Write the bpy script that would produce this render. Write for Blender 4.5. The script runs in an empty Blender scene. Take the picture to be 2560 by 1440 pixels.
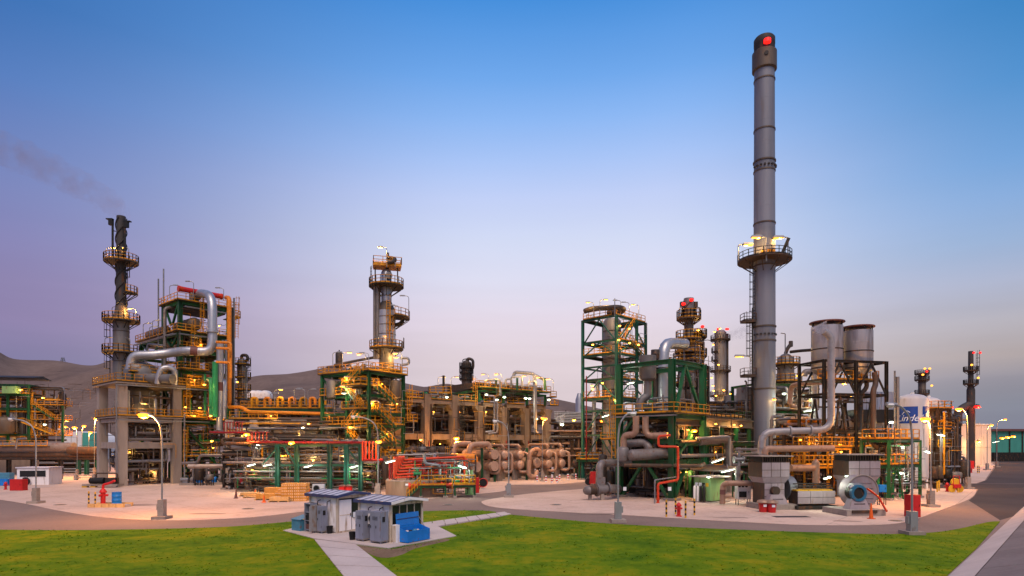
import bpy, math, random
import numpy as np
from mathutils import Vector, Matrix
random.seed(11)
sc = bpy.context.scene
col = sc.collection
PI = math.pi
R = math.radians
# ---------------------------------------------------------------- camera
F, HOR, CX, CH = 1500.0, 1110.0, 1280.0, 6.2      # focal length and horizon in photo pixels, eye height in m
cam = bpy.data.cameras.new('camera'); co = bpy.data.objects.new('camera', cam); col.objects.link(co)
cam.sensor_width = 36; cam.lens = 36 * F / 2560; cam.shift_y = (HOR - 720) / 2560
cam.clip_start = .5; cam.clip_end = 20000
co.location = (0, 0, CH); co.rotation_euler = (PI / 2, 0, 0)
sc.camera = co
def W(px, py, D): return Vector(((px - CX) / F * D, D, CH + (HOR - py) / F * D))
def G(px, py):
    D = F * CH / (py - HOR); return Vector(((px - CX) / F * D, D, 0))
def X(px, D): return (px - CX) / F * D
def Z(py, D): return CH + (HOR - py) / F * D
# ---------------------------------------------------------------- sky, sun, exposure
SUN_EL, SUN_AZ = 57, 176      # the afterglow stands low behind the camera
wd = bpy.data.worlds.new('World'); sc.world = wd; wd.use_nodes = True
nt = wd.node_tree; N = nt.nodes; L = nt.links; N.clear()
def lin(c): return tuple(((v / 255) / 12.92 if v / 255 <= .04045 else ((v / 255 + .055) / 1.055) ** 2.4) for v in c) + (1,)
out = N.new('ShaderNodeOutputWorld'); bg = N.new('ShaderNodeBackground')
tc = N.new('ShaderNodeTexCoord'); sep = N.new('ShaderNodeSeparateXYZ')
L.new(tc.outputs['Generated'], sep.inputs[0])
def ramp(stops):
    r = N.new('ShaderNodeValToRGB'); e = r.color_ramp.elements
    while len(e) < len(stops): e.new(.5)
    for k, (p, c) in enumerate(stops): e[k].position = p; e[k].color = lin(c)
    L.new(sep.outputs['Z'], r.inputs[0]); return r
# east side (over the stack) is cleaner, west side over the dunes is more violet
rc = ramp([(0, (206, 190, 196)), (.07, (222, 205, 211)), (.139, (228, 212, 219)), (.203, (229, 217, 231)), (.264, (222, 222, 242)), (.322, (210, 218, 244)), (.377, (194, 208, 246)), (.428, (168, 196, 246)), (.475, (140, 183, 243)), (.52, (112, 168, 236)), (.595, (70, 143, 220)), (1, (30, 96, 180))])
rl = ramp([(0, (118, 116, 150)), (.08, (124, 122, 162)), (.108, (132, 126, 166)), (.159, (141, 128, 170)), (.208, (141, 131, 176)), (.256, (133, 131, 181)), (.302, (124, 132, 186)), (.346, (112, 130, 188)), (.427, (80, 121, 188)), (.5, (50, 106, 176)), (1, (28, 84, 158))])
rr = ramp([(0, (128, 130, 150)), (.05, (137, 140, 156)), (.085, (150, 146, 158)), (.115, (180, 168, 169)), (.159, (182, 178, 188)), (.208, (172, 180, 205)), (.256, (152, 178, 215)), (.302, (135, 172, 220)), (.346, (112, 162, 218)), (.427, (72, 142, 205)), (.5, (42, 125, 191)), (1, (28, 90, 168))])
def side(lo, hi, a, b):
    m = N.new('ShaderNodeMapRange'); m.inputs[1].default_value = lo; m.inputs[2].default_value = hi; m.interpolation_type = 'SMOOTHSTEP'; L.new(sep.outputs['X'], m.inputs[0])
    x = N.new('ShaderNodeMix'); x.data_type = 'RGBA'; L.new(m.outputs[0], x.inputs[0]); L.new(a, x.inputs[6]); L.new(b, x.inputs[7]); return x
mx = side(.2, .66, side(-.68, -.02, rl.outputs[0], rc.outputs[0]).outputs[2], rr.outputs[0])
sky = N.new('ShaderNodeTexSky'); sky.sky_type = 'NISHITA'; sky.sun_disc = False
sky.sun_elevation = R(4); sky.sun_rotation = R(SUN_AZ); sky.altitude = 50
sm = N.new('ShaderNodeMix'); sm.data_type = 'RGBA'; sm.blend_type = 'ADD'; sm.inputs[0].default_value = .004
L.new(mx.outputs[2], sm.inputs[6]); L.new(sky.outputs[0], sm.inputs[7])
# thin long streaks of haze low in the sky
mp = N.new('ShaderNodeMapping'); mp.inputs['Scale'].default_value = (1.2, 1.2, 14)
nz = N.new('ShaderNodeTexNoise'); nz.inputs['Scale'].default_value = 2.2; nz.inputs['Detail'].default_value = 5
L.new(tc.outputs['Generated'], mp.inputs[0]); L.new(mp.outputs[0], nz.inputs[0])
nr = N.new('ShaderNodeMapRange'); nr.inputs[1].default_value = .35; nr.inputs[2].default_value = .75; nr.inputs[3].default_value = .93; nr.inputs[4].default_value = 1.06
L.new(nz.outputs[0], nr.inputs[0])
vm = N.new('ShaderNodeVectorMath'); vm.operation = 'SCALE'
mk = N.new('ShaderNodeMapRange'); mk.inputs[1].default_value = .04; mk.inputs[2].default_value = .3; mk.inputs[3].default_value = 1; mk.inputs[4].default_value = .12; L.new(sep.outputs['Z'], mk.inputs[0])
fm = N.new('ShaderNodeMix'); fm.data_type = 'FLOAT'; fm.inputs[2].default_value = 1.0; L.new(mk.outputs[0], fm.inputs[0]); L.new(nr.outputs[0], fm.inputs[3])
L.new(sm.outputs[2], vm.inputs[0]); L.new(fm.outputs[0], vm.inputs['Scale'])
L.new(vm.outputs[0], bg.inputs[0]); bg.inputs[1].default_value = 1.0
L.new(bg.outputs[0], out.inputs[0])
sd = bpy.data.lights.new('sun', 'SUN'); so = bpy.data.objects.new('sun', sd); col.objects.link(so)
sd.energy = 3.0; sd.angle = R(38); sd.color = (1, .76, .58)
so.rotation_euler = (R(90 - SUN_EL), 0, R(180 - SUN_AZ)); so.location = (0, -50, 120)
vs = sc.view_settings; vs.view_transform = 'Standard'; vs.look = 'None'; vs.exposure = 0.0; vs.gamma = 1; vs.use_curve_mapping = False
sc.render.engine = 'CYCLES'; cy = sc.cycles
cy.use_denoising = True; cy.max_bounces = 5; cy.diffuse_bounces = 2; cy.glossy_bounces = 2; cy.transmission_bounces = 4; cy.volume_bounces = 0
cy.sample_clamp_indirect = 4; cy.caustics_reflective = False; cy.caustics_refractive = False
# ---------------------------------------------------------------- materials
M = {}
def mat(name, c, rough=.6, metal=0, var=.22, scale=1.5, streak=1, rust=0, rustc=(.16, .07, .03), bump=0, bscale=20, seam=None):
    m = bpy.data.materials.new(name); m.use_nodes = True; t = m.node_tree; n = t.nodes; l = t.links
    b = n['Principled BSDF']; b.inputs['Specular IOR Level'].default_value = .3; b.inputs['Roughness'].default_value = rough; b.inputs['Metallic'].default_value = metal
    q = n.new('ShaderNodeTexCoord'); mp = n.new('ShaderNodeMapping'); mp.inputs['Scale'].default_value = (1, 1, 1 / streak)
    l.new(q.outputs['Object'], mp.inputs[0])
    a = n.new('ShaderNodeTexNoise'); a.inputs['Scale'].default_value = scale; a.inputs['Detail'].default_value = 6; a.inputs['Roughness'].default_value = .65
    l.new(mp.outputs[0], a.inputs[0])
    oi = n.new('ShaderNodeObjectInfo')
    ad = n.new('ShaderNodeMath'); ad.operation = 'MULTIPLY_ADD'; ad.inputs[1].default_value = .35; l.new(oi.outputs['Random'], ad.inputs[0])
    l.new(a.outputs[0], ad.inputs[2])
    r = n.new('ShaderNodeValToRGB'); e = r.color_ramp.elements
    e[0].position = .35; e[0].color = tuple(v * (1 - var) for v in c) + (1,); e[1].position = .95; e[1].color = tuple(min(.95, v * (1 + var)) for v in c) + (1,)
    l.new(ad.outputs[0], r.inputs[0]); cur = r.outputs[0]
    if rust:
        a2 = n.new('ShaderNodeTexNoise'); a2.inputs['Scale'].default_value = scale * 1.7; a2.inputs['Detail'].default_value = 8; l.new(mp.outputs[0], a2.inputs[0])
        r2 = n.new('ShaderNodeMapRange'); r2.inputs[1].default_value = .62 - rust * .3; r2.inputs[2].default_value = .8 - rust * .2; l.new(a2.outputs[0], r2.inputs[0])
        x = n.new('ShaderNodeMix'); x.data_type = 'RGBA'; l.new(r2.outputs[0], x.inputs[0]); l.new(cur, x.inputs[6]); x.inputs[7].default_value = rustc + (1,)
        cur = x.outputs[2]
    l.new(cur, b.inputs['Base Color'])
    rg = n.new('ShaderNodeMapRange'); rg.inputs[3].default_value = max(.08, rough - .12); rg.inputs[4].default_value = min(1, rough + .15); l.new(a.outputs[0], rg.inputs[0]); l.new(rg.outputs[0], b.inputs['Roughness'])
    if bump or seam:
        bp = n.new('ShaderNodeBump'); bp.inputs['Strength'].default_value = bump or .5; bp.inputs['Distance'].default_value = .04
        if seam:
            sp = n.new('ShaderNodeSeparateXYZ'); l.new(q.outputs['Object'], sp.inputs[0])
            f = n.new('ShaderNodeMath'); f.operation = 'PINGPONG'; f.inputs[1].default_value = seam; l.new(sp.outputs['Z'], f.inputs[0])
            g = n.new('ShaderNodeMath'); g.operation = 'LESS_THAN'; g.inputs[1].default_value = .05; l.new(f.outputs[0], g.inputs[0])
            l.new(g.outputs[0], bp.inputs['Height'])
        else:
            k = n.new('ShaderNodeTexNoise'); k.inputs['Scale'].default_value = bscale; k.inputs['Detail'].default_value = 4; l.new(q.outputs['Object'], k.inputs[0]); l.new(k.outputs[0], bp.inputs['Height'])
        l.new(bp.outputs[0], b.inputs['Normal'])
    M[name] = m; return m
def emis(name, c, s):
    m = bpy.data.materials.new(name); m.use_nodes = True; b = m.node_tree.nodes['Principled BSDF']
    b.inputs['Base Color'].default_value = c + (1,); b.inputs['Emission Color'].default_value = c + (1,); b.inputs['Emission Strength'].default_value = s; M[name] = m
mat('green', (.010, .085, .030), .5, 0, .55, 1.2, 3, .32, (.05, .035, .02))
mat('teal', (.012, .085, .062), .5, 0, .5, 1.2, 3, .28, (.05, .035, .02))
mat('dark_steel', (.022, .022, .02), .55, .3, .4, 1.5, 2, .25)
mat('brown_steel', (.065, .044, .032), .6, .2, .35, 1.2, 2, .3)
mat('yellow', (.50, .215, .008), .5, 0, .4, 1.4, 2, .3, (.16, .06, .01))
mat('grating', (.045, .035, .025), .7, .4, .3, 2, 1, .2)
mat('galv', (.21, .215, .23), .45, .55, .25, 2, 3, .08)
mat('silver', (.36, .37, .39), .38, .65, .22, .9, 4, .1, (.22, .15, .1), seam=1.1)
mat('clad', (.175, .165, .16), .5, .35, .28, .7, 5, .22, (.17, .12, .08), seam=1.3)
mat('clad_dark', (.10, .08, .065), .55, .35, .35, .8, 5, .3, (.12, .07, .04), seam=1.3)
mat('chimney', (.19, .20, .235), .55, .25, .25, .5, 9, .16, (.15, .115, .09), seam=1.6)
mat('pipe_grey', (.165, .15, .148), .5, .3, .28, 1.5, 1, .2)
mat('pipe_dark', (.042, .035, .032), .55, .3, .35, 1.5, 1, .25)
mat('pipe_beige', (.34, .215, .155), .5, .25, .25, 1.4, 1, .2, (.2, .1, .06))
mat('pipe_green', (.02, .20, .07), .4, 0, .25, 2, 1)
mat('pipe_orange', (.62, .20, .015), .42, 0, .25, 2, 1, .08)
mat('pipe_red', (.24, .014, .016), .42, 0, .25, 2, 1, .06)
mat('bright_red', (.52, .04, .010), .42, 0, .25, 2, 1, .06)
mat('red', (.5, .02, .02), .45, 0, .2, 3, 1)
mat('concrete', (.275, .23, .20), .85, 0, .28, .8, 4, .18, (.2, .15, .12), .25, 9)
mat('concrete_warm', (.235, .165, .115), .85, 0, .3, .8, 4, .2, (.17, .11, .07), .25, 9)
mat('concrete_base', (.28, .235, .205), .9, 0, .25, 2, 1, .15, (.2, .16, .13), .3, 12)
mat('white', (.70, .68, .66), .5, 0, .12, 1.2, 4, .06, (.35, .27, .2))
mat('white_shed', (.80, .77, .78), .55, 0, .14, 1.3, 5, .12, (.30, .2, .12))
mat('shed_trim', (.55, .47, .38), .6, 0, .3, 3, 4, .3, (.25, .12, .05))
mat('roof_grey', (.50, .50, .56), .5, .2, .2, 1.5, 1, .12, (.2, .16, .13))
mat('navy', (.03, .045, .13), .5, 0, .2, 2, 1, .1)
mat('locker', (.24, .26, .34), .5, .1, .18, 2, 4, .1, (.2, .1, .05))
mat('locker_rust', (.26, .25, .25), .6, .1, .3, 2.5, 3, .5, (.22, .11, .05))
mat('blue', (.008, .17, .56), .42, 0, .22, 2, 1, .04)
mat('blue_light', (.06, .22, .34), .5, 0, .25, 2, 1, .1)
mat('blue_sign', (.008, .05, .27), .4, 0, .3, 1.5, 1)
mat('black', (.012, .012, .013), .6, 0, .3, 2, 1)
mat('lettering', (.10, .08, .09), .7, 0, .1)
mat('print', (.75, .78, .82), .5, 0, .05)
mat('cabinet_green', (.20, .36, .14), .5, 0, .2, 1.5, 4, .1)
mat('panel_lilac', (.29, .245, .26), .6, .1, .2, 1.3, 3, .15, (.25, .18, .15))
mat('wood', (.50, .24, .05), .7, 0, .35, 4, 1, 0, bump=.3, bscale=30)
mat('wood_pale', (.55, .33, .13), .75, 0, .3, 4, 1, 0, bump=.3, bscale=30)
mat('orange', (.72, .12, .015), .5, 0, .2, 3, 1)
mat('bollard_yellow', (.62, .34, .02), .5, 0, .2, 3, 1, .05)
mat('teal_wall', (.05, .26, .22), .6, 0, .2, .6, 3)
mat('wall_cream', (.62, .52, .45), .7, 0, .15, .5, 4, .08, (.35, .26, .2))
mat('lamp_grey', (.27, .275, .285), .45, .4, .15, 2, 3, .05)
mat('cap_brown', (.13, .055, .05), .6, .1, .25, 1, 1)
mat('silo', (.33, .34, .39), .4, .5, .3, .5, 5, .3, (.10, .075, .06), seam=1.6)
mat('pipe_pale', (.33, .31, .315), .45, .35, .25, 1, 1, .16, (.16, .12, .1))
mat('motor_blue', (.025, .15, .26), .45, 0, .25, 2, 1, .1)
mat('head_beige', (.46, .32, .25), .45, .3, .2, 1.4, 1, .12, (.2, .1, .06))
mat('tank_white', (.50, .48, .49), .5, 0, .14, 1.0, 5, .08, (.3, .25, .22))
mat('soot', (.045, .042, .042), .7, .2, .35, .8, 4, .2)
g = bpy.data.materials.new('glass'); g.use_nodes = True; b = g.node_tree.nodes['Principled BSDF']; b.inputs['Base Color'].default_value = (.02, .022, .025, 1); b.inputs['Roughness'].default_value = .06; M['glass'] = g
emis('lit_sodium', (1, .27, .018), 2.6); emis('lit_warm', (1, .46, .10), 2.4); emis('lit_cool', (.85, 1, .78), 2.2); emis('lit_red', (1, .012, .008), 2.2); emis('lit_yellow', (1, .41, .05), 2.3)
# ---------------------------------------------------------------- mesh builder
def rot2(x, y, a): return x * math.cos(a) - y * math.sin(a), x * math.sin(a) + y * math.cos(a)
class MB:
    def __init__(s): s.v = []; s.f = []
    def add(s, vs, fs):
        k = len(s.v); s.v += [tuple(p) for p in vs]; s.f += [tuple(i + k for i in f) for f in fs]; return s
    def box(s, c, d, a=0, taper=1, ty=None):
        ty = taper if ty is None else ty; vs = []
        for z, tx, tyy in ((-.5, 1, 1), (.5, taper, ty)):
            for sx, sy in ((-.5, -.5), (.5, -.5), (.5, .5), (-.5, .5)):
                x, y = rot2(sx * d[0] * tx, sy * d[1] * tyy, a); vs.append((c[0] + x, c[1] + y, c[2] + z * d[2]))
        return s.add(vs, [(3, 2, 1, 0), (4, 5, 6, 7), (0, 1, 5, 4), (1, 2, 6, 5), (2, 3, 7, 6), (3, 0, 4, 7)])
    def frame(s, p, q):
        p = Vector(p); q = Vector(q); d = (q - p).normalized()
        up = Vector((0, 0, 1)) if abs(d.z) < .95 else Vector((1, 0, 0))
        a = d.cross(up).normalized(); b = a.cross(d).normalized(); return p, q, a, b
    def bar(s, p, q, w, h=None):
        h = h or w; p, q, a, b = s.frame(p, q); vs = []
        for o in (p, q):
            for i, j in ((-.5, -.5), (.5, -.5), (.5, .5), (-.5, .5)): vs.append(o + a * (i * w) + b * (j * h))
        return s.add(vs, [(0, 1, 2, 3), (7, 6, 5, 4), (1, 0, 4, 5), (2, 1, 5, 6), (3, 2, 6, 7), (0, 3, 7, 4)])
    def ibeam(s, p, q, w, h=None):
        h = h or w; p, q, a, b = s.frame(p, q); t = .14
        pr = [(-.5, -.5), (.5, -.5), (.5, -.5 + t), (t / 2, -.5 + t), (t / 2, .5 - t), (.5, .5 - t), (.5, .5), (-.5, .5), (-.5, .5 - t), (-t / 2, .5 - t), (-t / 2, -.5 + t), (-.5, -.5 + t)]
        vs = [o + a * (i * w) + b * (j * h) for o in (p, q) for i, j in pr]; n = 12
        return s.add(vs, [(i, i + n, (i + 1) % n + n, (i + 1) % n) for i in range(n)] + [tuple(range(n)), tuple(range(2 * n - 1, n - 1, -1))])
    def cyl(s, p, q, r, r2=None, n=14, cap=True):
        r2 = r if r2 is None else r2; p, q, a, b = s.frame(p, q); vs = []
        for o, rr_ in ((p, r), (q, r2)):
            for i in range(n):
                t = 2 * PI * i / n; vs.append(o + a * (math.cos(t) * rr_) + b * (math.sin(t) * rr_))
        fs = [(i, i + n, (i + 1) % n + n, (i + 1) % n) for i in range(n)]
        if cap: fs += [tuple(range(n)), tuple(range(2 * n - 1, n - 1, -1))]
        return s.add(vs, fs)
    def tube(s, pts, r, n=8, bend=None, seg=4, cap=True):
        pts = [Vector(p) for p in pts]; bend = r * 2.2 if bend is None else bend; path = [pts[0]]
        for i in range(1, len(pts) - 1):
            A, B, C = pts[i - 1], pts[i], pts[i + 1]; l1, l2 = (A - B).length, (C - B).length
            if l1 < 1e-4 or l2 < 1e-4: continue
            k = min(bend, l1 * .49, l2 * .49); P = B + (A - B) * (k / l1); Q = B + (C - B) * (k / l2)
            for j in range(seg + 1):
                t = j / seg; path.append((1 - t) ** 2 * P + 2 * t * (1 - t) * B + t * t * Q)
        path.append(pts[-1]); m = len(path); a = None; vs = []
        for i in range(m):
            d = (path[min(i + 1, m - 1)] - path[max(i - 1, 0)]).normalized()
            if a is None:
                up = Vector((0, 0, 1)) if abs(d.z) < .9 else Vector((1, 0, 0)); a = d.cross(up).normalized()
            else:
                a = (a - d * a.dot(d)).normalized()
            b = d.cross(a)
            for k in range(n):
                t = 2 * PI * k / n; vs.append(path[i] + a * (math.cos(t) * r) + b * (math.sin(t) * r))
        fs = [(i * n + k, i * n + (k + 1) % n, (i + 1) * n + (k + 1) % n, (i + 1) * n + k) for i in range(m - 1) for k in range(n)]
        if cap: fs += [tuple(range(n - 1, -1, -1)), tuple(range((m - 1) * n, m * n))]
        return s.add(vs, fs)
    def lathe(s, prof, c=(0, 0, 0), n=20):
        vs = []; fs = []
        for r, z in prof:
            for i in range(n):
                t = 2 * PI * i / n; vs.append((c[0] + r * math.cos(t), c[1] + r * math.sin(t), c[2] + z))
        for j in range(len(prof) - 1):
            for i in range(n):
                fs.append((j * n + i, j * n + (i + 1) % n, (j + 1) * n + (i + 1) % n, (j + 1) * n + i))
        fs += [tuple(range(n - 1, -1, -1)), tuple(range((len(prof) - 1) * n, len(prof) * n))]
        return s.add(vs, fs)
    def prism(s, poly, z0, z1):
        n = len(poly); vs = [(x, y, z) for z in (z0, z1) for x, y in poly]
        ar = sum(poly[i][0] * poly[(i + 1) % n][1] - poly[(i + 1) % n][0] * poly[i][1] for i in range(n))
        fs = [(i, (i + 1) % n, (i + 1) % n + n, i + n) for i in range(n)] + [tuple(range(n - 1, -1, -1)), tuple(range(n, 2 * n))]
        if ar < 0: fs = [f[::-1] for f in fs]
        return s.add(vs, fs)
    def arcplate(s, r0, r1, a0, a1, z0, z1, c=(0, 0), n=None):
        n = n or max(4, int((a1 - a0) / R(15))); vs = []; fs = []
        for i in range(n + 1):
            t = a0 + (a1 - a0) * i / n; ct, st = math.cos(t), math.sin(t)
            vs += [(c[0] + r * ct, c[1] + r * st, z) for r, z in ((r0, z0), (r1, z0), (r1, z1), (r0, z1))]
        for i in range(n):
            k = i * 4
            for j in range(4): fs.append((k + j, k + 4 + j, k + 4 + (j + 1) % 4, k + (j + 1) % 4))
        fs += [(0, 1, 2, 3), (4 * n + 3, 4 * n + 2, 4 * n + 1, 4 * n)]
        return s.add(vs, fs)
    def sheet(s, poly, z): return s.add([(x, y, z) for x, y in poly], [tuple(range(len(poly)))])
    def build(s, name, m, parent=None, smooth=True, loc=None):
        me = bpy.data.meshes.new(name); vs = s.v
        if loc is None and parent is None and vs:
            a = np.array(vs); lo = a.min(0); hi = a.max(0); loc = ((lo[0] + hi[0]) / 2, (lo[1] + hi[1]) / 2, lo[2]); vs = [tuple(v) for v in a - np.array(loc)]
        me.from_pydata(vs, [], s.f); me.materials.append(M[m] if isinstance(m, str) else m); me.validate(); me.update()
        if smooth:
            me.polygons.foreach_set('use_smooth', [True] * len(me.polygons)); me.set_sharp_from_angle(angle=.7)
        o = bpy.data.objects.new(name, me); col.objects.link(o)
        if loc is not None: o.location = loc
        if parent: o.parent = parent
        return o
def tag(o, label, cat, group=None, kind=None):
    o['label'] = label; o['category'] = cat
    if group: o['group'] = group
    if kind: o['kind'] = kind
    return o
def thing(name, label, cat, loc=(0, 0, 0), rz=0, group=None):
    o = bpy.data.objects.new(name, None); col.objects.link(o); o.location = loc; o.rotation_euler = (0, 0, rz); o.empty_display_size = .2
    return tag(o, label, cat, group)
def struct(name, mb, m, smooth=False):
    o = mb.build(name, m, None, smooth, (0, 0, 0)); o['kind'] = 'structure'; return o
def copy_tree(o, parent=None, loc=None, rz=None, label=None):
    c = o.copy(); col.objects.link(c); c.parent = parent
    if loc is not None: c.location = loc
    if rz is not None: c.rotation_euler = (0, 0, rz)
    if label: c['label'] = label
    for ch in list(o.children): copy_tree(ch, c)
    return c
class Site:
    def __init__(s, px, D, deg):
        s.o = Vector((X(px, D), D, 0)); s.rz = R(deg); s.u = Vector((math.cos(s.rz), math.sin(s.rz), 0)); s.v = Vector((-math.sin(s.rz), math.cos(s.rz), 0))
    def x(s, px, y=0):
        p = (px - CX) / F; o = s.o + s.v * y; return (p * o.y - o.x) / (s.u.x - p * s.u.y)
    def y(s, px, x=0):
        p = (px - CX) / F; o = s.o + s.u * x; return (p * o.y - o.x) / (s.v.x - p * s.v.y)
    def w(s, x, y, z=0): return s.o + s.u * x + s.v * y + Vector((0, 0, z))
    def z(s, py, x=0, y=0): return Z(py, s.w(x, y).y)
    def l(s, p):
        d = Vector(p) - s.o; return Vector((d.dot(s.u), d.dot(s.v), d.z))
# ---------------------------------------------------------------- building blocks of the plant
def railing(parent, pts, m='yellow', h=1.1, step=1.25, w=.075, name='railing', toe=True):
    b = MB(); pts = [Vector(p) for p in pts]
    for A, B in zip(pts[:-1], pts[1:]):
        n = max(1, round((B - A).length / step))
        for i in range(n + 1):
            p = A.lerp(B, i / n); b.bar(p, p + Vector((0, 0, h)), w * 1.15)
        for k in (h, h * .55): b.bar(A + Vector((0, 0, k)), B + Vector((0, 0, k)), w)
        if toe: b.bar(A + Vector((0, 0, .1)), B + Vector((0, 0, .1)), .03, .2)
    return b.build(name, m, parent, False)
def arc(r, a0, a1, z, c=(0, 0), n=None):
    n = n or max(3, int(abs(a1 - a0) / R(16))); return [(c[0] + r * math.cos(a0 + (a1 - a0) * i / n), c[1] + r * math.sin(a0 + (a1 - a0) * i / n), z) for i in range(n + 1)]
def ladder(parent, x, y, z0, z1, a, m='yellow', cage=True, w=.5, name='ladder'):
    b = MB(); dx, dy = math.cos(a), math.sin(a); tx, ty = -dy, dx
    for s in (-1, 1): b.bar((x + tx * s * w / 2, y + ty * s * w / 2, z0), (x + tx * s * w / 2, y + ty * s * w / 2, z1), .07)
    k = z0 + .3
    while k < z1: b.bar((x - tx * w / 2, y - ty * w / 2, k), (x + tx * w / 2, y + ty * w / 2, k), .05); k += .45
    lad = b.build(name, m, parent, False)
    if cage and z1 - z0 > 3.5:
        c = MB(); k = z0 + 2.4
        while k <= z1 + .9:
            pts = [(x + tx * w * .7 * math.cos(t) + dx * .75 * math.sin(t), y + ty * w * .7 * math.cos(t) + dy * .75 * math.sin(t), k) for t in [PI * i / 6 for i in range(7)]]
            for A, B in zip(pts[:-1], pts[1:]): c.bar(A, B, .06)
            k += 1.1
        for t in (PI * .2, PI * .5, PI * .8):
            A = (x + tx * w * .7 * math.cos(t) + dx * .75 * math.sin(t), y + ty * w * .7 * math.cos(t) + dy * .75 * math.sin(t)); c.bar((A[0], A[1], z0 + 2.4), (A[0], A[1], z1 + .9), .045)
        c.build('cage', m, lad, False)
    return lad
def ring_platform(parent, r0, r1, z, a0=0, a1=2 * PI, rail='yellow', deck='grating', c=(0, 0), toe=True):
    p = MB(); p.arcplate(r0 + .02, r1, a0, a1, z - .16, z, c)
    pl = p.build('platform', deck, parent, False)
    k = MB(); n = max(3, int((a1 - a0) / R(40)))
    for i in range(n + 1):
        t = a0 + (a1 - a0) * i / n + .03
        if i == n and a1 - a0 > 6.2: break
        ct, st = math.cos(t), math.sin(t)
        k.bar((c[0] + r0 * ct, c[1] + r0 * st, z - .16 - (r1 - r0) * .7), (c[0] + (r1 - .1) * ct, c[1] + (r1 - .1) * st, z - .2), .1)
    k.build('bracket', deck, pl, False)
    railing(pl, arc(r1 - .06, a0, a1, z, c), rail, toe=toe)
    return pl
LIGHTS = 0
def bulb(parent, loc, power, c, r=.15):
    global LIGHTS
    LIGHTS += 1
    d = bpy.data.lights.new('bulb', 'POINT'); d.energy = power * (1.2 if c == COOL else 2.9); d.color = c; d.shadow_soft_size = r
    o = bpy.data.objects.new('bulb', d); col.objects.link(o); o.location = loc; o.parent = parent
WARM, SOD, COOL = (1, .56, .17), (1, .40, .07), (.88, 1, .8)
def hook_lamp(loc, a, label, group, lit=None, h=2.3, arm=1.0, power=0, m='lamp_grey', s=1.0):
    """pole bent over at the top with a long flat head, as they stand on the platforms"""
    t = thing('platform_lamp', label, 'lamp', loc, a, group)
    MB().tube([(0, 0, 0), (0, 0, h), (arm * .6, 0, h + .12)], .05 * s, 6, .3).build('pole', m, t)
    MB().box((arm * .6 + .35 * s, 0, h + .14), (.8 * s, .3 * s, .14 * s), 0, .85).build('head', m, t, False)
    if lit:
        MB().box((arm * .6 + .38 * s, 0, h + .14 - .11 * s), (.6 * s, .2 * s, .07 * s)).build('lens', {'warm': 'lit_warm', 'cool': 'lit_cool', 'sod': 'lit_sodium', 'yel': 'lit_yellow', 'red': 'lit_red'}[lit], t, False)
        if power: bulb(t, (arm * .6 + .4, 0, h - .25), power, {'warm': WARM, 'cool': COOL, 'sod': SOD, 'yel': WARM, 'red': (1, .05, .03)}[lit])
    return t
def tube_lamp(p, q, label, group, power=0):
    """bare fluorescent batten with a short hanger"""
    p = Vector(p); q = Vector(q); t = thing('strip_light', label, 'lamp', (p + q) / 2, 0, group); c = (p + q) / 2
    MB().bar((p - c) * .8, (q - c) * .8, .13, .11).build('tube', 'lit_cool', t, False)
    MB().bar(p - c + Vector((0, 0, .15)), q - c + Vector((0, 0, .15)), .36, .08).build('housing', 'galv', t, False)
    MB().tube([(0, .05, .2), (0, .35, .7)], .04, 6).build('bracket', 'galv', t)
    if power: bulb(t, (0, -.15, -.3), power, COOL, .3)
def flood(p, label, group, lit='sod', s=.45, power=0):
    s *= .62
    """small round luminaire on a bracket"""
    t = thing('flood_lamp', label, 'lamp', p, 0, group)
    MB().lathe([(.04, -.30 * s), (.55 * s, -.2 * s), (.8 * s, .05 * s), (.55 * s, .4 * s), (.12 * s, .55 * s)], n=12).build('lens', {'sod': 'lit_sodium', 'warm': 'lit_warm', 'red': 'lit_red', 'cool': 'lit_cool', 'yel': 'lit_yellow'}[lit], t)
    MB().lathe([(.6 * s, .42 * s), (.45 * s, .7 * s), (.1, .75 * s)], n=12).build('housing', 'dark_steel', t)
    MB().tube([(0, 0, .7 * s), (0, .25, .9 * s), (.1, .6, .4)], .035, 6).build('bracket', 'dark_steel', t)
    if power: bulb(t, (0, -.6 * s, -.35 * s), power, {'sod': SOD, 'warm': WARM, 'red': (1, .1, .03), 'cool': COOL, 'yel': WARM}[lit], .25)
    return t
def pipe(pts, r, m, label, group=None, flanges=(), cat='pipe', name='pipe', n=10, band=None, bend=None):
    """a pipe run through world points; flanges: (segment, fraction)"""
    pts = [Vector(p) for p in pts]; o = pts[0].copy(); t = thing(name, label, cat, o, 0, group); loc = [p - o for p in pts]
    MB().tube(loc, r, n, bend).build('pipe_run', m, t)
    for s, f in flanges:
        c = loc[s].lerp(loc[s + 1], f); d = (loc[s + 1] - loc[s]).normalized()
        MB().cyl(c - d * .09, c + d * .09, r * 1.5, n=12).build('flange', m, t)
    if band:
        s, f0, f1, bm = band; MB().cyl(loc[s].lerp(loc[s + 1], f0), loc[s].lerp(loc[s + 1], f1), r * 1.03, n=14).build('painted_band', bm, t)
    return t
ORD = ('first', 'second', 'third', 'fourth', 'fifth', 'sixth', 'seventh', 'eighth', 'ninth', 'tenth', 'eleventh')
def P3(l): return [W(*p) for p in l]
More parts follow.
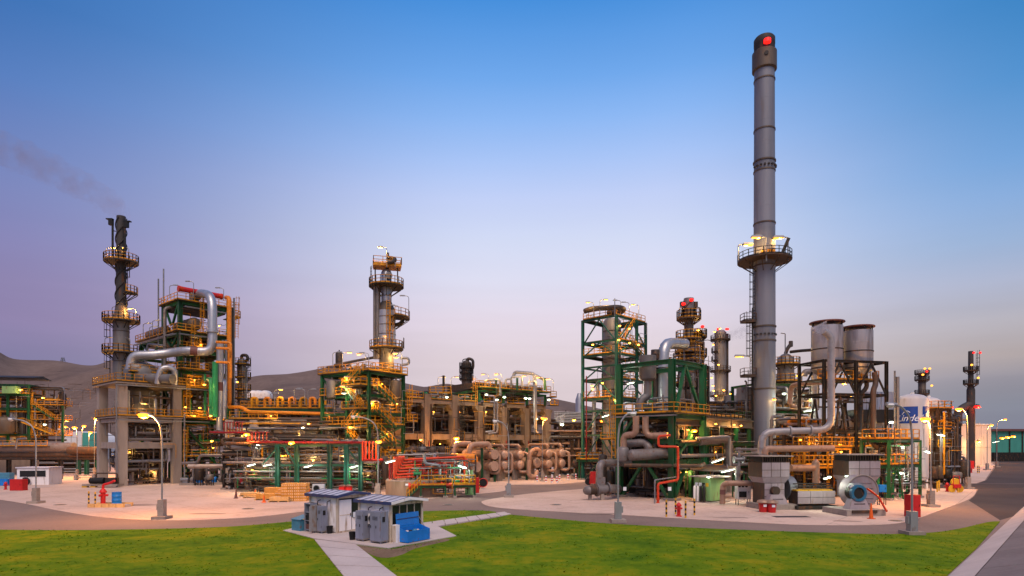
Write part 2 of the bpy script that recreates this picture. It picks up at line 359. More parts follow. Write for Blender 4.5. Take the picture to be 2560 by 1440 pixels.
def beams_frame(S, name, label, cat, xs, ys, zs, m='green', pw=.32, bw=.26, skip=(), braces=(), group=None, base=0, post_z=None, base_m='concrete_base', extra_posts=()):
    t = thing(name, label, cat, S.o, S.rz, group); top = zs[-1]
    for x in xs:
        for y in ys:
            if (x, y) in skip: continue
            zt = post_z.get((x, y), top) if post_z else top
            MB().ibeam((x, y, base), (x, y, zt), pw, pw).build('post', m, t, False)
            if base == 0: MB().box((x, y, .12), (pw * 2.4, pw * 2.4, .24)).build('footing', base_m, t, False)
    for z in zs:
        for y in ys:
            for a, b_ in zip(xs[:-1], xs[1:]):
                if ((a, y) in skip) or ((b_, y) in skip): continue
                if post_z and min(post_z.get((a, y), top), post_z.get((b_, y), top)) < z - .01: continue
                MB().ibeam((a + pw / 2, y, z - bw / 2), (b_ - pw / 2, y, z - bw / 2), bw * .8, bw).build('beam', m, t, False)
        for x in xs:
            for a, b_ in zip(ys[:-1], ys[1:]):
                if ((x, a) in skip) or ((x, b_) in skip): continue
                if post_z and min(post_z.get((x, a), top), post_z.get((x, b_), top)) < z - .01: continue
                MB().ibeam((x, a + pw / 2, z - bw / 2), (x, b_ - pw / 2, z - bw / 2), bw * .8, bw).build('beam', m, t, False)
    for p, q in braces: MB().bar(p, q, bw * .6).build('brace', m, t, False)
    return t
def deck(t, x0, x1, y0, y1, z, rails='xXyY', m='grating', rm='yellow', over=.0, th=.12, gap=None):
    x0 -= over; y0 -= over; x1 += over; y1 += over
    d = MB().box(((x0 + x1) / 2, (y0 + y1) / 2, z + th / 2 + .005), (x1 - x0, y1 - y0, th)).build('deck', m, t, False); e = .06; zz = z + th
    c = {'y': ((x0 + e, y0 + e), (x1 - e, y0 + e)), 'Y': ((x0 + e, y1 - e), (x1 - e, y1 - e)), 'x': ((x0 + e, y0 + e), (x0 + e, y1 - e)), 'X': ((x1 - e, y0 + e), (x1 - e, y1 - e))}
    for k in rails: railing(d, [c[k][0] + (zz,), c[k][1] + (zz,)], rm)
    return d
def tray(t, p, q, w=.5, m='galv'):
    """cable tray like a small lattice hung under a deck"""
    b = MB(); p = Vector(p); q = Vector(q); d = (q - p).normalized(); s = d.cross(Vector((0, 0, 1))).normalized() * (w / 2); n = int((q - p).length / .45)
    b.bar(p - s, q - s, .05, .14); b.bar(p + s, q + s, .05, .14)
    for i in range(n + 1):
        c = p.lerp(q, i / n); b.bar(c - s, c + s, .05)
    return b.build('cable_tray', m, t, False)
def stair(t, p, q, w=.8, m='yellow', sm='green'):
    p = Vector(p); q = Vector(q); d = (q - p); hz = Vector((d.x, d.y, 0)).normalized(); s = Vector((-hz.y, hz.x, 0)) * (w / 2)
    b = MB(); b.bar(p + s, q + s, .06, .25); b.bar(p - s, q - s, .06, .25); st = b.build('stair', sm, t, False); k = MB(); n = max(3, int(abs(d.z) / .22))
    for i in range(1, n):
        c = p.lerp(q, i / n); k.bar(c - s, c + s, .26, .05)
    k.build('tread', 'grating', st, False); h = Vector((0, 0, 1.0)); r = MB()
    for e in (s, -s):
        r.bar(p + e + h, q + e + h, .07); r.bar(p + e + h * .5, q + e + h * .5, .06)
        for i in range(0, 6): c = p.lerp(q, i / 5) + e; r.bar(c, c + h, .07)
    r.build('handrail', m, st, False); return st
def vessel_h(p, q, r, m, label, group=None, name='horizontal_vessel', head='dish', saddles=True, bands=(), zb=None, n=20, cat='vessel', hm=None, sm='concrete_base'):
    """horizontal drum from p to q (p = near head)"""
    p = Vector(p); q = Vector(q); o = p.copy(); t = thing(name, label, cat, Vector((o.x, o.y, o.z - r)), 0, group); o.z -= r; P = p - o; Q = q - o; d = (Q - P).normalized()
    MB().cyl(P, Q, r, n=n).build('shell', m, t)
    for e, s in ((P, -1), (Q, 1)):
        b = MB()
        if head == 'dish':
            for i in range(3):
                a0, a1 = PI / 6 * i, PI / 6 * (i + 1)
                b.cyl(e + d * s * math.sin(a0) * r * .5, e + d * s * math.sin(a1) * r * .5, r * math.cos(a0), max(.02, r * math.cos(a1)), n, i == 2)
        else:
            b.cyl(e, e + d * s * .5, r * 1.04, n=n); b.cyl(e + d * s * .5, e + d * s * .62, r * 1.15, n=n); b.cyl(e + d * s * .64, e + d * s * .76, r * 1.15, n=n)
        b.build('head', hm or m, t)
    for f in bands:
        c = P.lerp(Q, f); MB().cyl(c - d * .08, c + d * .08, r * 1.12, n=n).build('flange', m, t)
    if saddles:
        zb = 0 if zb is None else zb
        for f in (.22, .78):
            c = P.lerp(Q, f); hgt = o.z - zb + r * .45
            MB().box((c.x, c.y, r * .45 - hgt / 2), (r * 1.5, .35, hgt), math.atan2(d.y, d.x) + PI / 2, .95).build('saddle', sm, t, False)
    return t
# ================================================================ the setting
def surf(name, c1, c2, sc1=.15, sc2=6, rough=.9, bump=.2, c3=None, joint=0):
    m = bpy.data.materials.new(name); m.use_nodes = True; t = m.node_tree; n = t.nodes; l = t.links; b = n['Principled BSDF']; b.inputs['Specular IOR Level'].default_value = .05
    q = n.new('ShaderNodeTexCoord'); a = n.new('ShaderNodeTexNoise'); a.inputs['Scale'].default_value = sc1; a.inputs['Detail'].default_value = 8; a.inputs['Roughness'].default_value = .6; l.new(q.outputs['Object'], a.inputs[0])
    f = n.new('ShaderNodeTexNoise'); f.inputs['Scale'].default_value = sc2; f.inputs['Detail'].default_value = 6; f.inputs['Roughness'].default_value = .7; l.new(q.outputs['Object'], f.inputs[0])
    mm = n.new('ShaderNodeMath'); mm.operation = 'MULTIPLY_ADD'; mm.inputs[1].default_value = .45; l.new(f.outputs[0], mm.inputs[0])
    m2 = n.new('ShaderNodeMath'); m2.operation = 'MULTIPLY'; m2.inputs[1].default_value = .6; l.new(a.outputs[0], m2.inputs[0]); l.new(m2.outputs[0], mm.inputs[2])
    r = n.new('ShaderNodeValToRGB'); e = r.color_ramp.elements; e[0].position = .36; e[0].color = c1 + (1,); e[1].position = .68; e[1].color = c2 + (1,)
    if c3: k = e.new(.52); k.color = c3 + (1,)
    cur = r.outputs[0]; l.new(mm.outputs[0], r.inputs[0])
    if joint:   # saw-cut joints between the cast bays, and long faint tyre tracks
        mpj = n.new('ShaderNodeMapping'); mpj.inputs['Rotation'].default_value = (0, 0, R(41)); l.new(q.outputs['Object'], mpj.inputs[0]); sj = n.new('ShaderNodeSeparateXYZ'); l.new(mpj.outputs[0], sj.inputs[0]); pr = None
        for ax_ in ('X', 'Y'):
            pp = n.new('ShaderNodeMath'); pp.operation = 'PINGPONG'; pp.inputs[1].default_value = joint / 2; l.new(sj.outputs[ax_], pp.inputs[0]); gt = n.new('ShaderNodeMath'); gt.operation = 'LESS_THAN'; gt.inputs[1].default_value = .035; l.new(pp.outputs[0], gt.inputs[0])
            if pr is None: pr = gt.outputs[0]
            else: mxx = n.new('ShaderNodeMath'); mxx.operation = 'MAXIMUM'; l.new(pr, mxx.inputs[0]); l.new(gt.outputs[0], mxx.inputs[1]); pr = mxx.outputs[0]
        sc_ = n.new('ShaderNodeMath'); sc_.operation = 'MULTIPLY'; sc_.inputs[1].default_value = .45; l.new(pr, sc_.inputs[0])
        jm = n.new('ShaderNodeMix'); jm.data_type = 'RGBA'; l.new(sc_.outputs[0], jm.inputs[0]); l.new(cur, jm.inputs[6]); jm.inputs[7].default_value = (.2, .15, .12, 1); cur = jm.outputs[2]
        st = n.new('ShaderNodeTexNoise'); st.inputs['Scale'].default_value = .55; st.inputs['Detail'].default_value = 9; st.inputs['Roughness'].default_value = .75; l.new(q.outputs['Object'], st.inputs[0]); sr = n.new('ShaderNodeMapRange'); sr.inputs[1].default_value = .54; sr.inputs[2].default_value = .74; sr.inputs[4].default_value = .75; l.new(st.outputs[0], sr.inputs[0])
        sm_ = n.new('ShaderNodeMix'); sm_.data_type = 'RGBA'; l.new(sr.outputs[0], sm_.inputs[0]); l.new(cur, sm_.inputs[6]); sm_.inputs[7].default_value = (.27, .2, .165, 1); cur = sm_.outputs[2]
    l.new(cur, b.inputs['Base Color']); b.inputs['Roughness'].default_value = rough
    bp = n.new('ShaderNodeBump'); bp.inputs['Strength'].default_value = bump; bp.inputs['Distance'].default_value = .03; l.new(f.outputs[0], bp.inputs['Height']); l.new(bp.outputs[0], b.inputs['Normal']); M[name] = m
surf('sand', (.20, .15, .12), (.30, .23, .185), .05, 2)
surf('dune', (.095, .068, .058), (.20, .145, .12), .006, .08, bump=.1)
surf('asphalt', (.165, .122, .108), (.26, .19, .162), .14, 5, c3=(.22, .162, .14))
surf('asphalt_dark', (.05, .043, .046), (.085, .07, .07), .12, 9)  # darker asphalt colour, laid as sheets over the right-hand roads
surf('pad', (.42, .295, .235), (.62, .465, .385), .16, 3.5, bump=.15, c3=(.55, .40, .325), joint=6.0)
surf('slab', (.42, .36, .34), (.54, .47, .44), .4, 8)
surf('lawn', (.028, .095, .002), (.255, .225, .004), .2, 1.0, bump=.4, c3=(.105, .175, .002))
surf('stain', (.27, .2, .165), (.40, .295, .24), .7, 5)
surf('soil', (.13, .085, .055), (.24, .17, .115), .5, 6, bump=.5)
surf('slope', (.14, .118, .118), (.215, .185, .185), .35, 4)
def gp(l): return [tuple(G(*p)[:2]) for p in l]
def smooth_poly(pts, n=6):
    o = []; k = len(pts)
    for i in range(k):
        p0, p1, p2, p3 = [np.array(pts[(i + j) % k]) for j in (-1, 0, 1, 2)]
        for s in range(n):
            t = s / n; o.append(tuple(.5 * (2 * p1 + (p2 - p0) * t + (2 * p0 - 5 * p1 + 4 * p2 - p3) * t * t + (3 * p1 - p0 - 3 * p2 + p3) * t ** 3)))
    return o
def smooth_open(pts, n=6):
    o = []; k = len(pts)
    for i in range(k - 1):
        p0, p1, p2, p3 = [np.array(pts[min(max(i + j, 0), k - 1)]) for j in (-1, 0, 1, 2)]
        for s in range(n):
            t = s / n; o.append(tuple(.5 * (2 * p1 + (p2 - p0) * t + (2 * p0 - 5 * p1 + 4 * p2 - p3) * t * t + (3 * p1 - p0 - 3 * p2 + p3) * t ** 3)))
    return o + [tuple(pts[-1])]
struct('ground', MB().sheet([(-9000, -200), (9000, -200), (9000, 12000), (-9000, 12000)], -.06), 'sand')
struct('road', MB().sheet([(-260, 4), (260, 4), (260, 330), (-260, 330)], -.02), 'asphalt')
# concrete yards
lp = smooth_open([tuple(G(-700, 1200)[:2]), tuple(G(-250, 1222)[:2])] + gp([(0, 1249), (140, 1275), (240, 1291), (330, 1298), (450, 1300), (560, 1297), (660, 1290), (780, 1276), (940, 1258), (1060, 1248), (1180, 1236), (1250, 1229), (1267, 1223), (1262, 1217), (1278, 1212), (1397, 1210), (1480, 1203), (1560, 1196)]))
struct('yard_paving', MB().prism(lp + [(60, 118), (60, 200), (-150, 200), (-150, 120)], -.05, .0), 'pad')
rp = smooth_open(gp([(1600, 1212), (1461, 1222), (1333, 1233), (1250, 1244), (1212, 1251), (1204, 1256), (1222, 1265), (1278, 1272), (1417, 1280), (1587, 1289), (1753, 1299), (1920, 1308), (2025, 1312), (2190, 1312), (2273, 1302), (2358, 1273), (2420, 1249), (2438, 1234), (2441, 1223)]))
struct('unit_paving', MB().prism(rp + gp([(2200, 1218), (2040, 1192), (1800, 1190)]), -.05, .004), 'pad')
fp = gp([(2300, 1208), (2441, 1208), (2462, 1201), (2476, 1180), (2488, 1163), (2470, 1152), (2300, 1152), (2200, 1190)])
struct('far_paving', MB().prism(fp, -.05, .008), 'pad')
struct('side_road', MB().sheet(gp([(2330, 1219), (2441, 1221.5), (2700, 1221), (2700, 1209), (2441, 1209.5), (2330, 1210)]), .012), 'asphalt_dark')
struct('east_road', MB().sheet(gp([(2422, 1251), (2436, 1240), (2446, 1222.2), (2800, 1222), (2800, 1262), (2560, 1283), (2500, 1300)]), -.012), 'asphalt_dark')
struct('far_road', MB().sheet(gp([(2444, 1208.5), (2466, 1200), (2492, 1162), (2490, 1128), (2800, 1128), (2800, 1208)]), -.012), 'asphalt_dark')
# lawns
ll = [(-60, 8), (-80, 40)] + smooth_open(gp([(-300, 1318), (0, 1325), (200, 1326), (400, 1323), (560, 1318), (680, 1309), (760, 1301)])) + gp([(800, 1296), (860, 1300), (712, 1327), (784, 1348)]) + [tuple(G(862, 1446)[:2]), tuple((G(784, 1348) + (G(862, 1446) - G(784, 1348)) * 2.6)[:2])]
rl2 = gp([(890, 1362), (992, 1440)]); pd = (G(992, 1440) - G(890, 1362))
lawn_r = gp([(890, 1363)]) + [tuple((G(992, 1440) + pd * 1.4)[:2]), (30, 8), tuple(G(2365, 1441)[:2])] + gp([(2440, 1372), (2500, 1304)]) + smooth_open(gp([(2500, 1304), (2470, 1306), (2400, 1322), (2330, 1332), (2230, 1336), (2080, 1333), (1800, 1323), (1545, 1311), (1400, 1299), (1275, 1287)])) + gp([(1239, 1295), (1100, 1318), (1141, 1342), (1030, 1362), (971, 1373)])
lawn_m = smooth_open(gp([(1050, 1279), (1120, 1277), (1200, 1277), (1240, 1280)])) + gp([(1239, 1284), (1050, 1312)])
for poly, nm in ((ll, 'lawn'), (lawn_r, 'lawn'), (lawn_m, 'lawn')): struct(nm, MB().prism(poly, -.05, .03), 'lawn')
def inside(poly, x, y):
    p = np.array(poly); r = np.zeros(len(x), bool); j = len(p) - 1
    for i in range(len(p)):
        c = ((p[i, 1] > y) != (p[j, 1] > y)) & (x < (p[j, 0] - p[i, 0]) * (y - p[i, 1]) / (p[j, 1] - p[i, 1] + 1e-12) + p[i, 0]); r ^= c; j = i
    return r
def grass(poly, dens, label):
    rng = np.random.default_rng(len(poly)); a = np.array(poly); lo = a.min(0); hi = a.max(0); lo[1] = max(lo[1], 25); lo[0] = max(lo[0], -62); hi[0] = min(hi[0], 62)
    k = int((hi[0] - lo[0]) * (hi[1] - lo[1]) * dens); x = rng.uniform(lo[0], hi[0], k); y = rng.uniform(lo[1], hi[1], k); m = inside(poly, x, y) & (np.abs(x) < y * .9); x = x[m]; y = y[m]; k = len(x)
    h = rng.uniform(.025, .06, k) * (1 + .8 * np.sin(x * .7) * np.sin(y * .9)); t = rng.uniform(0, 2 * PI, k); w = rng.uniform(.03, .06, k); lx = rng.normal(0, .14, k); ly = rng.normal(0, .14, k)
    v = np.zeros((k, 3, 3)); v[:, 0, 0] = x - np.cos(t) * w; v[:, 0, 1] = y - np.sin(t) * w; v[:, 1, 0] = x + np.cos(t) * w; v[:, 1, 1] = y + np.sin(t) * w; v[:, 2, 0] = x + lx; v[:, 2, 1] = y + ly; v[:, :2, 2] = .028; v[:, 2, 2] = .03 + h
    me = bpy.data.meshes.new('grass'); me.from_pydata(v.reshape(-1, 3).tolist(), [], np.arange(3 * k).reshape(-1, 3).tolist()); me.materials.append(M['lawn']); o = bpy.data.objects.new('grass', me); col.objects.link(o); tag(o, label, 'grass', kind='stuff')
grass(ll, 7, 'short mown grass of the lawn west of the footpath'); grass(lawn_r, 7, 'short mown grass of the broad lawn east of the footpath'); grass(lawn_m, 7, 'short mown grass of the small lawn behind the cabins')
# bare soil beside the cabin pad
struct('soil_patch', MB().prism(smooth_poly(gp([(893, 1365), (972, 1374), (1030, 1364), (1108, 1349), (1120, 1353), (1040, 1372), (1005, 1388), (965, 1396), (930, 1389)]), 4), -.05, .036), 'soil')
struct('soil_edge', MB().prism(gp([(784, 1348), (790, 1346), (868, 1440), (856, 1440)]), -.05, .034), 'soil')
# cabin pad and footpaths, cast in single slabs
pad = struct('cabin_pad', MB().prism(gp([(708, 1328), (780, 1312), (900, 1300), (1080, 1310), (1141, 1342), (1030, 1361), (971, 1373), (890, 1362), (784, 1348)]), -.05, .075), 'slab')
fpath = struct('footpath', MB().prism([tuple(G(860, 1446)[:2]), tuple(G(990, 1446)[:2]), tuple((G(992, 1440) + pd * .8)[:2]), tuple((G(860, 1440) + pd * .8)[:2])], -.05, .02), 'slab')
a0, a1, b0, b1 = G(786, 1350), G(862, 1446), G(888, 1362), G(996, 1446)
for i in range(6):
    f0, f1 = i / 4 + .006, (i + 1) / 4 - .006; q = [a0.lerp(a1, f0), b0.lerp(b1, f0), b0.lerp(b1, f1), a0.lerp(a1, f1)]
    MB().prism([tuple(p[:2]) for p in q], -.03, .06).build('paving_slab', 'slab', fpath, False)
fp2 = struct('cross_path', MB().prism(gp([(1052, 1316), (1278, 1285.5), (1272, 1283), (1052, 1312)]), -.05, .02), 'slab')
a0, a1, b0, b1 = G(1048, 1324), G(1276, 1287), G(1050, 1309.5), G(1262, 1280.5)
for i in range(8):
    f0, f1 = i / 8 + .004, (i + 1) / 8 - .004; q = [a0.lerp(a1, f0), b0.lerp(b1, f0), b0.lerp(b1, f1), a0.lerp(a1, f1)]
    MB().prism([tuple(p[:2]) for p in q], -.03, .06).build('paving_slab', 'slab', fp2, False)
# paved embankment that rises beside the viewer
e0, e1 = G(2365, 1441), G(2585, 1241); ed = (e1 - e0).normalized(); en = Vector((ed.y, -ed.x, 0))
emb = tag(bpy.data.objects.new('embankment', None), 'sloping concrete embankment paved with wide grey panels beside the lawn', 'embankment'); col.objects.link(emb)
def ept(t, s, z): p = e0 + ed * t + en * s; return (p.x, p.y, z)
LN = (e1 - e0).length
MB().add([ept(-40, 0, -.04), ept(LN + 60, 0, -.04), ept(LN + 60, 1.3, .55), ept(-40, 1.3, .55)], [(0, 1, 2, 3)]).build('kerb_slope', 'slab', emb, False, (0, 0, 0))
for i in range(-4, 12):
    t0, t1 = i * 6 + .04, i * 6 + 5.96
    MB().add([ept(t0, 1.34, .56), ept(t1, 1.34, .56), ept(t1 + 2.2, 12, 3.3), ept(t0 + 2.2, 12, 3.3), ept(t0, 1.34, .3), ept(t1, 1.34, .3), ept(t1 + 2.2, 12, 3.0), ept(t0 + 2.2, 12, 3.0)], [(0, 1, 2, 3), (7, 6, 5, 4), (0, 4, 5, 1), (1, 5, 6, 2), (2, 6, 7, 3), (3, 7, 4, 0)]).build('concrete_panel', 'slope', emb, False, (0, 0, 0))
# covers, drains and worn patches in the paving
for i, (px_, py_, lb) in enumerate(((150, 1262, 'round iron manhole cover near the street lamp by the bins'), (620, 1272, 'round iron manhole cover in the paving before the crates'), (1390, 1262, 'round iron manhole cover on the tip of the paving island'), (2240, 1302, 'round iron manhole cover near the scroll fan'), (1120, 1262, 'round iron manhole cover in the road behind the cabins'))):
    t = thing('manhole_cover', lb, 'manhole cover', G(px_, py_), 0, 'manhole covers'); MB().cyl((0, 0, .004), (0, 0, .022), .42, n=20).build('cover', 'dark_steel', t, False); MB().arcplate(.44, .56, 0, 2 * PI, .004, .026, n=20).build('rim', 'concrete_base', t, False)
for i, (px_, py_, w_, d_) in enumerate(((520, 1284, 3.2, 1.4), (1500, 1284, 4.5, 1.2), (340, 1262, 5, 2.2), (1830, 1294, 3.4, 1.2), (2120, 1303, 2.6, 1.0), (880, 1262, 5, 1.6))):
    g = random.Random(i); c = G(px_, py_); struct('asphalt_patch' if i > 4 else 'oil_stain', MB().sheet(smooth_poly([(c.x + w_ * .5 * math.cos(a) * g.uniform(.6, 1.1), c.y + d_ * .5 * math.sin(a) * g.uniform(.6, 1.1)) for a in [2 * PI * k / 9 for k in range(9)]], 4), .012), 'stain')
# dunes behind the plant
def hill(pts, D, depth, seed):
    rng = random.Random(seed); b = MB(); P = smooth_open([(X(px, D), Z(py, D)) for px, py in pts], 8); vs = []; nx = len(P); rows = 22
    for j in range(rows):
        f = j / (rows - 1)
        for i, (x, z) in enumerate(P):
            prof = math.sin(min(1, f * 1.25) * PI / 2) ** 1.35 if f < .8 else 1 - ((f - .8) / .2) ** 2 * .5
            wob = math.sin(i * .31 + j * .5 + seed) * .03 + math.sin(i * .13 - j * .9 + seed * 2) * .035
            vs.append((x * (1 - depth / D * (.8 - f) * .9), D - depth * (.8 - f), z * max(0, prof + wob * math.sin(f * 1.25 * PI) * (f < .8))))
    fs = [(j * nx + i, j * nx + i + 1, (j + 1) * nx + i + 1, (j + 1) * nx + i) for j in range(rows - 1) for i in range(nx - 1)]
    return struct('hills', b.add(vs, fs), 'dune', True)
hill([(-900, 1000), (-400, 900), (-150, 850), (0, 890), (60, 908), (150, 920), (240, 925), (330, 905), (450, 950), (560, 985), (620, 1000), (700, 1030), (800, 1080)], 1500, 1100, 1)
hill([(480, 1080), (540, 1010), (610, 962), (700, 945), (790, 935), (860, 928), (960, 950), (1060, 972), (1130, 968), (1200, 976), (1300, 985), (1400, 1004), (1470, 1020), (1600, 1045), (1750, 1090)], 1900, 1200, 2)
hill([(900, 1095), (1000, 1000), (1080, 985), (1160, 978), (1300, 1010), (1440, 1060), (1500, 1090)], 1600, 700, 3)
# ================================================================ street lamps
def street_lamp(px, py, hx, hy, label, lit=None, power=0, group='street lamps round the yard', base='box', s=1.0):
    b = G(px, py); D = b.y; z = Z(hy, D); dx = X(hx, D) - b.x; L_ = abs(dx); t = thing('street_lamp', label, 'street lamp', b, 0 if dx > 0 else PI, group)
    MB().box((0, 0, .12), (1.15 * s, 1.15 * s, .24)).build('plinth', 'concrete_base', t, False)
    p = MB().box((0, 0, .9), (.5 * s, .5 * s, 1.4)); p.box((.3 * s, 0, 1.0), (.16, .3, .5)); p.build('pedestal', 'concrete_base' if base == 'box' else 'lamp_grey', t, False)
    MB().tube([(0, 0, 1.55), (0, 0, z - 1.9), (L_ * .12, 0, z - .75), (L_ * .5, 0, z - .12), (L_ - .25, 0, z)], .072 * s, 10, .9, 5).build('pole', 'lamp_grey', t)
    h = MB(); h.tube([(L_ - .45, 0, z), (L_ + .3, 0, z + .06)], .13 * s, 8); hd = h.build('head', 'lamp_grey', t)
    lens = MB(); k = 1.7 if lit else 1
    lens.lathe([(.03, -.2 * k), (.2 * k, -.13 * k), (.27 * k, 0), (.2 * k, .1)], (L_ + .02, 0, z - .02), 12)
    lens.build('lens', 'lit_sodium' if lit else 'white', hd)
    if lit and power: bulb(t, (L_, -.0, z - .75), power, SOD, .3)
    return t
street_lamp(90, 1258, 28, 1048, 'unlit street lamp with a concrete pedestal beside the blue and red bins')
street_lamp(405, 1297, 360, 1036, 'lit street lamp with an orange glowing head by the concrete frame', 1, 1700)
street_lamp(945, 1243, 884, 1042, 'unlit street lamp rising behind the two white cabins')
street_lamp(1272, 1243, 1238, 1053, 'unlit street lamp between the red pipe manifold and the exchangers', base='metal')
street_lamp(1545, 1305, 1582, 1034, 'unlit street lamp at the lawn edge before the green steel frame', base='metal')
street_lamp(2280, 1336, 2226, 1012, 'unlit street lamp at the lawn edge before the white gas tanks', base='metal')
street_lamp(2327, 1267, 2314, 1046, 'lit street lamp with an orange head beside the red cabinet', 1, 1500)
street_lamp(2420, 1222, 2398, 1022, 'lit street lamp beside the red and yellow fire monitor', 1, 1500)
street_lamp(2468, 1175, 2478, 1062, 'lit street lamp before the cream building wall', 1, 1100)
street_lamp(1356, 1203, 1362, 1046, 'lit thin street lamp among the red and white bollards', 1, 600, s=.8)
street_lamp(2432, 1158, 2448, 1058, 'thin unlit street lamp against the cream building', s=.8)
street_lamp(2492, 1168, 2512, 1048, 'lit street lamp at the far end of the road', 1, 1500)
street_lamp(140, 1180, 148, 1073, 'unlit street lamp behind the pipe barrier', s=.8)
for i, (px, py, hx, hy) in enumerate([(193, 1196, 187, 1068), (236, 1190, 241, 1046), (205, 1176, 210, 1064), (160, 1170, 168, 1050), (178, 1172, 164, 1066), (222, 1178, 226, 1080)]):
    street_lamp(px, py, hx, hy, 'lit orange yard lamp in the far yard before the white storage hall', 1, 2600 if i < 2 else 700, 'orange lamps in the far yard', s=.7)
# ================================================================ generic plant clutter, each a thing of its own
def pump(loc, a, label, group, m='blue', s=1.0):
    t = thing('pump', label, 'pump', loc, a, group)
    MB().box((0, 0, .15 * s), (2.0 * s, .8 * s, .3 * s)).build('base', 'concrete_base', t, False)
    b = MB().cyl((-.75 * s, 0, .75 * s), (.1 * s, 0, .75 * s), .3 * s, n=12); b.cyl((-.9 * s, 0, .75 * s), (-.75 * s, 0, .75 * s), .34 * s, n=12); b.box((-.3 * s, 0, .42 * s), (.7 * s, .45 * s, .26 * s)); b.build('motor', m, t)
    MB().cyl((.1 * s, 0, .75 * s), (.5 * s, 0, .75 * s), .09 * s, n=8).build('shaft', 'dark_steel', t)
    c = MB().cyl((.5 * s, 0, .75 * s), (.85 * s, 0, .75 * s), .42 * s, n=14); c.box((.67 * s, 0, .4 * s), (.3 * s, .5 * s, .3 * s)); c.build('casing', 'pipe_grey', t)
    MB().tube([(.68 * s, 0, 1.1 * s), (.68 * s, 0, 2.6 * s), (.68 * s, 1.4 * s, 2.6 * s)], .13 * s, 8).build('discharge_pipe', 'pipe_grey', t)
def drum_v(loc, r, h, m, label, group=None, legs=True, n=16, dome=.4, name='vertical_drum', cat='vessel', z0=None):
    t = thing(name, label, cat, loc, 0, group); z0 = (.8 if legs else .05) if z0 is None else z0
    MB().lathe([(r * .5, z0 - .02), (r * .9, z0 + r * .12), (r, z0 + r * .3), (r, z0 + h), (r * .85, z0 + h + r * dome * .6), (r * .4, z0 + h + r * dome), (.05, z0 + h + r * dome * 1.05)], n=n).build('shell', m, t)
    MB().cyl((0, 0, z0 + h + r * dome), (0, 0, z0 + h + r * dome + .35), r * .18, n=8).build('nozzle', m, t)
    if legs:
        for a in (45, 135, 225, 315):
            x, y = rot2(r * .85, 0, R(a)); MB().bar((x, y, 0), (x, y, z0 + r * .5), .12).build('leg', 'dark_steel', t, False)
    return t
def valve(loc, label, group, m='bright_red', s=1.0, a=0):
    t = thing('valve', label, 'valve', loc, a, group); b = MB().cyl((-.3 * s, 0, .6 * s), (.3 * s, 0, .6 * s), .16 * s, n=10); b.cyl((-.34 * s, 0, .6 * s), (-.27 * s, 0, .6 * s), .26 * s, n=10); b.cyl((.27 * s, 0, .6 * s), (.34 * s, 0, .6 * s), .26 * s, n=10); b.lathe([(.14, .6 * s), (.16 * s, .85 * s), (.08 * s, 1.1 * s)], n=10); b.build('body', m, t)
    MB().cyl((0, 0, 0), (0, 0, .5 * s), .09 * s, n=8).build('stand', 'galv', t)
    MB().tube(arc(.24 * s, 0, 2 * PI, 1.15 * s, n=10), .03 * s, 5, 0, 1).build('hand_wheel', m, t)
def bollard(loc, label, group, c1='bollard_yellow', c2='black', h=1.25, r=.08, stripes=7):
    t = thing('bollard', label, 'bollard', loc, 0, group); k = h / stripes
    for i in range(stripes): MB().cyl((0, 0, i * k), (0, 0, (i + 1) * k), r, n=10).build('stripe', c1 if (i + stripes) % 2 else c2, t)
def hydrant(loc, label, s=1.0, monitor=False):
    t = thing('fire_hydrant', label, 'hydrant', loc, 0, 'fire hydrants in the yard'); MB().lathe([(.26 * s, 0), (.26 * s, .08 * s), (.16 * s, .1 * s), (.16 * s, .85 * s), (.24 * s, .87 * s), (.24 * s, .95 * s), (.17 * s, 1.08 * s), (.05 * s, 1.2 * s)], n=14).build('barrel', 'red', t)
    for a in (0, 120, 240):
        dx, dy = rot2(1, 0, R(a + 20)); MB().cyl((dx * .14 * s, dy * .14 * s, .68 * s), (dx * .32 * s, dy * .32 * s, .68 * s), .09 * s, n=10).build('outlet', 'red', t)
    if monitor:
        MB().tube([(0, 0, 1.15 * s), (0, 0, 1.45 * s), (.45 * s, 0, 1.55 * s), (.9 * s, -.1, 1.75 * s)], .09 * s, 8).build('monitor_barrel', 'red', t); MB().tube([(0, 0, 1.45 * s), (-.9 * s, 0, 1.4 * s)], .03, 6).build('lever', 'dark_steel', t)
def cone(loc, label, h=.75, group='traffic cones on the paving', m='orange'):
    t = thing('traffic_cone', label, 'traffic cone', loc, .3, group); MB().box((0, 0, .03), (.45, .45, .06)).build('base', m, t, False); MB().lathe([(.17, .06), (.035, h)], n=12).build('cone', m, t); MB().lathe([(.122, h * .38), (.086, h * .62)], n=12).build('reflective_band', 'print', t)
def cabinet(px, py, w, d, h, m, label, cat='cabinet', a=0, group=None, legs=0, name='control_cabinet', doors=1, dm=None, D=None):
    b = G(px, py) if D is None else Vector((X(px, D), D, Z(py, D))); t = thing(name, label, cat, b, R(a), group)
    MB().box((0, 0, legs + h / 2), (w, d, h)).build('body', m, t, False)
    for i in range(doors):
        ww = w / doors; x = -w / 2 + ww * (i + .5); dr = MB().box((x, -d / 2 - .015, legs + h / 2), (ww * .9, .03, h * .92)).build('door', dm or m, t, False); MB().box((x + ww * .33, -d / 2 - .045, legs + h * .52), (.04, .03, .18)).build('handle', 'black', dr, False)
    if legs:
        for sx in (-1, 1):
            for sy in (-1, 1): MB().bar((sx * w * .44, sy * d * .4, 0), (sx * w * .44, sy * d * .4, legs), .06).build('leg', 'dark_steel', t, False)
    return t
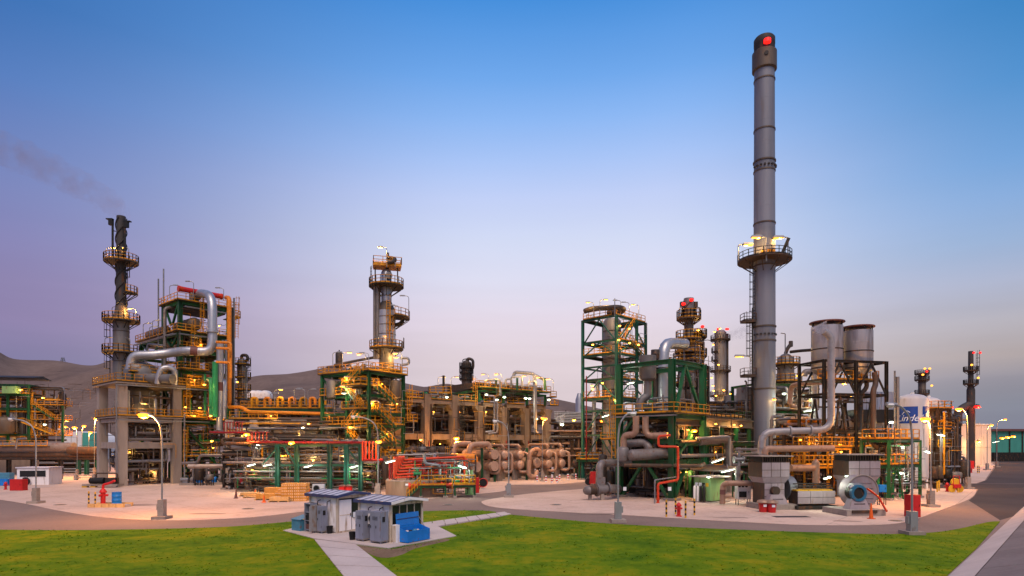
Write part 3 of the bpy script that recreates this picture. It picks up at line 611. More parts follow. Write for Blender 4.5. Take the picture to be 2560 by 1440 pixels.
# ================================================================ concrete heater frame with the spiral-straked stack
S = Site(304, 88.6, 50)
ax, by = S.x(440), S.y(256)            # right-hand and left-hand column lines
t = thing('heater_support', 'three storey concrete frame of square columns carrying the spiral stack', 'frame', S.o, S.rz)
zs1, zs2, zs3 = S.z(1105), S.z(1046), S.z(962)
for x in (0, ax):
    for y in (0, by):
        MB().box((x, y, zs3 / 2), (1.22, 1.22, zs3 + .14)).build('column', 'concrete', t, False)
for z, d in ((zs1 - .5, .95), (zs2 - .25, .55)):
    for y in (0, by): MB().box((ax / 2, y, z), (ax - 1.24, .8, d)).build('beam', 'concrete', t, False)
    for x in (0, ax): MB().box((x, by / 2, z), (.8, by - 1.24, d)).build('beam', 'concrete', t, False)
MB().box((ax / 2, by / 2, zs2 + .22), (ax + 1.5, by + 1.5, .16)).build('slab', 'concrete', t, False)
MB().box((ax / 2, by / 2, zs3 + .28), (ax + 2.1, by + 2.1, .22)).build('slab', 'concrete', t, False)
deck(t, -1.1, ax + 1.1, -1.1, by + 1.1, zs3 + .41, 'xyXY')
deck(t, -.8, ax + 4.4, -.8, by + .8, zs2 + .31, 'xyX')
deck(t, ax + 1.12, ax + 5.2, -1.1, 4.5, zs3 + .1, 'yX')
tray(t, (-1.2, -1.5, zs3 - .1), (ax + 5.5, -1.5, zs3 - .1)); tray(t, (-1, -1.2, zs2 - .25), (ax + 4.5, -1.2, zs2 - .25))
ladder(t, ax + 1.3, -1.35, zs2 + .3, zs3 + 1.2, -PI / 2, cage=False); ladder(t, ax + 1.0, -.9, 2.6, zs1 + 1.5, -PI / 2)
deck(t, ax + .75, ax + 6, -.8, 1.2, zs1 - 2.4, 'yX')
MB().tube([(-.9, -.9, 0), (-.9, -.9, zs3)], .09, 8).build('downpipe', 'galv', t); MB().tube([(ax + .9, -.9, 0), (ax + .9, -.9, zs3 - 4)], .12, 8).build('downpipe', 'galv', t)
C = S.w(ax * .45, by * .5)
drum_v((C.x, C.y, 0), 2.7, 7.4, 'clad', 'wide clad heater drum standing inside the concrete frame', legs=False, z0=zs1 + .2, name='heater_drum')
drum_v(S.w(ax * .5, by * .45, zs3 + .55), 2.3, 2.1, 'clad', 'pale domed vessel top on the concrete frame roof', legs=False, name='domed_vessel', dome=.55)
# the walkway round the dome
S2 = Site(330, 91.5, 50); w = beams_frame(S2, 'access_platform', 'yellow railed access platform round the pale dome on the concrete frame', 'platform', (0, 4.6), (0, 3.4), (S2.z(930),), 'green', .2, .22, base=zs3 + .5)
deck(w, -.3, 4.9, -.3, 3.7, S2.z(930) + .01, 'xyXY')
# stack
D = 94.5; c0 = Vector((X(303, D), D, 0)); px = D / F; zb = zs3 + .5
t = thing('spiral_stack', 'dark flue stack wound with spiral strakes above ring platforms', 'stack', (c0.x, c0.y, zb), 0)
def zz(py): return Z(py, D) - zb
MB().lathe([(18 * px, 0), (18 * px, zz(800)), (17.5 * px, zz(797))], n=28).build('lower_shell', 'clad', t)
MB().lathe([(17.5 * px, zz(797)), (12 * px, zz(765))], n=28).build('cone', 'clad_dark', t)
MB().lathe([(11.8 * px, zz(765)), (10.2 * px, zz(543)), (10.0 * px, zz(541))], n=28).build('upper_shell', 'soot', t)
for k in range(3):
    b = MB(); n = 90; pts = []
    for i in range(n + 1):
        f = i / n; a = 2 * PI * (k / 3 + f * 2.1); r = (11.5 - 1.3 * f) * px + .1; pts.append((r * math.cos(a), r * math.sin(a), zz(768) + (zz(545) - zz(768)) * f))
    b.tube(pts, .085, 5, 0, 1); b.build('strake', 'soot', t)
for py in (905, 862, 830): MB().lathe([(18.3 * px, zz(py)), (18.6 * px, zz(py) + .02), (18.6 * px, zz(py) + .12), (18.3 * px, zz(py) + .14)], n=28).build('band', 'clad_dark', t)
ring_platform(t, 17.5 * px, 41 * px, zz(803), deck='soot'); ring_platform(t, 18 * px, 41 * px, zz(882), deck='soot'); ring_platform(t, 11.3 * px, 38 * px, zz(655), deck='soot')
ring_platform(t, 11.5 * px, 36 * px, zz(733), -.7, .5, deck='soot')
ladder(t, 16 * px, -6 * px, zz(733), zz(655), -.4, 'dark_steel'); ladder(t, -24 * px, -6 * px, zz(882), zz(803), -2.6, 'dark_steel'); ladder(t, -24 * px, -6 * px, zz(960), zz(882), -2.6, 'dark_steel')
for s, py in ((-1, 556), (1, 562)):
    MB().tube([(s * 15 * px, -.6, zz(655)), (s * 15 * px, -.6, zz(py))], .16, 8).build('guide_post', 'dark_steel', t); MB().bar((s * 10 * px, -.3, zz(580)), (s * 15 * px, -.6, zz(580)), .12).build('bracket', 'dark_steel', t, False)
    b = MB().box((s * 19 * px, -.6, zz(py) - .2), (.6, .5, .9)); b.box((s * 22 * px, -.6, zz(py) + .3), (1.0, .5, .15)); b.build('warning_beacon', 'black', t, False)
SG = 'lamps on the spiral stack'
for pxl, py, a, lit, h in ((266, 655, .1, 'warm', 2.2), (322, 652, PI, 'warm', 2.0), (280, 803, .1, 'warm', 2.2), (340, 803, PI, 'warm', 1.9), (262, 882, .1, None, 2.3), (325, 882, PI, None, 2.2)):
    hook_lamp(W(pxl, py, D - .4), a, ('lit' if lit else 'unlit') + ' hooked lamp on a ring platform of the spiral stack', SG, lit, h, power=160 if lit else 0)
# big silver transfer line from the dome up the green tower
pipe(P3([(326, 925, 92.5), (330, 888, 92.5), (385, 888, 93), (428, 882, 94), (470, 876, 93.5), (531, 882, 94.5), (531, 738, 95), (498, 733, 99), (485, 750, 101)]), 11 * .0628, 'silver', 'wide silver transfer pipe with a dark red band climbing the green tower', name='transfer_pipe', n=18, band=(4, .12, .42, 'cap_brown'), flanges=((5, .35),), bend=2.6)
pipe(P3([(393, 960, 90), (402, 918, 90), (437, 920, 91), (437, 962, 91.5)]), .4, 'silver', 'silver looped pipe on the concrete frame roof', n=12)
pipe(P3([(360, 945, 91), (432, 948, 90)]), .75, 'clad', 'stubby horizontal clad header on the concrete frame roof', name='header_pipe', n=16)
# ================================================================ green tower with five decks
S = Site(450, 97, 50); gx, gy = S.x(572), S.y(410); gw = S.y(354)
z1, z2, z3, z4, z5, z6 = S.z(752), S.z(829), S.z(872), S.z(925), S.z(965), S.z(1050)
pz = {(0, gw): z2, (gx, gw): z2}
bra = []
for z0_, z1_ in ((z2, z1), (z3, z2), (z6, z5)):
    bra += [((0, gy * .1, z1_ - .4), (0, gy * .45, z0_ + .3 * (z1_ - z0_))), ((0, gy * .9, z1_ - .4), (0, gy * .55, z0_ + .3 * (z1_ - z0_))), ((gx * .9, 0, z1_ - .4), (gx * .6, 0, z0_ + .5 * (z1_ - z0_)))]
bra += [((0, gy + .4, z2 - .4), (0, (gy + gw) / 2, z3)), ((0, gw - .4, z2 - .4), (0, (gy + gw) / 2, z3)), ((0, 0, 0), (0, gy, z6)), ((gx, 0, 0), (0, 0, z6))]
t = beams_frame(S, 'process_tower', 'tall green steel tower with five yellow railed decks', 'tower', (0, gx), (0, gy, gw), (z6, z5, z4, z3, z2, z1), 'green', .62, .5, braces=bra, post_z=pz)
deck(t, 0, gx, 0, gy, z1 + .02, 'xyXY', over=.7); deck(t, 0, gx, 0, gw, z2 + .02, 'xyXY', over=.8); deck(t, 0, gx, 0, gy, z3 + .02, 'yX', over=.3); deck(t, -.5, gx * .5, -1.6, gy, z4 + .02, 'xyX'); deck(t, 0, gx, 0, gy, z5 + .02, 'yX', over=.3)
deck(t, 0, gx, 0, gy, z6 + .02, 'y', over=.3); deck(t, gx + .8, gx + 2.2, .2, gy * .6, z1 - 1.2, 'yX')
tray(t, (-.5, -1, z2 - .5), (gx * .6, -1, z2 - .5)); tray(t, (-1, -.5, z2 - .5), (-1, gw, z2 - .5)); tray(t, (.4, -.7, z1 - .9), (gx, -.7, z1 - .9))
for xx, z0_, z1_ in ((gx * .38, z2 + .2, z1 + 1.3), (gx * .2, z3 + .2, z2 + 1.2), (gx * .3, z4 + .2, z3 + 1.2), (gx + .9, z2, z1 + 1.2)): ladder(t, xx, -1.0, z0_, z1_, -PI / 2)
MB().box((gx * .5, gy * .5, z1 - .75), (gx - .8, gy - .8, .5)).build('floor_beams', 'dark_steel', t, False); MB().box((gx * .5, gw * .5, z2 - .7), (gx - .8, gw - .8, .5)).build('floor_beams', 'dark_steel', t, False)
def on(S_, x, y, z): return S_.w(x, y, z)
vessel_h(on(S, gx * .3, .2, z2 + 1.6), on(S, gx * .3, gy, z2 + 1.6), 1.1, 'clad_dark', 'dark horizontal drum under the top deck of the green tower', saddles=True, zb=z2 + .2)
vessel_h(on(S, .8, gy + 1.2, z2 + 1.3), on(S, .8, gw - 1.5, z2 + 1.3), .8, 'pipe_grey', 'grey horizontal drum on the lower wing of the green tower', zb=z2 + .2)
vessel_h(on(S, gx * .05, -.2, z1 + 1.9), on(S, gx * .75, -.2, z1 + 1.9), .42, 'red', 'small red cylinder with red end caps on the top deck of the green tower', name='red_cylinder', zb=z1 + .2, hm='bright_red', head='flat')
vessel_h(on(S, gx * .55, .2, z5 + 1.5), on(S, gx * .55, gy, z5 + 1.5), 1.0, 'clad_dark', 'dark horizontal drum on a middle deck of the green tower', zb=z5 + .2)
for q in range(3): drum_v(on(S, gx * (.2 + .3 * q), gy * .6, z4 + .2), .7, 1.6, ('clad', 'pipe_grey', 'clad_dark')[q], ('pale', 'grey', 'dark')[q] + ' upright drum on the middle deck of the green tower', legs=True)
for (pxl, py, a, h) in ((424, 745, .1, 2.0), (484, 745, PI, 2.6), (559, 752, PI, 2.0), (358, 845, .1, 2.3), (374, 845, .3, 1.8), (381, 838, 0, 2.3)): hook_lamp(W(pxl, py, 98), a, 'unlit hooked lamp on a deck of the green tower', 'unlit lamps on the green tower', None, h)
for i, (pxl, py0, py1) in enumerate(((396, 870, 697), (409, 815, 672))): pipe(P3([(pxl, py0, 101), (pxl, py1, 101)]), .12, 'galv', ('thicker' if i == 0 else 'needle thin') + ' grey vent mast beside the green tower', name='vent_mast', n=8, cat='mast')
pipe(P3([(412, 960, 98), (412, 770, 98), (440, 768, 99.5)]), .26, 'pipe_grey', 'grey pipe climbing the edge of the green tower', n=10, flanges=((0, .5),))
pipe(P3([(363, 905, 99), (370, 860, 99), (412, 865, 98)]), .2, 'galv', 'thin bent pipe under the lower wing of the green tower')
# vertical bank of pipes on the tower's east side
for i, (pxl, y0, y1, r, m, lb) in enumerate(((538, 1042, 905, .42, 'pipe_green', 'green riser pipe'), (529, 1042, 950, .4, 'pipe_green', 'shorter green riser pipe with a bent top'), (549, 1075, 858, .48, 'silver', 'broad silver riser pipe with a brown band'), (560, 1046, 952, .38, 'silver', 'short silver riser pipe'), (557, 1000, 850, .18, 'galv', 'thin grey riser pipe'), (565, 1030, 850, .2, 'galv', 'thin pale riser pipe'), (573, 1008, 745, .36, 'pipe_orange', 'orange riser pipe reaching the top deck'), (581, 1040, 770, .22, 'dark_steel', 'dark riser pipe at the tower corner'), (522, 1050, 940, .14, 'pipe_red', 'thin red riser pipe'), (513, 1040, 935, .2, 'pipe_green', 'thin green riser pipe'), (585, 1046, 745, .14, 'galv', 'hair thin riser pipe at the tower corner'))):
    Dp = 93.5 + i * .55; top = [(pxl, y1, Dp)] if i not in (1, 3, 6, 8) else [(pxl, y1, Dp), (pxl - 7, y1 - 1, Dp + 2)]
    pipe(P3([(pxl, y0, Dp)] + top), r, m, lb + ' on the flank of the green tower', n=12, band=(0, .45, .55, 'cap_brown') if i == 2 else None, flanges=((0, .3),) if i % 2 else ())
for i, py in enumerate((855, 870, 905)): pipe(P3([(541, py, 92.8), (577, py + 2, 92.8), (577, py + 40, 92.8)]), .2, 'pipe_orange', 'orange tie pipe across the riser bank', 'orange tie pipes')
pipe(P3([(573, 1008, 97), (573, 1018, 97), (604, 1018, 96), (622, 1030, 95), (660, 1031, 94), (900, 1037, 92)]), .3, 'pipe_orange', 'long orange pipe running from the riser bank over the pipe rack', n=12)
# slim column with hoops beyond the tower
t = thing('slim_column', 'slim grey column with small yellow platforms beyond the green tower', 'column', (X(604, 112), 112, 0)); q = 112 / F
MB().lathe([(11 * q, 0), (11 * q, Z(905, 112)), (7 * q, Z(898, 112)), (1 * q, Z(896, 112))], n=20).build('shell', 'clad', t)
for py in (912, 945, 975, 997): ring_platform(t, 11 * q, 22 * q, Z(py, 112), -2.4, .6)
for dx in (9, 14, 18): MB().tube([(dx * q, -1, 0), (dx * q, -1, Z(906 + dx, 112))], .16, 6).build('riser', 'galv', t)
MB().tube([(0, 0, Z(897, 112)), (0, 0, Z(888, 112)), (14 * q, 0, Z(888, 112)), (16 * q, 0, Z(900, 112)), (8 * q, 0, Z(903, 112))], .3, 8, 1).build('overhead_pipe', 'pipe_dark', t); ladder(t, 19 * q, -1, Z(960, 112), Z(905, 112), 0, 'dark_steel')
# ================================================================ low pipe rack between the green tower and the middle tower
S = Site(575, 88, 8); wx = S.x(905)
xs = [0, wx * .18, wx * .36, wx * .54, wx * .72, wx * .9]
rk = thing('low_pipe_rack', 'low pipe rack on concrete posts between the green tower and the middle column', 'pipe rack', S.o, S.rz)
zl = [S.z(1115), S.z(1076), S.z(1050)]
for x in xs:
    for y in (0, 5): MB().box((x, y, zl[2] / 2), (1.1, .9, zl[2])).build('post', 'concrete', rk, False)
    for z in zl: MB().box((x, 2.5, z - .3), (.6, 4.08, .5)).build('cross_beam', 'concrete_warm', rk, False)
deck(rk, xs[0], xs[2], -.4, 1.2, zl[2] + .05, 'y'); deck(rk, xs[3], xs[5], -.4, 1.2, zl[1] + .05, 'y')
for i in range(26):
    lv = i % 3; y = .6 + (i // 3) * .52; r = random.choice((.16, .2, .26)); z = zl[lv] + r - .05 + (.0 if lv < 2 else .0)
    m = random.choice(('pipe_dark', 'pipe_dark', 'pipe_grey', 'brown_steel', 'pipe_dark', 'galv'))
    pipe([S.w(-1 + random.random(), y, z), S.w(wx + random.random() * 2, y, z)], r, m, {'pipe_dark': 'dark', 'pipe_grey': 'grey', 'brown_steel': 'rust brown', 'galv': 'galvanised'}[m] + ' straight pipe, ' + ORD[i // 3] + ' from the yard on the ' + ('lowest', 'middle', 'top')[lv] + ' tier of the low rack', 'pipes in the low rack', n=8)
# yellow railed walkways and small vents on the low rack
S3 = Site(600, 96, 5)
wk = beams_frame(S3, 'pipe_bridge', 'green steel bridge with yellow rails and small orange bends above the low rack', 'pipe bridge', (0, S3.x(680), S3.x(760), S3.x(830)), (0, 3.2), (S3.z(1022),), 'green', .3, .32)
deck(wk, 0, S3.x(830), 0, 3.2, S3.z(1022) + .02, 'yxX')
for i, pxl in enumerate((630, 662, 694, 724, 752, 775, 800)): pipe(P3([(pxl, 1020, 97), (pxl, 995, 97), (pxl + 13, 995, 97), (pxl + 13, 1012, 97)]), .24, 'pipe_orange' if i % 2 else 'yellow', ('orange' if i % 2 else 'yellow') + ' goose neck pipe on the green pipe bridge', 'goose necks, ' + ('orange' if i % 2 else 'yellow'))
for i, pxl in enumerate((632, 645, 662)):
    vessel_h(W(pxl, 990, 150), W(pxl + 6, 990, 157), 1.4, 'white', 'white storage bullet beyond the low pipe rack', 'white storage bullets', name='storage_bullet', zb=0)
for i, (pxl, py, lit, a) in enumerate(((687, 1012, 'yel', 0), (762, 1012, None, PI), (770, 1012, None, 0), (675, 1022, None, 0), (735, 1010, None, 0))): hook_lamp(W(pxl, py, 96.5), a, ('lit' if lit else 'unlit') + ' hooked lamp on the green pipe bridge', 'lamps on the green pipe bridge', lit, 2.4, power=120 if lit else 0)
# red fire-water line with comb-like expansion loops
for i, (x0, x1, y0, y1, D_) in enumerate(((560, 605, 1055, 1080, 80), (621, 667, 1080, 1102, 77), (906, 940, 1104, 1152, 72.5))):
    t = thing('pipe_comb', ('dark red comb of short vertical pipes by the silver risers', 'dark red comb of short vertical pipes over the crates', 'bright red comb of tall vertical pipes behind the street lamp')[i], 'pipe', W(x0, y1, D_)); o = W(x0, y1, D_); n = (7, 6, 5)[i]; m = 'pipe_red' if i < 2 else 'bright_red'
    for k in range(n):
        x = X(x0 + (x1 - x0) * k / (n - 1), D_) - o.x; h = (y1 - y0) * D_ / F; MB().tube([(x, .8, h), (x, 0, h), (x, 0, 0), (x, .8, 0)], .075, 8).build('vertical_pipe', m, t)
pipe(P3([(525, 1080, 80), (560, 1081, 79.5), (620, 1081, 78), (620, 1105, 77), (910, 1106, 73), (910, 1150, 72.5), (958, 1150, 71.5)]), .14, 'pipe_red', 'long dark red fire water pipe stepping down along the pipe frames', n=10, flanges=((3, .1), (3, .3), (3, .5), (3, .7), (3, .9)))
# green pipe support frame under the red line
S = Site(694, 76, -3); e = [0, S.x(742), S.x(824), S.x(866), S.x(902)]
zt = S.z(1111)
br = [((e[0], 0, zt - .4), (e[0] - 2.0, 0, zt - 2.6)), ((e[1], 0, zt - 2.8), (e[1] - 1.6, 0, zt - .3)), ((e[3], 0, zt - .4), (e[4], 0, zt - 2.6)), ((e[4], 2.5, zt - .4), (e[3], 2.5, zt - 2.6))]
t = beams_frame(S, 'pipe_support', 'green portal frame on round posts under the dark red pipe', 'frame', e, (0, 6), (S.z(1160), zt), 'teal', .5, .28, braces=br)
deck(t, e[1], e[3], 2.2, 5.5, S.z(1172), 'y', rm='yellow')
for i in range(12):
    z = (zt + .15, S.z(1160) + .15)[i % 2]; y = .8 + (i // 2) * .85; m = random.choice(('pipe_grey', 'pipe_dark', 'brown_steel')); pipe([S.w(-7, y, z), S.w(e[4] + 1.5, y, z)], .17, m, {'pipe_dark': 'dark', 'pipe_grey': 'grey', 'brown_steel': 'rust brown'}[m] + ' pipe, ' + ORD[i // 2] + ' from the yard on the ' + ('upper', 'lower')[i % 2] + ' beams of the green portal frame', 'pipes on the green portal frame', n=8)
pipe(P3([(590, 1148, 80), (646, 1148, 79), (646, 1125, 79), (580, 1118, 80)]), .28, 'pipe_grey', 'grey looped pipe below the red comb', n=10)
pipe(P3([(456, 1158, 85), (495, 1157, 84.5), (500, 1138, 84.5), (640, 1140, 82), (640, 1118, 81)]), .22, 'pipe_grey', 'grey stepped pipe below the concrete frame', n=10)
pipe(P3([(470, 1166, 84), (570, 1165, 83.5)]), .3, 'concrete', 'pale horizontal beam under the stepped pipe', name='pipe_sleeper', cat='beam', n=4)
# ground-level clutter
TP = 'pumps under the green portal frame'
for i, (pxl, py) in enumerate(((470, 1213), (505, 1212), (540, 1211), (585, 1210), (640, 1217), (668, 1222), (760, 1214), (790, 1217), (845, 1217), (880, 1214))): pump(G(pxl, py), random.choice((0, .5, PI, 2.4)), ('blue' if i % 3 else 'grey') + ' motor pump on a plinth under the pipe frames', 'pumps under the pipe frames, ' + ('blue' if i % 3 else 'grey'), 'blue' if i % 3 else 'galv', 1.1)
for i, (pxl, py, r, h) in enumerate(((838, 1222, .28, 2.6), (886, 1222, .28, 2.6))): drum_v(G(pxl, py), r, h, 'white', 'slim white cylinder standing under the green portal frame', 'slim white cylinders', n=12)
for i, (pxl, py, w_, h_, m, lb) in enumerate(((647, 1222, 1.5, 1.3, 'panel_lilac', 'pale double switch box on legs beside the teal post'), (665, 1222, .8, 1.2, 'galv', 'grey switch box on legs beside the teal post'), (676, 1222, .8, 1.3, 'wood_pale', 'tan switch box on legs beside the teal post'), (689, 1222, .8, 1.2, 'panel_lilac', 'pale single switch box on legs beside the teal post'), (712, 1228, .75, .9, 'blue', 'blue box under the portal frame beside the teal post'), (728, 1228, .75, .9, 'blue', 'blue box under the portal frame beside the crates'), (762, 1225, 1.1, 2.0, 'galv', 'tall grey cabinet under the portal frame'))): cabinet(pxl, py, w_, .6, h_, m, lb, legs=1.1 if i < 6 else 0)
cabinet(612, 1226, 1.0, .7, 1.3, 'red', 'red hose box on legs at the paving edge', legs=1.0, name='hose_box'); pump(G(607, 1228), .4, 'dark small engine in front of the red hose box', None, 'black', .8)
for (pxl, py, pw_) in ((885, 1167, 420), (770, 1166, 300), (668, 1163, 200), (628, 1163, 250)): tube_lamp(W(pxl - 12, py + 3, 74), W(pxl + 12, py - 3, 75.5), 'bright white strip light hung in the pipe frames', 'white strip lights in the pipe frames', pw_ * .5)
for i, (pxl, py, D_, lt) in enumerate(((617, 1087, 76.5, 'sod'), (729, 1108, 72.5, 'sod'), (947, 1105, 71.5, 'sod'))): flood(W(pxl, py, D_), 'glowing orange round lamp on the dark red pipe', 'orange lamps along the red pipe', lt, .8, 420)
for i, (pxl, py, D_, lt, pw_) in enumerate(((645, 1112, 80, 'cool', 150), (757, 1070, 84, 'cool', 60), (772, 1060, 84, 'yel', 120), (875, 1068, 84, 'yel', 120), (892, 1071, 84, 'yel', 120), (530, 1103, 84, 'yel', 120), (527, 1040, 92, 'yel', 80), (511, 962, 92, 'yel', 80), (464, 1018, 96, 'yel', 60), (500, 1020, 96, 'yel', 60), (594, 955, 108, 'yel', 60), (677, 1164, 78, 'cool', 80))): flood(W(pxl, py, D_), ('cool white' if lt == 'cool' else 'yellow') + ' lit work lamp among the western pipework', 'work lamps in the western pipework, ' + lt, lt, .45, pw_)
pipe(P3([(800, 1068, 86), (885, 1070, 84), (890, 1066, 84), (925, 1064, 84)]), .1, 'galv', 'thin pale pipe in the low rack')
# ================================================================ left edge: hydrant island, bins, barrier, far units
b = G(275, 1267); t = thing('island', 'yellow edged concrete island under the blue drum and the fire monitor', 'island', b)
for i in range(5): MB().box((-1.4 + i * .7, -.55, .18), (.66, .3, .36)).build('edge_block', 'wood_pale', t, False)
for i in range(5): MB().box((-1.4 + i * .7, .75, .18), (.66, .3, .36)).build('edge_block', 'wood_pale', t, False)
MB().box((0, .1, .12), (3.4, .98, .2)).build('fill', 'slab', t, False)
hydrant(b + Vector((-.75, .1, .22)), 'red fire hydrant with a monitor barrel on the yellow edged island', 1.35, True)
t = thing('oil_drum', 'blue steel drum standing on the yellow edged island', 'drum', b + Vector((.6, .1, .22)), 0); MB().lathe([(.42, 0), (.44, .03), (.42, .06), (.42, .4), (.445, .43), (.42, .46), (.42, .8), (.445, .83), (.42, .86), (.42, 1.2), (.44, 1.23)], n=20).build('shell', 'blue', t)
bollard(G(222, 1266), 'slim black and yellow bollard beside the blue drum island', 'bollards by the drum island', h=1.5, r=.07); bollard(G(238, 1268), 'slim black and yellow bollard beside the blue drum island', 'bollards by the drum island', h=1.5, r=.07)
cabinet(47, 1226, 1.7, .9, 1.5, 'red', 'red fire equipment chest in front of the white site cabin', 'chest', name='fire_chest')
hydrant(G(14, 1224), 'small red hydrant beside the blue bins', .9)
cabinet(6, 1214, 2.4, 1.0, 1.0, 'blue', 'blue low bin beside the white site cabin', 'bin', name='bin'); cabinet(8, 1207, 2.8, 1.0, 1.6, 'blue_light', 'pale blue box behind the low blue bin', 'box', name='box')
S = Site(44, 91, 4); t = thing('site_cabin', 'white site cabin with a long dark window beside the street lamp', 'cabin', S.o, S.rz)
MB().box((2.2, 1.5, 1.25), (4.6, 3, 2.5)).build('wall', 'white_shed', t, False); MB().box((2.2, 1.5, 2.6), (4.9, 3.3, .16)).build('roof', 'roof_grey', t, False); MB().box((2.2, -.03, 1.7), (3.7, .06, .9)).build('window', 'glass', t, False); o = MB().tube(arc(.5, 0, 2 * PI, 0, n=14), .14, 8, 0, 1).build('tyre', 'black', t); o.location = (1.4, -.35, .55); o.rotation_euler = (PI / 2, 0, 0)
for i, (x0, x1, py) in enumerate(((110, 152, 1198), (190, 235, 1200))):
    a, c = G(x0, py), G(x1, py); t = thing('pipe_barrier', ('pipe barrier on concrete blocks beside the site cabin', 'pipe barrier on concrete blocks beside the concrete frame')[i], 'barrier', a); d = c - a
    for q in (0, 1): MB().box(tuple(d * q + Vector((0, 0, .5))), (.5, .5, 1.0)).build('post', 'concrete_base', t, False)
    for z in (.45, .85): MB().tube([(0, 0, z), tuple(d + Vector((0, 0, z)))], .07, 8).build('rail', 'shed_trim', t)
t = thing('pump_skid', 'dark engine skid on yellow feet at the foot of the concrete frame', 'skid', G(258, 1218)); MB().box((0, 0, .35), (5.0, 1.6, .25)).build('base', 'concrete', t, False)
for x in (-2.2, -1): MB().box((x, -.5, .12), (.7, .5, .24)).build('foot', 'bollard_yellow', t, False)
MB().cyl((-1.8, 0, .95), (.2, 0, .95), .45, n=14).build('engine', 'black', t); MB().box((1.3, 0, .9), (1.4, .9, .9)).build('gearbox', 'pipe_dark', t, False); MB().tube([(-1, 0, 1.3), (-1, 0, 2), (2, 0, 2), (2.2, 0, .6)], .1, 8).build('pipe', 'brown_steel', t)
# far western process unit
S = Site(20, 135, 12); q = S.x(72)
t = beams_frame(S, 'western_unit', 'distant green process frame with a pitched roof and yellow platforms', 'frame', (-9, 0, q), (0, 6), (S.z(1085), S.z(1020), S.z(985), S.z(960)), 'green', .45, .4)
deck(t, -9, q, 0, 6, S.z(985) + .02, 'yX', over=.3); deck(t, q + .3, q + 7, 0, 4, S.z(1013) + .02, 'yX'); deck(t, q + .3, q + 7, 0, 4, S.z(1050) + .02, 'yX'); deck(t, q + .3, q + 7, 0, 4, S.z(1090) + .02, 'yX')
stair(t, (q + 5.5, -.3, S.z(1050)), (q + 1, -.3, S.z(1013))); stair(t, (q - 1, -.6, S.z(1055)), (q + 5, -.6, S.z(1085)), sm='yellow')
MB().add([(-10, -1, S.z(944)), (q + 1.4, -1, S.z(944)), (q + 1.4, 7, S.z(944)), (-10, 7, S.z(944)), (-10, 3, S.z(936)), (q + 1.4, 3, S.z(936))], [(0, 1, 5, 4), (2, 3, 4, 5), (0, 4, 3), (1, 2, 5), (3, 2, 1, 0)]).build('roof', 'dark_steel', t, False)
for x in (q + 6.8,): MB().ibeam((x, 0, 0), (x, 0, S.z(1013)), .4).build('post', 'green', t, False)
for i, (pxl, r, y0) in enumerate(((35, 1.3, 985), (75, 2.1, 1030), (18, 1.7, 1030))): drum_v((X(pxl, 138 + i), 138 + i, 0), r, Z(y0, 138), 'clad' if i else 'silver', ('slim silver', 'wide grey', 'broad grey')[i] + ' column inside the distant western frame', legs=False, name='western_column')
drum_v((X(12, 134), 134, Z(1085, 134)), 2.0, 3, 'clad_dark', 'dark hopper in the distant western frame', legs=False, name='hopper'); cabinet(28, 984, 3.2, 1.2, 1.6, 'cabinet_green', 'green machine under the western pitched roof', D=134, name='machine', cat='machine')
for i, (pxl, py) in enumerate(((52, 975), (108, 995), (25, 1108), (112, 1062))): flood(W(pxl, py, 133), 'lit orange lamp on the distant western frame', 'orange lamps on the western frame', 'yel' if i < 3 else 'cool', .7, 150)
# long western duct bridge
for i, (y, r, m, lb) in enumerate(((1118, .95, 'pipe_grey', 'broad pale duct'), (1137, .5, 'brown_steel', 'brown pipe under the pale duct'), (1146, .3, 'pipe_dark', 'dark pipe under the pale duct'))): pipe([W(-150, y, 118), W(185 if i == 0 else 245, y, 118)], r, m, lb + ' crossing the far western yard', n=14, name='duct', cat='duct')
pipe([W(172, 1126, 117), W(246, 1126, 117)], .75, 'brown_steel', 'brownish thick pipe crossing the far western yard', name='duct', cat='duct', n=14)
pipe(P3([(40, 1122, 115.5), (43, 1098, 115.5), (66, 1096, 115.5)]), .2, 'galv', 'thin pipe loop over the far western duct')
for i, pxl in enumerate((20, 80, 150, 195, 215, 240)): tag(MB().ibeam((X(pxl, 118), 118.2, 0), (X(pxl, 118), 118.2, Z(1138, 118)), .6).build('support_post', 'teal' if i > 2 else 'dark_steel', None, False), ('teal' if i > 2 else 'dark') + ' steel post carrying the far western duct', 'post', 'posts of the far western duct, ' + ('teal' if i > 2 else 'dark'))
tag(MB().box((X(10, 122), 122, 2), (14, .3, 4)).build('boundary_wall', 'concrete', None, False), 'low grey concrete wall behind the site cabin', 'wall')
t = thing('railed_walk', 'yellow railed walk on the far western duct', 'walkway', W(60, 1112, 117)); d = MB().box((-3, 0, -.3), (16, 1.2, .1)).build('deck', 'grating', t, False); railing(d, [(-11, -.6, -.25), (5, -.6, -.25)])
# white storage hall
S = Site(150, 240, 6); t = thing('storage_hall', 'low white storage hall with a curved roof far behind the yard', 'hall', S.o, S.rz); w_ = S.x(240); h_ = S.z(1078)
b = MB(); n = 10; vs = [(w_ * .5 - w_ * .5 * math.cos(PI * i / n), y, h_ * (.35 + .65 * math.sin(PI * i / n))) for y in (0, 18) for i in range(n + 1)]
b.add(vs, [(i, i + 1, i + n + 2, i + n + 1) for i in range(n)] + [tuple(range(n, -1, -1))]); b.build('roof', 'white', t); MB().box((w_ / 2, 9, h_ * .17), (w_ - .1, 17.9, h_ * .34)).build('wall', 'white', t, False)
tag(MB().box((X(230, 200), 200, Z(1095, 200) / 2 + .3), (4, 4, Z(1073, 200))).build('green_shed', 'teal_wall', None, False), 'dark green shed at the end of the white storage hall', 'shed')
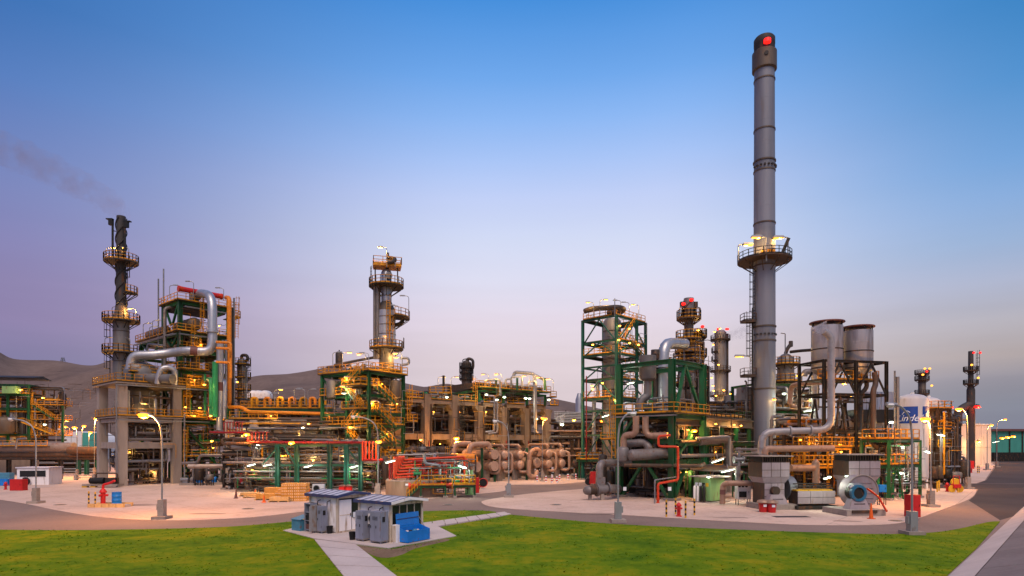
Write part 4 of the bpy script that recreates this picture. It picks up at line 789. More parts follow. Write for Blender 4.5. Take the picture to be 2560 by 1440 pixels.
# pylon on the dune
t = thing('pylon', 'lattice power pylon standing on the dune crest', 'pylon', (X(157, 1500), 1500, Z(921, 1500)))
h_ = 27; b = MB()
for sx in (-1, 1):
    for sy in (-1, 1): MB().bar((sx * 7, sy * 7, 0), (sx * 1.4, sy * 1.4, h_), 1.0).build('leg', 'galv', t, False)
for i in range(4):
    f0, f1 = i / 4, (i + 1) / 4; r0, r1 = 7 - 5.6 * f0, 7 - 5.6 * f1; MB().bar((-r0, -r0, f0 * h_), (r1, -r1, f1 * h_), .6).build('brace', 'galv', t, False); MB().bar((r0, -r0, f0 * h_), (-r1, -r1, f1 * h_), .6).build('brace', 'galv', t, False)
for z in (.72, .85, .97): MB().bar((-5, 0, z * h_), (5, 0, z * h_), .8).build('cross_arm', 'galv', t, False)
# ================================================================ middle tower: column in a green steel structure with stairs
S = Site(922, 84, 57); mx_, my_ = S.x(1008), S.y(806); zt = S.z(928)
zA, zB, zC, zD = S.z(1110), S.z(1062), S.z(1030), S.z(985)
ym = S.y(850); yb = S.y(868)
br = [((0, my_, zt - .4), (0, my_ - 1.6, zt - 1.9)), ((0, yb - .3, zt - .3), (0, yb + 1.6, zt - 2.3)), ((0, my_ - .2, zD), (0, yb, zt - .6)), ((0, .2, 0), (0, yb, zB)), ((mx_, 0, zA), (0, 0, zB)), ((mx_, 0, zB), (0, 0, zA))]
t = beams_frame(S, 'column_structure', 'green steel structure with zigzag yellow stairs round the tall middle column', 'steel structure', (0, mx_), (0, yb, my_), (zA, zB, zC, zD, zt), 'green', .42, .36, braces=br)
deck(t, 0, mx_, 0, my_, zt + .02, 'xyXY', over=.5); deck(t, 0, mx_ * .4, yb, my_, zD + .02, 'xyY', over=.3); deck(t, -1.5, mx_ * .3, 0, yb * .9, zD + 1.1, 'xy'); deck(t, -1.5, mx_ * .3, 0, yb * .9, zC + .3, 'xy'); deck(t, -1.5, mx_ * .3, 0, yb * .9, zB - .6, 'xy')
deck(t, mx_ + .4, mx_ + 3.2, -.3, 3.4, zD - .1, 'xyXY'); deck(t, mx_ + .3, mx_ + 2.6, -.6, 2.4, zC - 1.2, 'yX'); deck(t, mx_ + .3, mx_ + 2.4, -.8, 2.0, zA - 1.6, 'yX'); deck(t, 0, mx_, 0, yb, zC + .02, 'y'); deck(t, 0, mx_, 0, my_, zB + .02, 'xy', over=.2)
for a_, b_, f in ((zD + 1.1, zt, 1), (zC + .3, zD + 1.1, -1), (zB - .6, zC + .3, 1), (zA - 1, zB - .6, -1)):
    stair(t, (-.9 if f > 0 else -.8, 3.6 if f > 0 else .6, a_), (-.9 if f > 0 else -.8, .6 if f > 0 else 3.6, b_)); stair(t, (.6, -.75, a_), (4.2, -.75, a_ - 2.3))
ladder(t, mx_ + .5, -.6, zC - 1, zD + 1, -PI / 2)
hk = 'lamps on the middle tower structure'
for pxl, py, lit, a in ((832, 916, None, 0), (856, 916, 'yel', .2), (915, 920, 'yel', PI), (922, 918, None, PI), (1005, 918, 'yel', PI), (884, 962, 'yel', PI), (873, 985, 'yel', PI), (890, 990, 'yel', PI), (877, 1002, 'cool', PI), (950, 1022, 'yel', PI)): hook_lamp(W(pxl, py, 84.5), a, ('lit' if lit else 'unlit') + ' hooked lamp on the steel structure of the middle column', hk + (', lit' if lit else ', unlit'), lit, 1.9 if py < 950 else 1.0, power=130 if lit else 0)
drum_v(W(848, 922, 90), .55, 2.2, 'pipe_dark', 'dark ribbed drum on the roof deck of the middle structure', legs=False); pipe(P3([(835, 913, 89), (890, 902, 90), (938, 893, 90.5)]), .2, 'pipe_dark', 'dark sloping pipe running to the middle column', n=8)
for i, (pxl, m) in enumerate(((830, 'clad'), (895, 'clad'), (990, 'clad_dark'))): drum_v(W(pxl, 1010, 88), .8, 2.4, m, ('pale upright drum on the west deck of the middle structure', 'pale upright drum behind the zigzag stairs', 'dark upright drum beside the middle column')[i], legs=True)
# the column
D = 90.5; q = D / F; t = thing('tall_column', 'tall grey stepped column with yellow ring platforms in the middle of the plant', 'column', (X(966, D), D, 0)); zz = lambda py: Z(py, D)
MB().lathe([(18 * q, 0), (18 * q, zz(875)), (23 * q, zz(868))], n=28).build('lower_shell', 'clad', t)
MB().lathe([(23 * q, zz(868)), (23 * q, zz(778))], n=28).build('middle_shell', 'silver', t); MB().lathe([(23 * q, zz(778)), (13 * q, zz(755))], n=28).build('cone', 'clad_dark', t)
MB().lathe([(13 * q, zz(755)), (13 * q, zz(682)), (10 * q, zz(676)), (3 * q, zz(672))], n=28).build('upper_shell', 'silver', t)
for py in (860, 838, 815, 795, 742, 720): r = (23.3 if py > 778 else 13.3) * q; MB().lathe([(r - .03, zz(py)), (r + .03, zz(py) + .02), (r + .03, zz(py) + .1), (r - .03, zz(py) + .12)], n=28).build('band', 'clad_dark', t)
ring_platform(t, 13 * q, 43 * q, zz(716), deck='grating'); ring_platform(t, 23 * q, 58 * q, zz(795), -1.0, .45); ring_platform(t, 22 * q, 42 * q, zz(872), -3.0, 1.2); ring_platform(t, 18 * q, 40 * q, zz(930), -3.0, 0.6)
pl = MB().box((2 * q, 0, zz(668)), (68 * q, 44 * q, .25), .25).build('top_platform', 'yellow', t, False); pts = [(2 * q + rot2(sx * 34 * q, sy * 22 * q, .25)[0], rot2(sx * 34 * q, sy * 22 * q, .25)[1], zz(668) + .12) for sx, sy in ((-1, -1), (1, -1), (1, 1), (-1, 1), (-1, -1))]; railing(pl, pts)
for sx in (-1, 1): MB().bar((sx * 28 * q, 0, zz(716)), (sx * 28 * q, 0, zz(669)), .16).build('prop', 'brown_steel', t, False)
nz_ = MB().cyl((9 * q, -12 * q, zz(695)), (11 * q, -22 * q, zz(695)), 7 * q, n=16); nz_.cyl((11 * q, -22 * q, zz(695)), (11.5 * q, -24 * q, zz(695)), 8.5 * q, n=16); nz_.build('manway', 'clad', t)
MB().tube([(3 * q, 0, zz(672)), (3 * q, 0, zz(640)), (3 * q, 0, zz(632))], .22, 8).build('vent', 'pipe_dark', t); MB().tube([(3 * q, -.2, zz(645)), (24 * q, -.6, zz(650)), (24 * q, -1.2, zz(660)), (8 * q, -1.5, zz(664))], .3, 10).build('overhead_pipe', 'pipe_dark', t)
MB().tube([(40 * q, 0, zz(795)), (40 * q, 0, zz(808)), (22 * q, 0, zz(813))], .3, 10).build('side_nozzle', 'pipe_dark', t)
for dx, m, r in ((-26, 'pipe_grey', .22), (-18.5, 'pipe_grey', .28), (-13, 'brown_steel', .12)): MB().tube([(dx * q, -.9, zz(900)), (dx * q, -.9, zz(715))], r, 10).build('downcomer', m, t)
ladder(t, 10 * q, -25 * q, zz(872), zz(760), -1.2); ladder(t, 17 * q, -25 * q, zz(872), zz(795), -1.0); ladder(t, -36 * q, -10 * q, zz(716), zz(668), -2.6, 'brown_steel'); ladder(t, 44 * q, -3 * q, zz(872), zz(845), 0, 'brown_steel')
MB().tube([(38 * q, -1, zz(898)), (58 * q, -1, zz(897)), (60 * q, -1, zz(912)), (42 * q, -1, zz(914))], .2, 8).build('side_loop', 'galv', t)
for pxl, py, a, lit, h in ((967, 668, PI, 'warm', 2.9), (988, 668, PI, 'warm', .8), (997, 792, PI, None, 1.6), (1022, 790, PI, None, 2.9), (946, 868, 0, 'yel', 1.6), (1006, 925, PI, 'yel', 1.8)): hook_lamp(W(pxl, py, D - 1.3), a, ('lit' if lit else 'unlit') + ' hooked lamp on a platform of the tall middle column', 'lamps on the tall middle column' + (', lit' if lit else ', unlit'), lit, h, power=130 if lit else 0)
# ================================================================ cabins on the pad
def cabin(S, lx, ly, h, label, front):
    t = thing('site_cabin', label, 'cabin', S.o + Vector((0, 0, .075)), S.rz)
    MB().box((lx / 2, ly - .04, h / 2), (lx, .08, h)).build('wall', 'white_shed', t, False); MB().box((lx - .04, ly / 2, h / 2), (.08, ly - .17, h)).build('wall', 'white_shed', t, False)
    n = 4
    for i in range(n): MB().box((.05, ly * (i + .5) / n, h / 2), (.08, ly / n - .03, h - .1)).build('wall_panel', 'white_shed', t, False)
    MB().box((.09, ly / 2, h / 2), (.05, ly - .1, h - .12)).build('wall_backing', 'shed_trim', t, False)
    for x, y in ((0, 0), (lx, 0), (0, ly), (lx, ly)): MB().box((x, y, h / 2 + .05), (.14, .14, h + .1)).build('corner_post', 'shed_trim', t, False)
    MB().box((lx / 2, -.005, h - .07), (lx - .15, .1, .16)).build('header', 'shed_trim', t, False); MB().box((lx / 2, 0, .06), (lx - .15, .1, .12)).build('sill', 'shed_trim', t, False)
    MB().add([(-.25, -.3, h + .06), (lx + .25, -.3, h + .06), (lx + .25, ly + .3, h + .06), (-.25, ly + .3, h + .06), (lx / 2, -.3, h + .3), (lx / 2, ly + .3, h + .3)], [(0, 3, 5, 4), (1, 4, 5, 2), (0, 4, 1), (3, 2, 5), (0, 1, 2, 3)]).build('roof', 'roof_grey', t, False)
    k = int(ly / .55)
    for i in range(k + 1):
        y = -.25 + (ly + .5) * i / k
        for s in (-1, 1): MB().bar((lx / 2, y, h + .335), (lx / 2 + s * (lx / 2 + .24), y, h + .095), .035, .05).build('roof_rib', 'locker', t, False)
    MB().bar((-.27, -.3, h + .02), (-.27, ly + .3, h + .02), .06, .2).build('fascia', 'navy', t, False); MB().bar((-.25, -.34, h + .02), (lx / 2, -.34, h + .24), .06, .16).build('fascia', 'white_shed' if front == 'glass' else 'navy', t, False); MB().bar((lx + .25, -.34, h + .02), (lx / 2, -.34, h + .24), .06, .16).build('fascia', 'white_shed' if front == 'glass' else 'navy', t, False)
    if front == 'door':
        d = MB().box((lx * .27, -.02, h * .47), (lx * .42, .06, h * .86)).build('door', 'white_shed', t, False); MB().box((lx * .44, -.07, h * .48), (.04, .05, .2)).build('handle', 'black', d, False); MB().box((lx * .27, -.055, h * .48), (lx * .40, .02, .05)).build('rail', 'shed_trim', d, False)
        for z0, z1, m in ((.12, .95, 'white_shed'), (.99, h - .2, 'glass')): MB().box((lx * .74, -.0, (z0 + z1) / 2), (lx * .44, .05, z1 - z0)).build('window' if m == 'glass' else 'wall_panel', m, t, False)
        MB().bar((lx * .74, -.03, 1.0), (lx * .74, -.03, h - .2), .05).build('mullion', 'shed_trim', t, False); MB().box((lx * .6, -.05, 1.15), (.3, .04, .36)).build('notice', 'print', t, False)
    else:
        MB().box((lx / 2, .02, h * .5), (lx - .16, .04, h * .84)).build('window', 'glass', t, False)
        for f in (.26, .5, .74): MB().bar((lx * f, -.03, .12), (lx * f, -.03, h - .15), .05).build('mullion', 'shed_trim', t, False)
    for f in (.25, .6): MB().tube([(-.02, ly * f, h - .3), (-.25, ly * f, h - .35), (-.28, ly * f, h - .75)], .03, 6).build('cable', 'black', t)
    return t
SB = Site(977, 37.4, 54); cabin(SB, SB.x(1054), SB.y(899), 2.42, 'white cabin with a glazed front behind the open blue chest', 'glass')
SA = Site(843, 41.2, 54); cabin(SA, SA.x(904) * 1.15, SA.y(776), 2.5, 'white cabin with a white door and navy roof edge', 'door')
def locker(S, x, y, w_, d_, h_, m, label, doors=1, kind='closed', a=0):
    p = S.w(x, y, .08); t = thing('locker', label, 'locker', p, S.rz + a); 
    if kind == 'closed': MB().box((0, 0, h_ / 2 + .1), (w_, d_, h_)).build('body', m, t, False)
    else:
        for s in (-1, 1): MB().box((0, s * (d_ / 2 - .02), h_ / 2 + .1), (w_, .04, h_)).build('side_panel', m, t, False)
        MB().box((w_ / 2 - .02, 0, h_ / 2 + .1), (.04, d_ - .1, h_)).build('back_panel', 'black', t, False)
        for z in (.02, .35, .66, .98): MB().box((0, 0, .12 + z * (h_ - .04)), (w_ - .1, d_ - .1, .04)).build('shelf', m, t, False)
    if kind == 'closed':
        for i in range(doors):
            dd = d_ / doors; y0 = -d_ / 2 + dd * (i + .5); k = MB().box((-w_ / 2 - .012, y0, h_ / 2 + .1), (.024, dd * .94, h_ * .95)).build('door', m, t, False); MB().box((-w_ / 2 - .04, y0 + dd * .3, h_ * .55), (.03, .03, .16)).build('handle', 'black', k, False)
        MB().box((-w_ * .1, -d_ / 2 - .012, h_ * .8), (.2, .02, .32)).build('vent', 'black', t, False)
        for k in range(4): MB().box((-w_ / 2 - .028, 0, h_ * .88 - k * .06), (.012, d_ * .5, .018)).build('louvre', 'black', t, False)
        for z in (.2, .85): MB().box((-w_ / 2 - .02, -d_ / 2 + .02, h_ * z + .1), (.04, .03, .12)).build('hinge', 'galv', t, False)
        MB().box((0, 0, .13), (w_ + .012, d_ + .012, .08)).build('dirt_edge', 'locker_rust', t, False)
    if kind == 'door': k = MB().box((-w_ / 2 - .25, -d_ / 2, h_ / 2 + .1), (.5, .03, h_ * .96)).build('door', 'locker_rust', t, False)
    for sx in (-1, 1):
        for sy in (-1, 1): MB().box((sx * (w_ / 2 - .06), sy * (d_ / 2 - .06), .05), (.06, .06, .1)).build('foot', m, t, False)
locker(SB, -.55, .45, .62, .95, 1.85, 'locker', 'large blue grey locker with a black vent at the glazed cabin corner', 2)
locker(SB, -.55, 1.95, .6, .72, 1.8, 'locker', 'blue grey locker beside the air conditioner of the glazed cabin', 2)
locker(SA, -.5, .95, .5, .5, 1.75, 'locker', 'pale grey locker nearest the white cabin door', 1)
locker(SA, -.6, 1.5, .5, .5, 1.8, 'locker_rust', 'rusty locker with its door hanging open by the white cabin', 1, 'door')
locker(SA, -.55, 2.2, .55, .7, 1.9, 'locker', 'open shelf locker full of dark junk by the white cabin', 1, 'open')
p = SA.w(-.55, 2.2, 0); tag(MB().box((p.x, p.y, .42), (.4, .5, .35), SA.rz).build('junk_box', 'cap_brown', None, False), 'dark red junk box on the lower shelf of the open locker', 'box'); tag(MB().box((p.x, p.y, 1.0), (.4, .6, .4), SA.rz).build('junk_box', 'black', None, False), 'black junk box on the middle shelf of the open locker', 'box')
t = thing('blue_bin', 'pale blue sloping lid box at the end of the white cabin', 'box', SA.w(-.5, 3.35, .08), SA.rz); MB().prism([(-.45, -.5), (.45, -.5), (.45, .5), (-.45, .5)], 0, .75).build('body', 'blue_light', t, False); MB().add([(-.5, -.55, .76), (.5, -.55, .98), (.5, .55, .98), (-.5, .55, .76), (-.5, -.55, .80), (.5, -.55, 1.02), (.5, .55, 1.02), (-.5, .55, .80)], [(3, 2, 1, 0), (4, 5, 6, 7), (0, 1, 5, 4), (1, 2, 6, 5), (2, 3, 7, 6), (3, 0, 4, 7)]).build('lid', 'blue_light', t, False)
for S_, x, y, lb in ((SA, -.35, .35, 'black bucket beside the white cabin door'), (SB, -.75, 2.75, 'black bucket beside the blue grey locker')):
    t = thing('bucket', lb, 'bucket', S_.w(x, y, .08), S_.rz); MB().lathe([(.17, 0), (.22, .48), (.24, .5), (.21, .5), (.16, .06)], n=16).build('pail', 'black', t); MB().tube(arc(.22, 0, PI, 0, n=8), .012, 5, 0, 1).build('bail', 'galv', t).location = (0, 0, .5)
def aircon(S, x, y, z, label, a):
    t = thing('air_conditioner', label, 'air conditioner', S.w(x, y, z), S.rz + a); MB().box((0, 0, .32), (.85, .34, .62)).build('case', 'white', t, False)
    o = MB().tube(arc(.22, 0, 2 * PI, 0, n=16), .025, 6, 0, 1).build('fan_ring', 'galv', t); o.location = (-.12, -.19, .32); o.rotation_euler = (PI / 2, 0, 0); MB().cyl((-.12, -.172, .32), (-.12, -.178, .32), .21, n=18).build('fan', 'dark_steel', t)
    for sx in (-1, 1): MB().box((sx * .33, 0, -.05), (.05, .5, .1)).build('bracket', 'galv', t, False)
aircon(SB, -.28, 1.2, 1.15, 'white air conditioner unit hung on the glazed cabin wall', -PI / 2)
aircon(SA, SA.l(W(797, 1243, 44.5)).x, SA.l(W(797, 1243, 44.5)).y, 2.6, 'white air conditioner frame on the white cabin roof', -SA.rz)
p = SB.w(.1, -.35, .08); t = thing('small_cabinet', 'small white rusty cabinet between the glazed cabin and the blue chest', 'cabinet', p, SB.rz); MB().box((0, 0, .55), (.3, .35, 1.1)).build('body', 'white_shed', t, False); MB().box((-.16, 0, .55), (.02, .3, 1.0)).build('door', 'shed_trim', t, False)
# open blue chest
Sc = Site(1019, 36.9, 55); L_ = 2.0; W_ = .93; t = thing('tool_chest', 'open bright blue steel chest with its lid raised', 'chest', Sc.w(0, 0, .08), Sc.rz)
b = MB(); b.add([(0, 0, .04), (L_, 0, .04), (L_, W_, .04), (0, W_, .04), (0, 0, .72), (L_, 0, .72), (L_, W_, .95), (0, W_, .95), (.05, .05, .72), (L_ - .05, .05, .72), (L_ - .05, W_ - .05, .93), (.05, W_ - .05, .93), (.05, .05, .35), (L_ - .05, .05, .35), (L_ - .05, W_ - .05, .35), (.05, W_ - .05, .35)], [(3, 2, 1, 0), (0, 1, 5, 4), (1, 2, 6, 5), (2, 3, 7, 6), (3, 0, 4, 7), (4, 5, 9, 8), (5, 6, 10, 9), (6, 7, 11, 10), (7, 4, 8, 11), (8, 9, 13, 12), (9, 10, 14, 13), (10, 11, 15, 14), (11, 8, 12, 15), (12, 13, 14, 15)]); b.build('body', 'blue', t, False)
MB().add([(0, W_, .97), (L_, W_, .97), (L_, W_ + .08, 1.75), (0, W_ + .08, 1.75), (0, W_ + .05, .95), (L_, W_ + .05, .95), (L_, W_ + .13, 1.73), (0, W_ + .13, 1.73)], [(0, 1, 2, 3), (7, 6, 5, 4), (0, 4, 5, 1), (1, 5, 6, 2), (2, 6, 7, 3), (3, 7, 4, 0)]).build('lid', 'blue', t, False)
MB().bar((.02, W_ + .03, 1.4), (L_ - .02, W_ + .03, 1.4), .02, .05).build('lid_rib', 'navy', t, False); MB().tube([(L_ - .04, W_ * .5, .85), (L_ - .04, W_ + .04, 1.45)], .02, 6).build('stay', 'galv', t)
for i, (x, y, r, m) in enumerate(((.35, .4, .16, 'wall_cream'), (.75, .5, .15, 'black'), (1.1, .45, .17, 'blue_light'), (1.4, .5, .14, 'shed_trim'))): tag(MB().lathe([(r * .5, 0), (r, r * .4), (r, r * 1.2), (r * .5, r * 1.8)], tuple(Sc.w(x, y, .44 + .08)), 10).build('rag_bundle', m, None), ('cream', 'black', 'bluish', 'tan')[i] + ' bundle lying in the open blue chest', 'bundle')
# ================================================================ crates and cones
def crate_stack(px_, py_, nx, ny, nz, label, group, a=.15, sz=(.64, .55, .32)):
    b = G(px_, py_)
    for i in range(nx):
        for j in range(ny):
            for k in range(nz if not callable(nz) else nz(i, j)):
                x, y = rot2(i * (sz[0] + .02), j * (sz[1] + .02), a); t = thing('crate', label, 'crate', b + Vector((x + random.uniform(-.01, .01), y, k * sz[2])), a + random.uniform(-.02, .02), group)
                MB().box((0, 0, sz[2] / 2), (sz[0], sz[1], sz[2] - .015)).build('carton', 'wood', t, False)
                for q_ in range(3): MB().box((-sz[0] * .32 + q_ * sz[0] * .32, -sz[1] / 2 - .004, sz[2] * .5), (.09, .01, .045)).build('hand_hole', 'print', t, False)
crate_stack(712, 1253, 4, 3, 6, 'yellow carton in the tall neat stack on a pallet', 'cartons of the tall stack', .1)
crate_stack(697, 1251, 1, 3, lambda i, j: 3 + j // 2, 'yellow carton in the low stack leaning on the tall one', 'cartons of the low stack', .1)
def pallet(px_, py_, w_, d_, h_, label, top=None, a=.1):
    t = thing('pallet', label, 'pallet', G(px_, py_), a, 'pallets on the paving')
    for i in range(3): MB().box((-w_ / 2 + .1 + i * (w_ - .2) / 2, 0, .06), (.14, d_, .12)).build('runner', 'wood_pale', t, False)
    for i in range(7): MB().box((0, -d_ / 2 + .08 + i * (d_ - .16) / 6, .14), (w_, .11, .03)).build('plank', 'wood_pale', t, False)
    if top: MB().box((0, .1, .16 + h_ / 2), (w_ * .9, d_ * .8, h_)).build('load', top, t, False)
pallet(642, 1244, 2.8, 1.2, .3, 'low pallet loaded with planks beside the cone'); pallet(668, 1249, 2.4, 1.4, .5, 'pallet with a flat tan load', 'wood'); pallet(683, 1241, 2.0, 1.3, .9, 'pallet with a taller tan load behind the cartons', 'wood'); pallet(700, 1254, 2.2, 1.3, .35, 'pallet with a brown load in front of the cartons', 'wood_pale'); pallet(625, 1240, 2.2, 1.2, .25, 'pallet of short planks beside the dark cone', 'wood_pale')
crate_stack(620, 1243, 3, 1, 1, 'yellow carton on the plank pallet', 'cartons on the plank pallet', .1)
cone(G(590, 1246), 'dark traffic cone standing alone on the paving', 1.1, m='cap_brown'); cone(G(660, 1256), 'orange traffic cone in front of the pallets', .8); cone(G(638, 1237), 'small orange cone behind the pallets', .7); cone(G(774, 1250), 'orange cone behind the white cabin', 1.2)
for i, pxl in enumerate((856, 872)):
    t = thing('red_drum', 'red plastic drum with pink lid behind the white cabin', 'drum', G(pxl, 1236), 0, 'red drums behind the cabin'); MB().lathe([(.4, 0), (.44, .5), (.42, 1.0)], n=18).build('body', 'red', t); MB().lathe([(.5, 1.0), (.5, 1.08), (.2, 1.2)], n=18).build('lid', 'cap_brown', t)
# ================================================================ red fire manifold on a round-ended concrete pit wall
S = Site(960, 69, 8); xr = S.x(1168)
t = thing('pit_wall', 'tan concrete pit wall with a rounded end under the red manifold', 'wall', S.o, S.rz); b = MB(); pts = [(2.4 - 2.4 * math.cos(a_), 2.6 - 2.6 * math.sin(a_)) for a_ in [PI / 2 * i / 10 for i in range(11)]]; outer = [(0, 5.5), (0, 3)] + pts[0:] + [(6.0, 0)]
MB().prism(outer + [(6.0, 5.5)], 0, 1.85).build('wall', 'concrete_warm', t); MB().prism([(x * .98 + .05, y * .98 + .05) for x, y in outer] + [(5.9, 5.4)], 1.86, 1.95).build('coping', 'concrete', t); MB().box((2.6, -.02, 1.5), (.35, .03, .22)).build('plate', 'print', t, False)
man = 'red pipes of the fire manifold'
for k in range(7):
    yy = 1.0 + k * .28; x0 = 1.1 + k * .17; zh = 4.55 - k * .0; zl_ = 2.25 + k * .34; xe = 6.5 + (k % 3) * .7
    pipe([S.w(x0, yy + 1.2, 4.55 + .02 * k), S.w(x0, yy, 4.6), S.w(x0, yy, zl_), S.w(xe, yy + .6, zl_ + .25), S.w(xe, yy + .6, 1.2)], .12, 'bright_red', 'orange red bent manifold pipe, ' + ORD[k] + ' from the rounded end of the pit wall', man, ((2, .3), (2, .6)), n=10)
for k in range(4): pipe([S.w(.5 + k * .25, 2.2, 4.3), S.w(.5 + k * .25, 2.2, 2.0)], .1, 'pipe_red', 'short dark red riser at the manifold end', 'short risers of the manifold', n=8)
for k, (z, xe) in enumerate(((4.35, 9.4), (4.0, 9.8), (3.6, 8.4))): pipe([S.w(3.0, 2.4 + k * .4, z), S.w(xe, 2.6 + k * .4, z + .3), S.w(xe, 2.6 + k * .4, 1.0)], .14, 'bright_red', 'long orange red header pipe above the manifold', 'long headers above the manifold', ((0, .5),), n=10)
pipe([S.w(2.8, -.6, 1.35), S.w(7.8, .3, 1.45)], .27, 'bright_red', 'thick red header with a flanged blind end by the yellow steps', None, ((0, .02), (0, .35), (0, .75)), n=14, name='header_pipe')
pipe([S.w(4.6, .6, 5.0), S.w(4.6, .5, 3.9), S.w(6.4, .6, 3.7), S.w(6.4, .6, 2.2)], .2, 'galv', 'grey U shaped pipe above the red manifold', n=10)
for k in range(9): valve(S.w(3.8 + k * .75, .9 + (k % 3) * .5, 1.95 if k < 3 else 1.0), ('green', 'red', 'yellow')[k % 3] + ' hand wheel valve of the fire manifold', 'manifold valves, ' + ('green', 'red', 'yellow')[k % 3], ('pipe_green', 'bright_red', 'yellow')[k % 3], 1.3)
for i, (x0, x1) in enumerate(((4.2, 7.0), (8.1, 10.4))):
    S4 = Site(960, 69, 8); S4.o = S.w(x0, -1.0); t = beams_frame(S4, 'service_platform', ('yellow railed service platform with green legs and steps beside the pit wall', 'yellow railed service platform with green legs by the red cabinet')[i], 'platform', (0, x1 - x0), (0, 1.1), (1.35,), 'green', .16, .18); deck(t, 0, x1 - x0, 0, 1.1, 1.36, 'yXY', over=.1)
    stair(t, (-1.6, .55, 0), (-.1, .55, 1.4)) if i == 0 else None
cabinet(1150 + 38, 1232, .95, .7, 1.95, 'red', 'red upright cabinet beside the yellow service platform', a=8); cabinet(1173, 1237, 1.0, .6, 3.0, 'cabinet_green', 'tall pale green panel beside the yellow service platform', a=8)
tube_lamp(W(962, 1158, 66.5), W(990, 1151, 67), 'bright strip light over the pit wall end', 'strip lights of the red manifold', 260); tube_lamp(W(1143, 1164, 69), W(1168, 1171, 69.5), 'bright strip light over the manifold by the red cabinet', 'strip lights of the red manifold', 300)
bollard(G(1198, 1226), 'slim yellow bollard beside the red cabinet', 'bollard by red cabinet', h=1.4)
t = thing('hose_reel', 'red and black hose reel on the paving', 'hose reel', G(1208, 1221)); MB().cyl((0, -.25, .8), (0, .25, .8), .55, n=20).build('drum', 'black', t); [MB().tube([(.6 * math.cos(a), y, .8 + .6 * math.sin(a)) for a in [2 * PI * i / 18 for i in range(19)]], .05, 6, 0, 1).build('rim', 'red', t) for y in (-.28, .28)]; MB().box((-.6, 0, .3), (1.2, .5, .3)).build('cart', 'red', t, False)
# ================================================================ long concrete pipe rack
S = Site(1065, 100, 41); sp = 5.6; xs = [i * sp - sp for i in range(7)]; zd = S.z(1003)
rk = thing('concrete_pipe_rack', 'long concrete pipe rack with corbelled columns and a yellow railed top walk', 'pipe rack', S.o, S.rz)
za, zb_ = S.z(1093), S.z(1128)
for i, x in enumerate(xs):
    for y in (0, 7): 
        h_ = zd + (1.2 if i in (1, 2) and y == 0 else -.35)
        c_ = MB().box((x, y, h_ / 2), (1.25, 1.25, h_)).build('column', 'concrete_warm', rk, False)
        for zc in (zd - .75, za - .75):
            for s in (-1, 1): MB().add([(x + s * .63, y - .5, zc - .6), (x + s * .63, y + .5, zc - .6), (x + s * .63, y + .5, zc + .4), (x + s * .63, y - .5, zc + .4), (x + s * 1.15, y - .5, zc), (x + s * 1.15, y + .5, zc), (x + s * 1.15, y + .5, zc + .4), (x + s * 1.15, y - .5, zc + .4)], [(0, 1, 5, 4), (4, 5, 6, 7), (7, 6, 2, 3), (0, 4, 7, 3), (1, 2, 6, 5), (0, 3, 2, 1)]).build('corbel', 'concrete_warm', c_, False)
    for z in (zd - .75, za - .4, zb_): MB().box((x, 3.5, z - .35), (.8, 5.7, .7)).build('cross_beam', 'concrete_warm', rk, False)
for x0, x1 in zip(xs[:-1], xs[1:]):
    for y in (0, 7):
        MB().box(((x0 + x1) / 2, y, za + .1), (sp - 1.27, .7, .95)).build('side_beam', 'concrete_warm', rk, False); MB().box(((x0 + x1) / 2, y, zd - .05), (sp - 1.27, .8, .6)).build('side_beam', 'concrete_warm', rk, False)
    MB().box(((x0 + x1) / 2, 3.5, zd - .02), (sp - .1, 5.6, .2)).build('floor_slab', 'concrete_warm', rk, False); MB().box(((x0 + x1) / 2, 3.6, za - .1), (sp - .1, 5.2, .15)).build('floor_slab', 'concrete_warm', rk, False)
    w_ = deck(rk, x0 + .7, x1 - .7, -.5, .3, zd + .26, 'y')
for i in range(34):
    lv = i % 4; zl_ = (zd - 2.3, zd - 2.9, za + .7, zb_ + .1)[lv]; y = -.1 + (i // 4) * .75; r = (.3, .24, .3, .34)[lv]; m = random.choice(('brown_steel', 'pipe_dark', 'pipe_beige', 'pipe_dark', 'pipe_grey')) if y > .2 else 'brown_steel'
    y = y + .9 if lv < 3 else y - 1.2
    pipe([S.w(xs[0] - 6 + random.random(), y, zl_), S.w(xs[-1] + 3 + random.random(), y, zl_)], r, m, {'pipe_dark': 'dark', 'pipe_grey': 'grey', 'brown_steel': 'rust brown', 'pipe_beige': 'beige'}[m] + ' straight pipe, ' + ORD[i // 4] + ' from the exchangers on the ' + ('top', 'second', 'third', 'lowest')[lv] + ' tier of the concrete rack', 'pipes in the concrete rack', n=8)
ladder(rk, xs[2] + 1.0, -.9, za - 2.5, zd, -PI / 2, 'dark_steel'); 
for i, x in enumerate(xs[1:6]): pipe([S.w(x + .5, -.85, zd - .5), S.w(x + .5, -.85, 2.5)], .16, 'brown_steel', 'brown downpipe strapped to the concrete rack, ' + ORD[i] + ' from the middle column', 'downpipes on the concrete rack', n=8); pipe([S.w(x + .1, -.8, za - .5), S.w(x + .1, -.8, 3)], .09, 'pipe_red', 'thin red downpipe on the concrete rack, ' + ORD[i] + ' from the middle column', 'red downpipes on the concrete rack', n=6)
for i, x in enumerate(xs[:-1]):
    tag(MB().box(tuple(S.w(x + 2.4, 4.2, zd - 1.9)), (1.8, 2.2, 1.0), S.rz).build('junction_box', ('clad', 'galv', 'white')[i % 3], None, False), ('tan', 'grey', 'white')[i % 3] + ' equipment box inside the concrete pipe rack', 'box', 'equipment boxes in the concrete rack, ' + ('tan', 'grey', 'white')[i % 3])
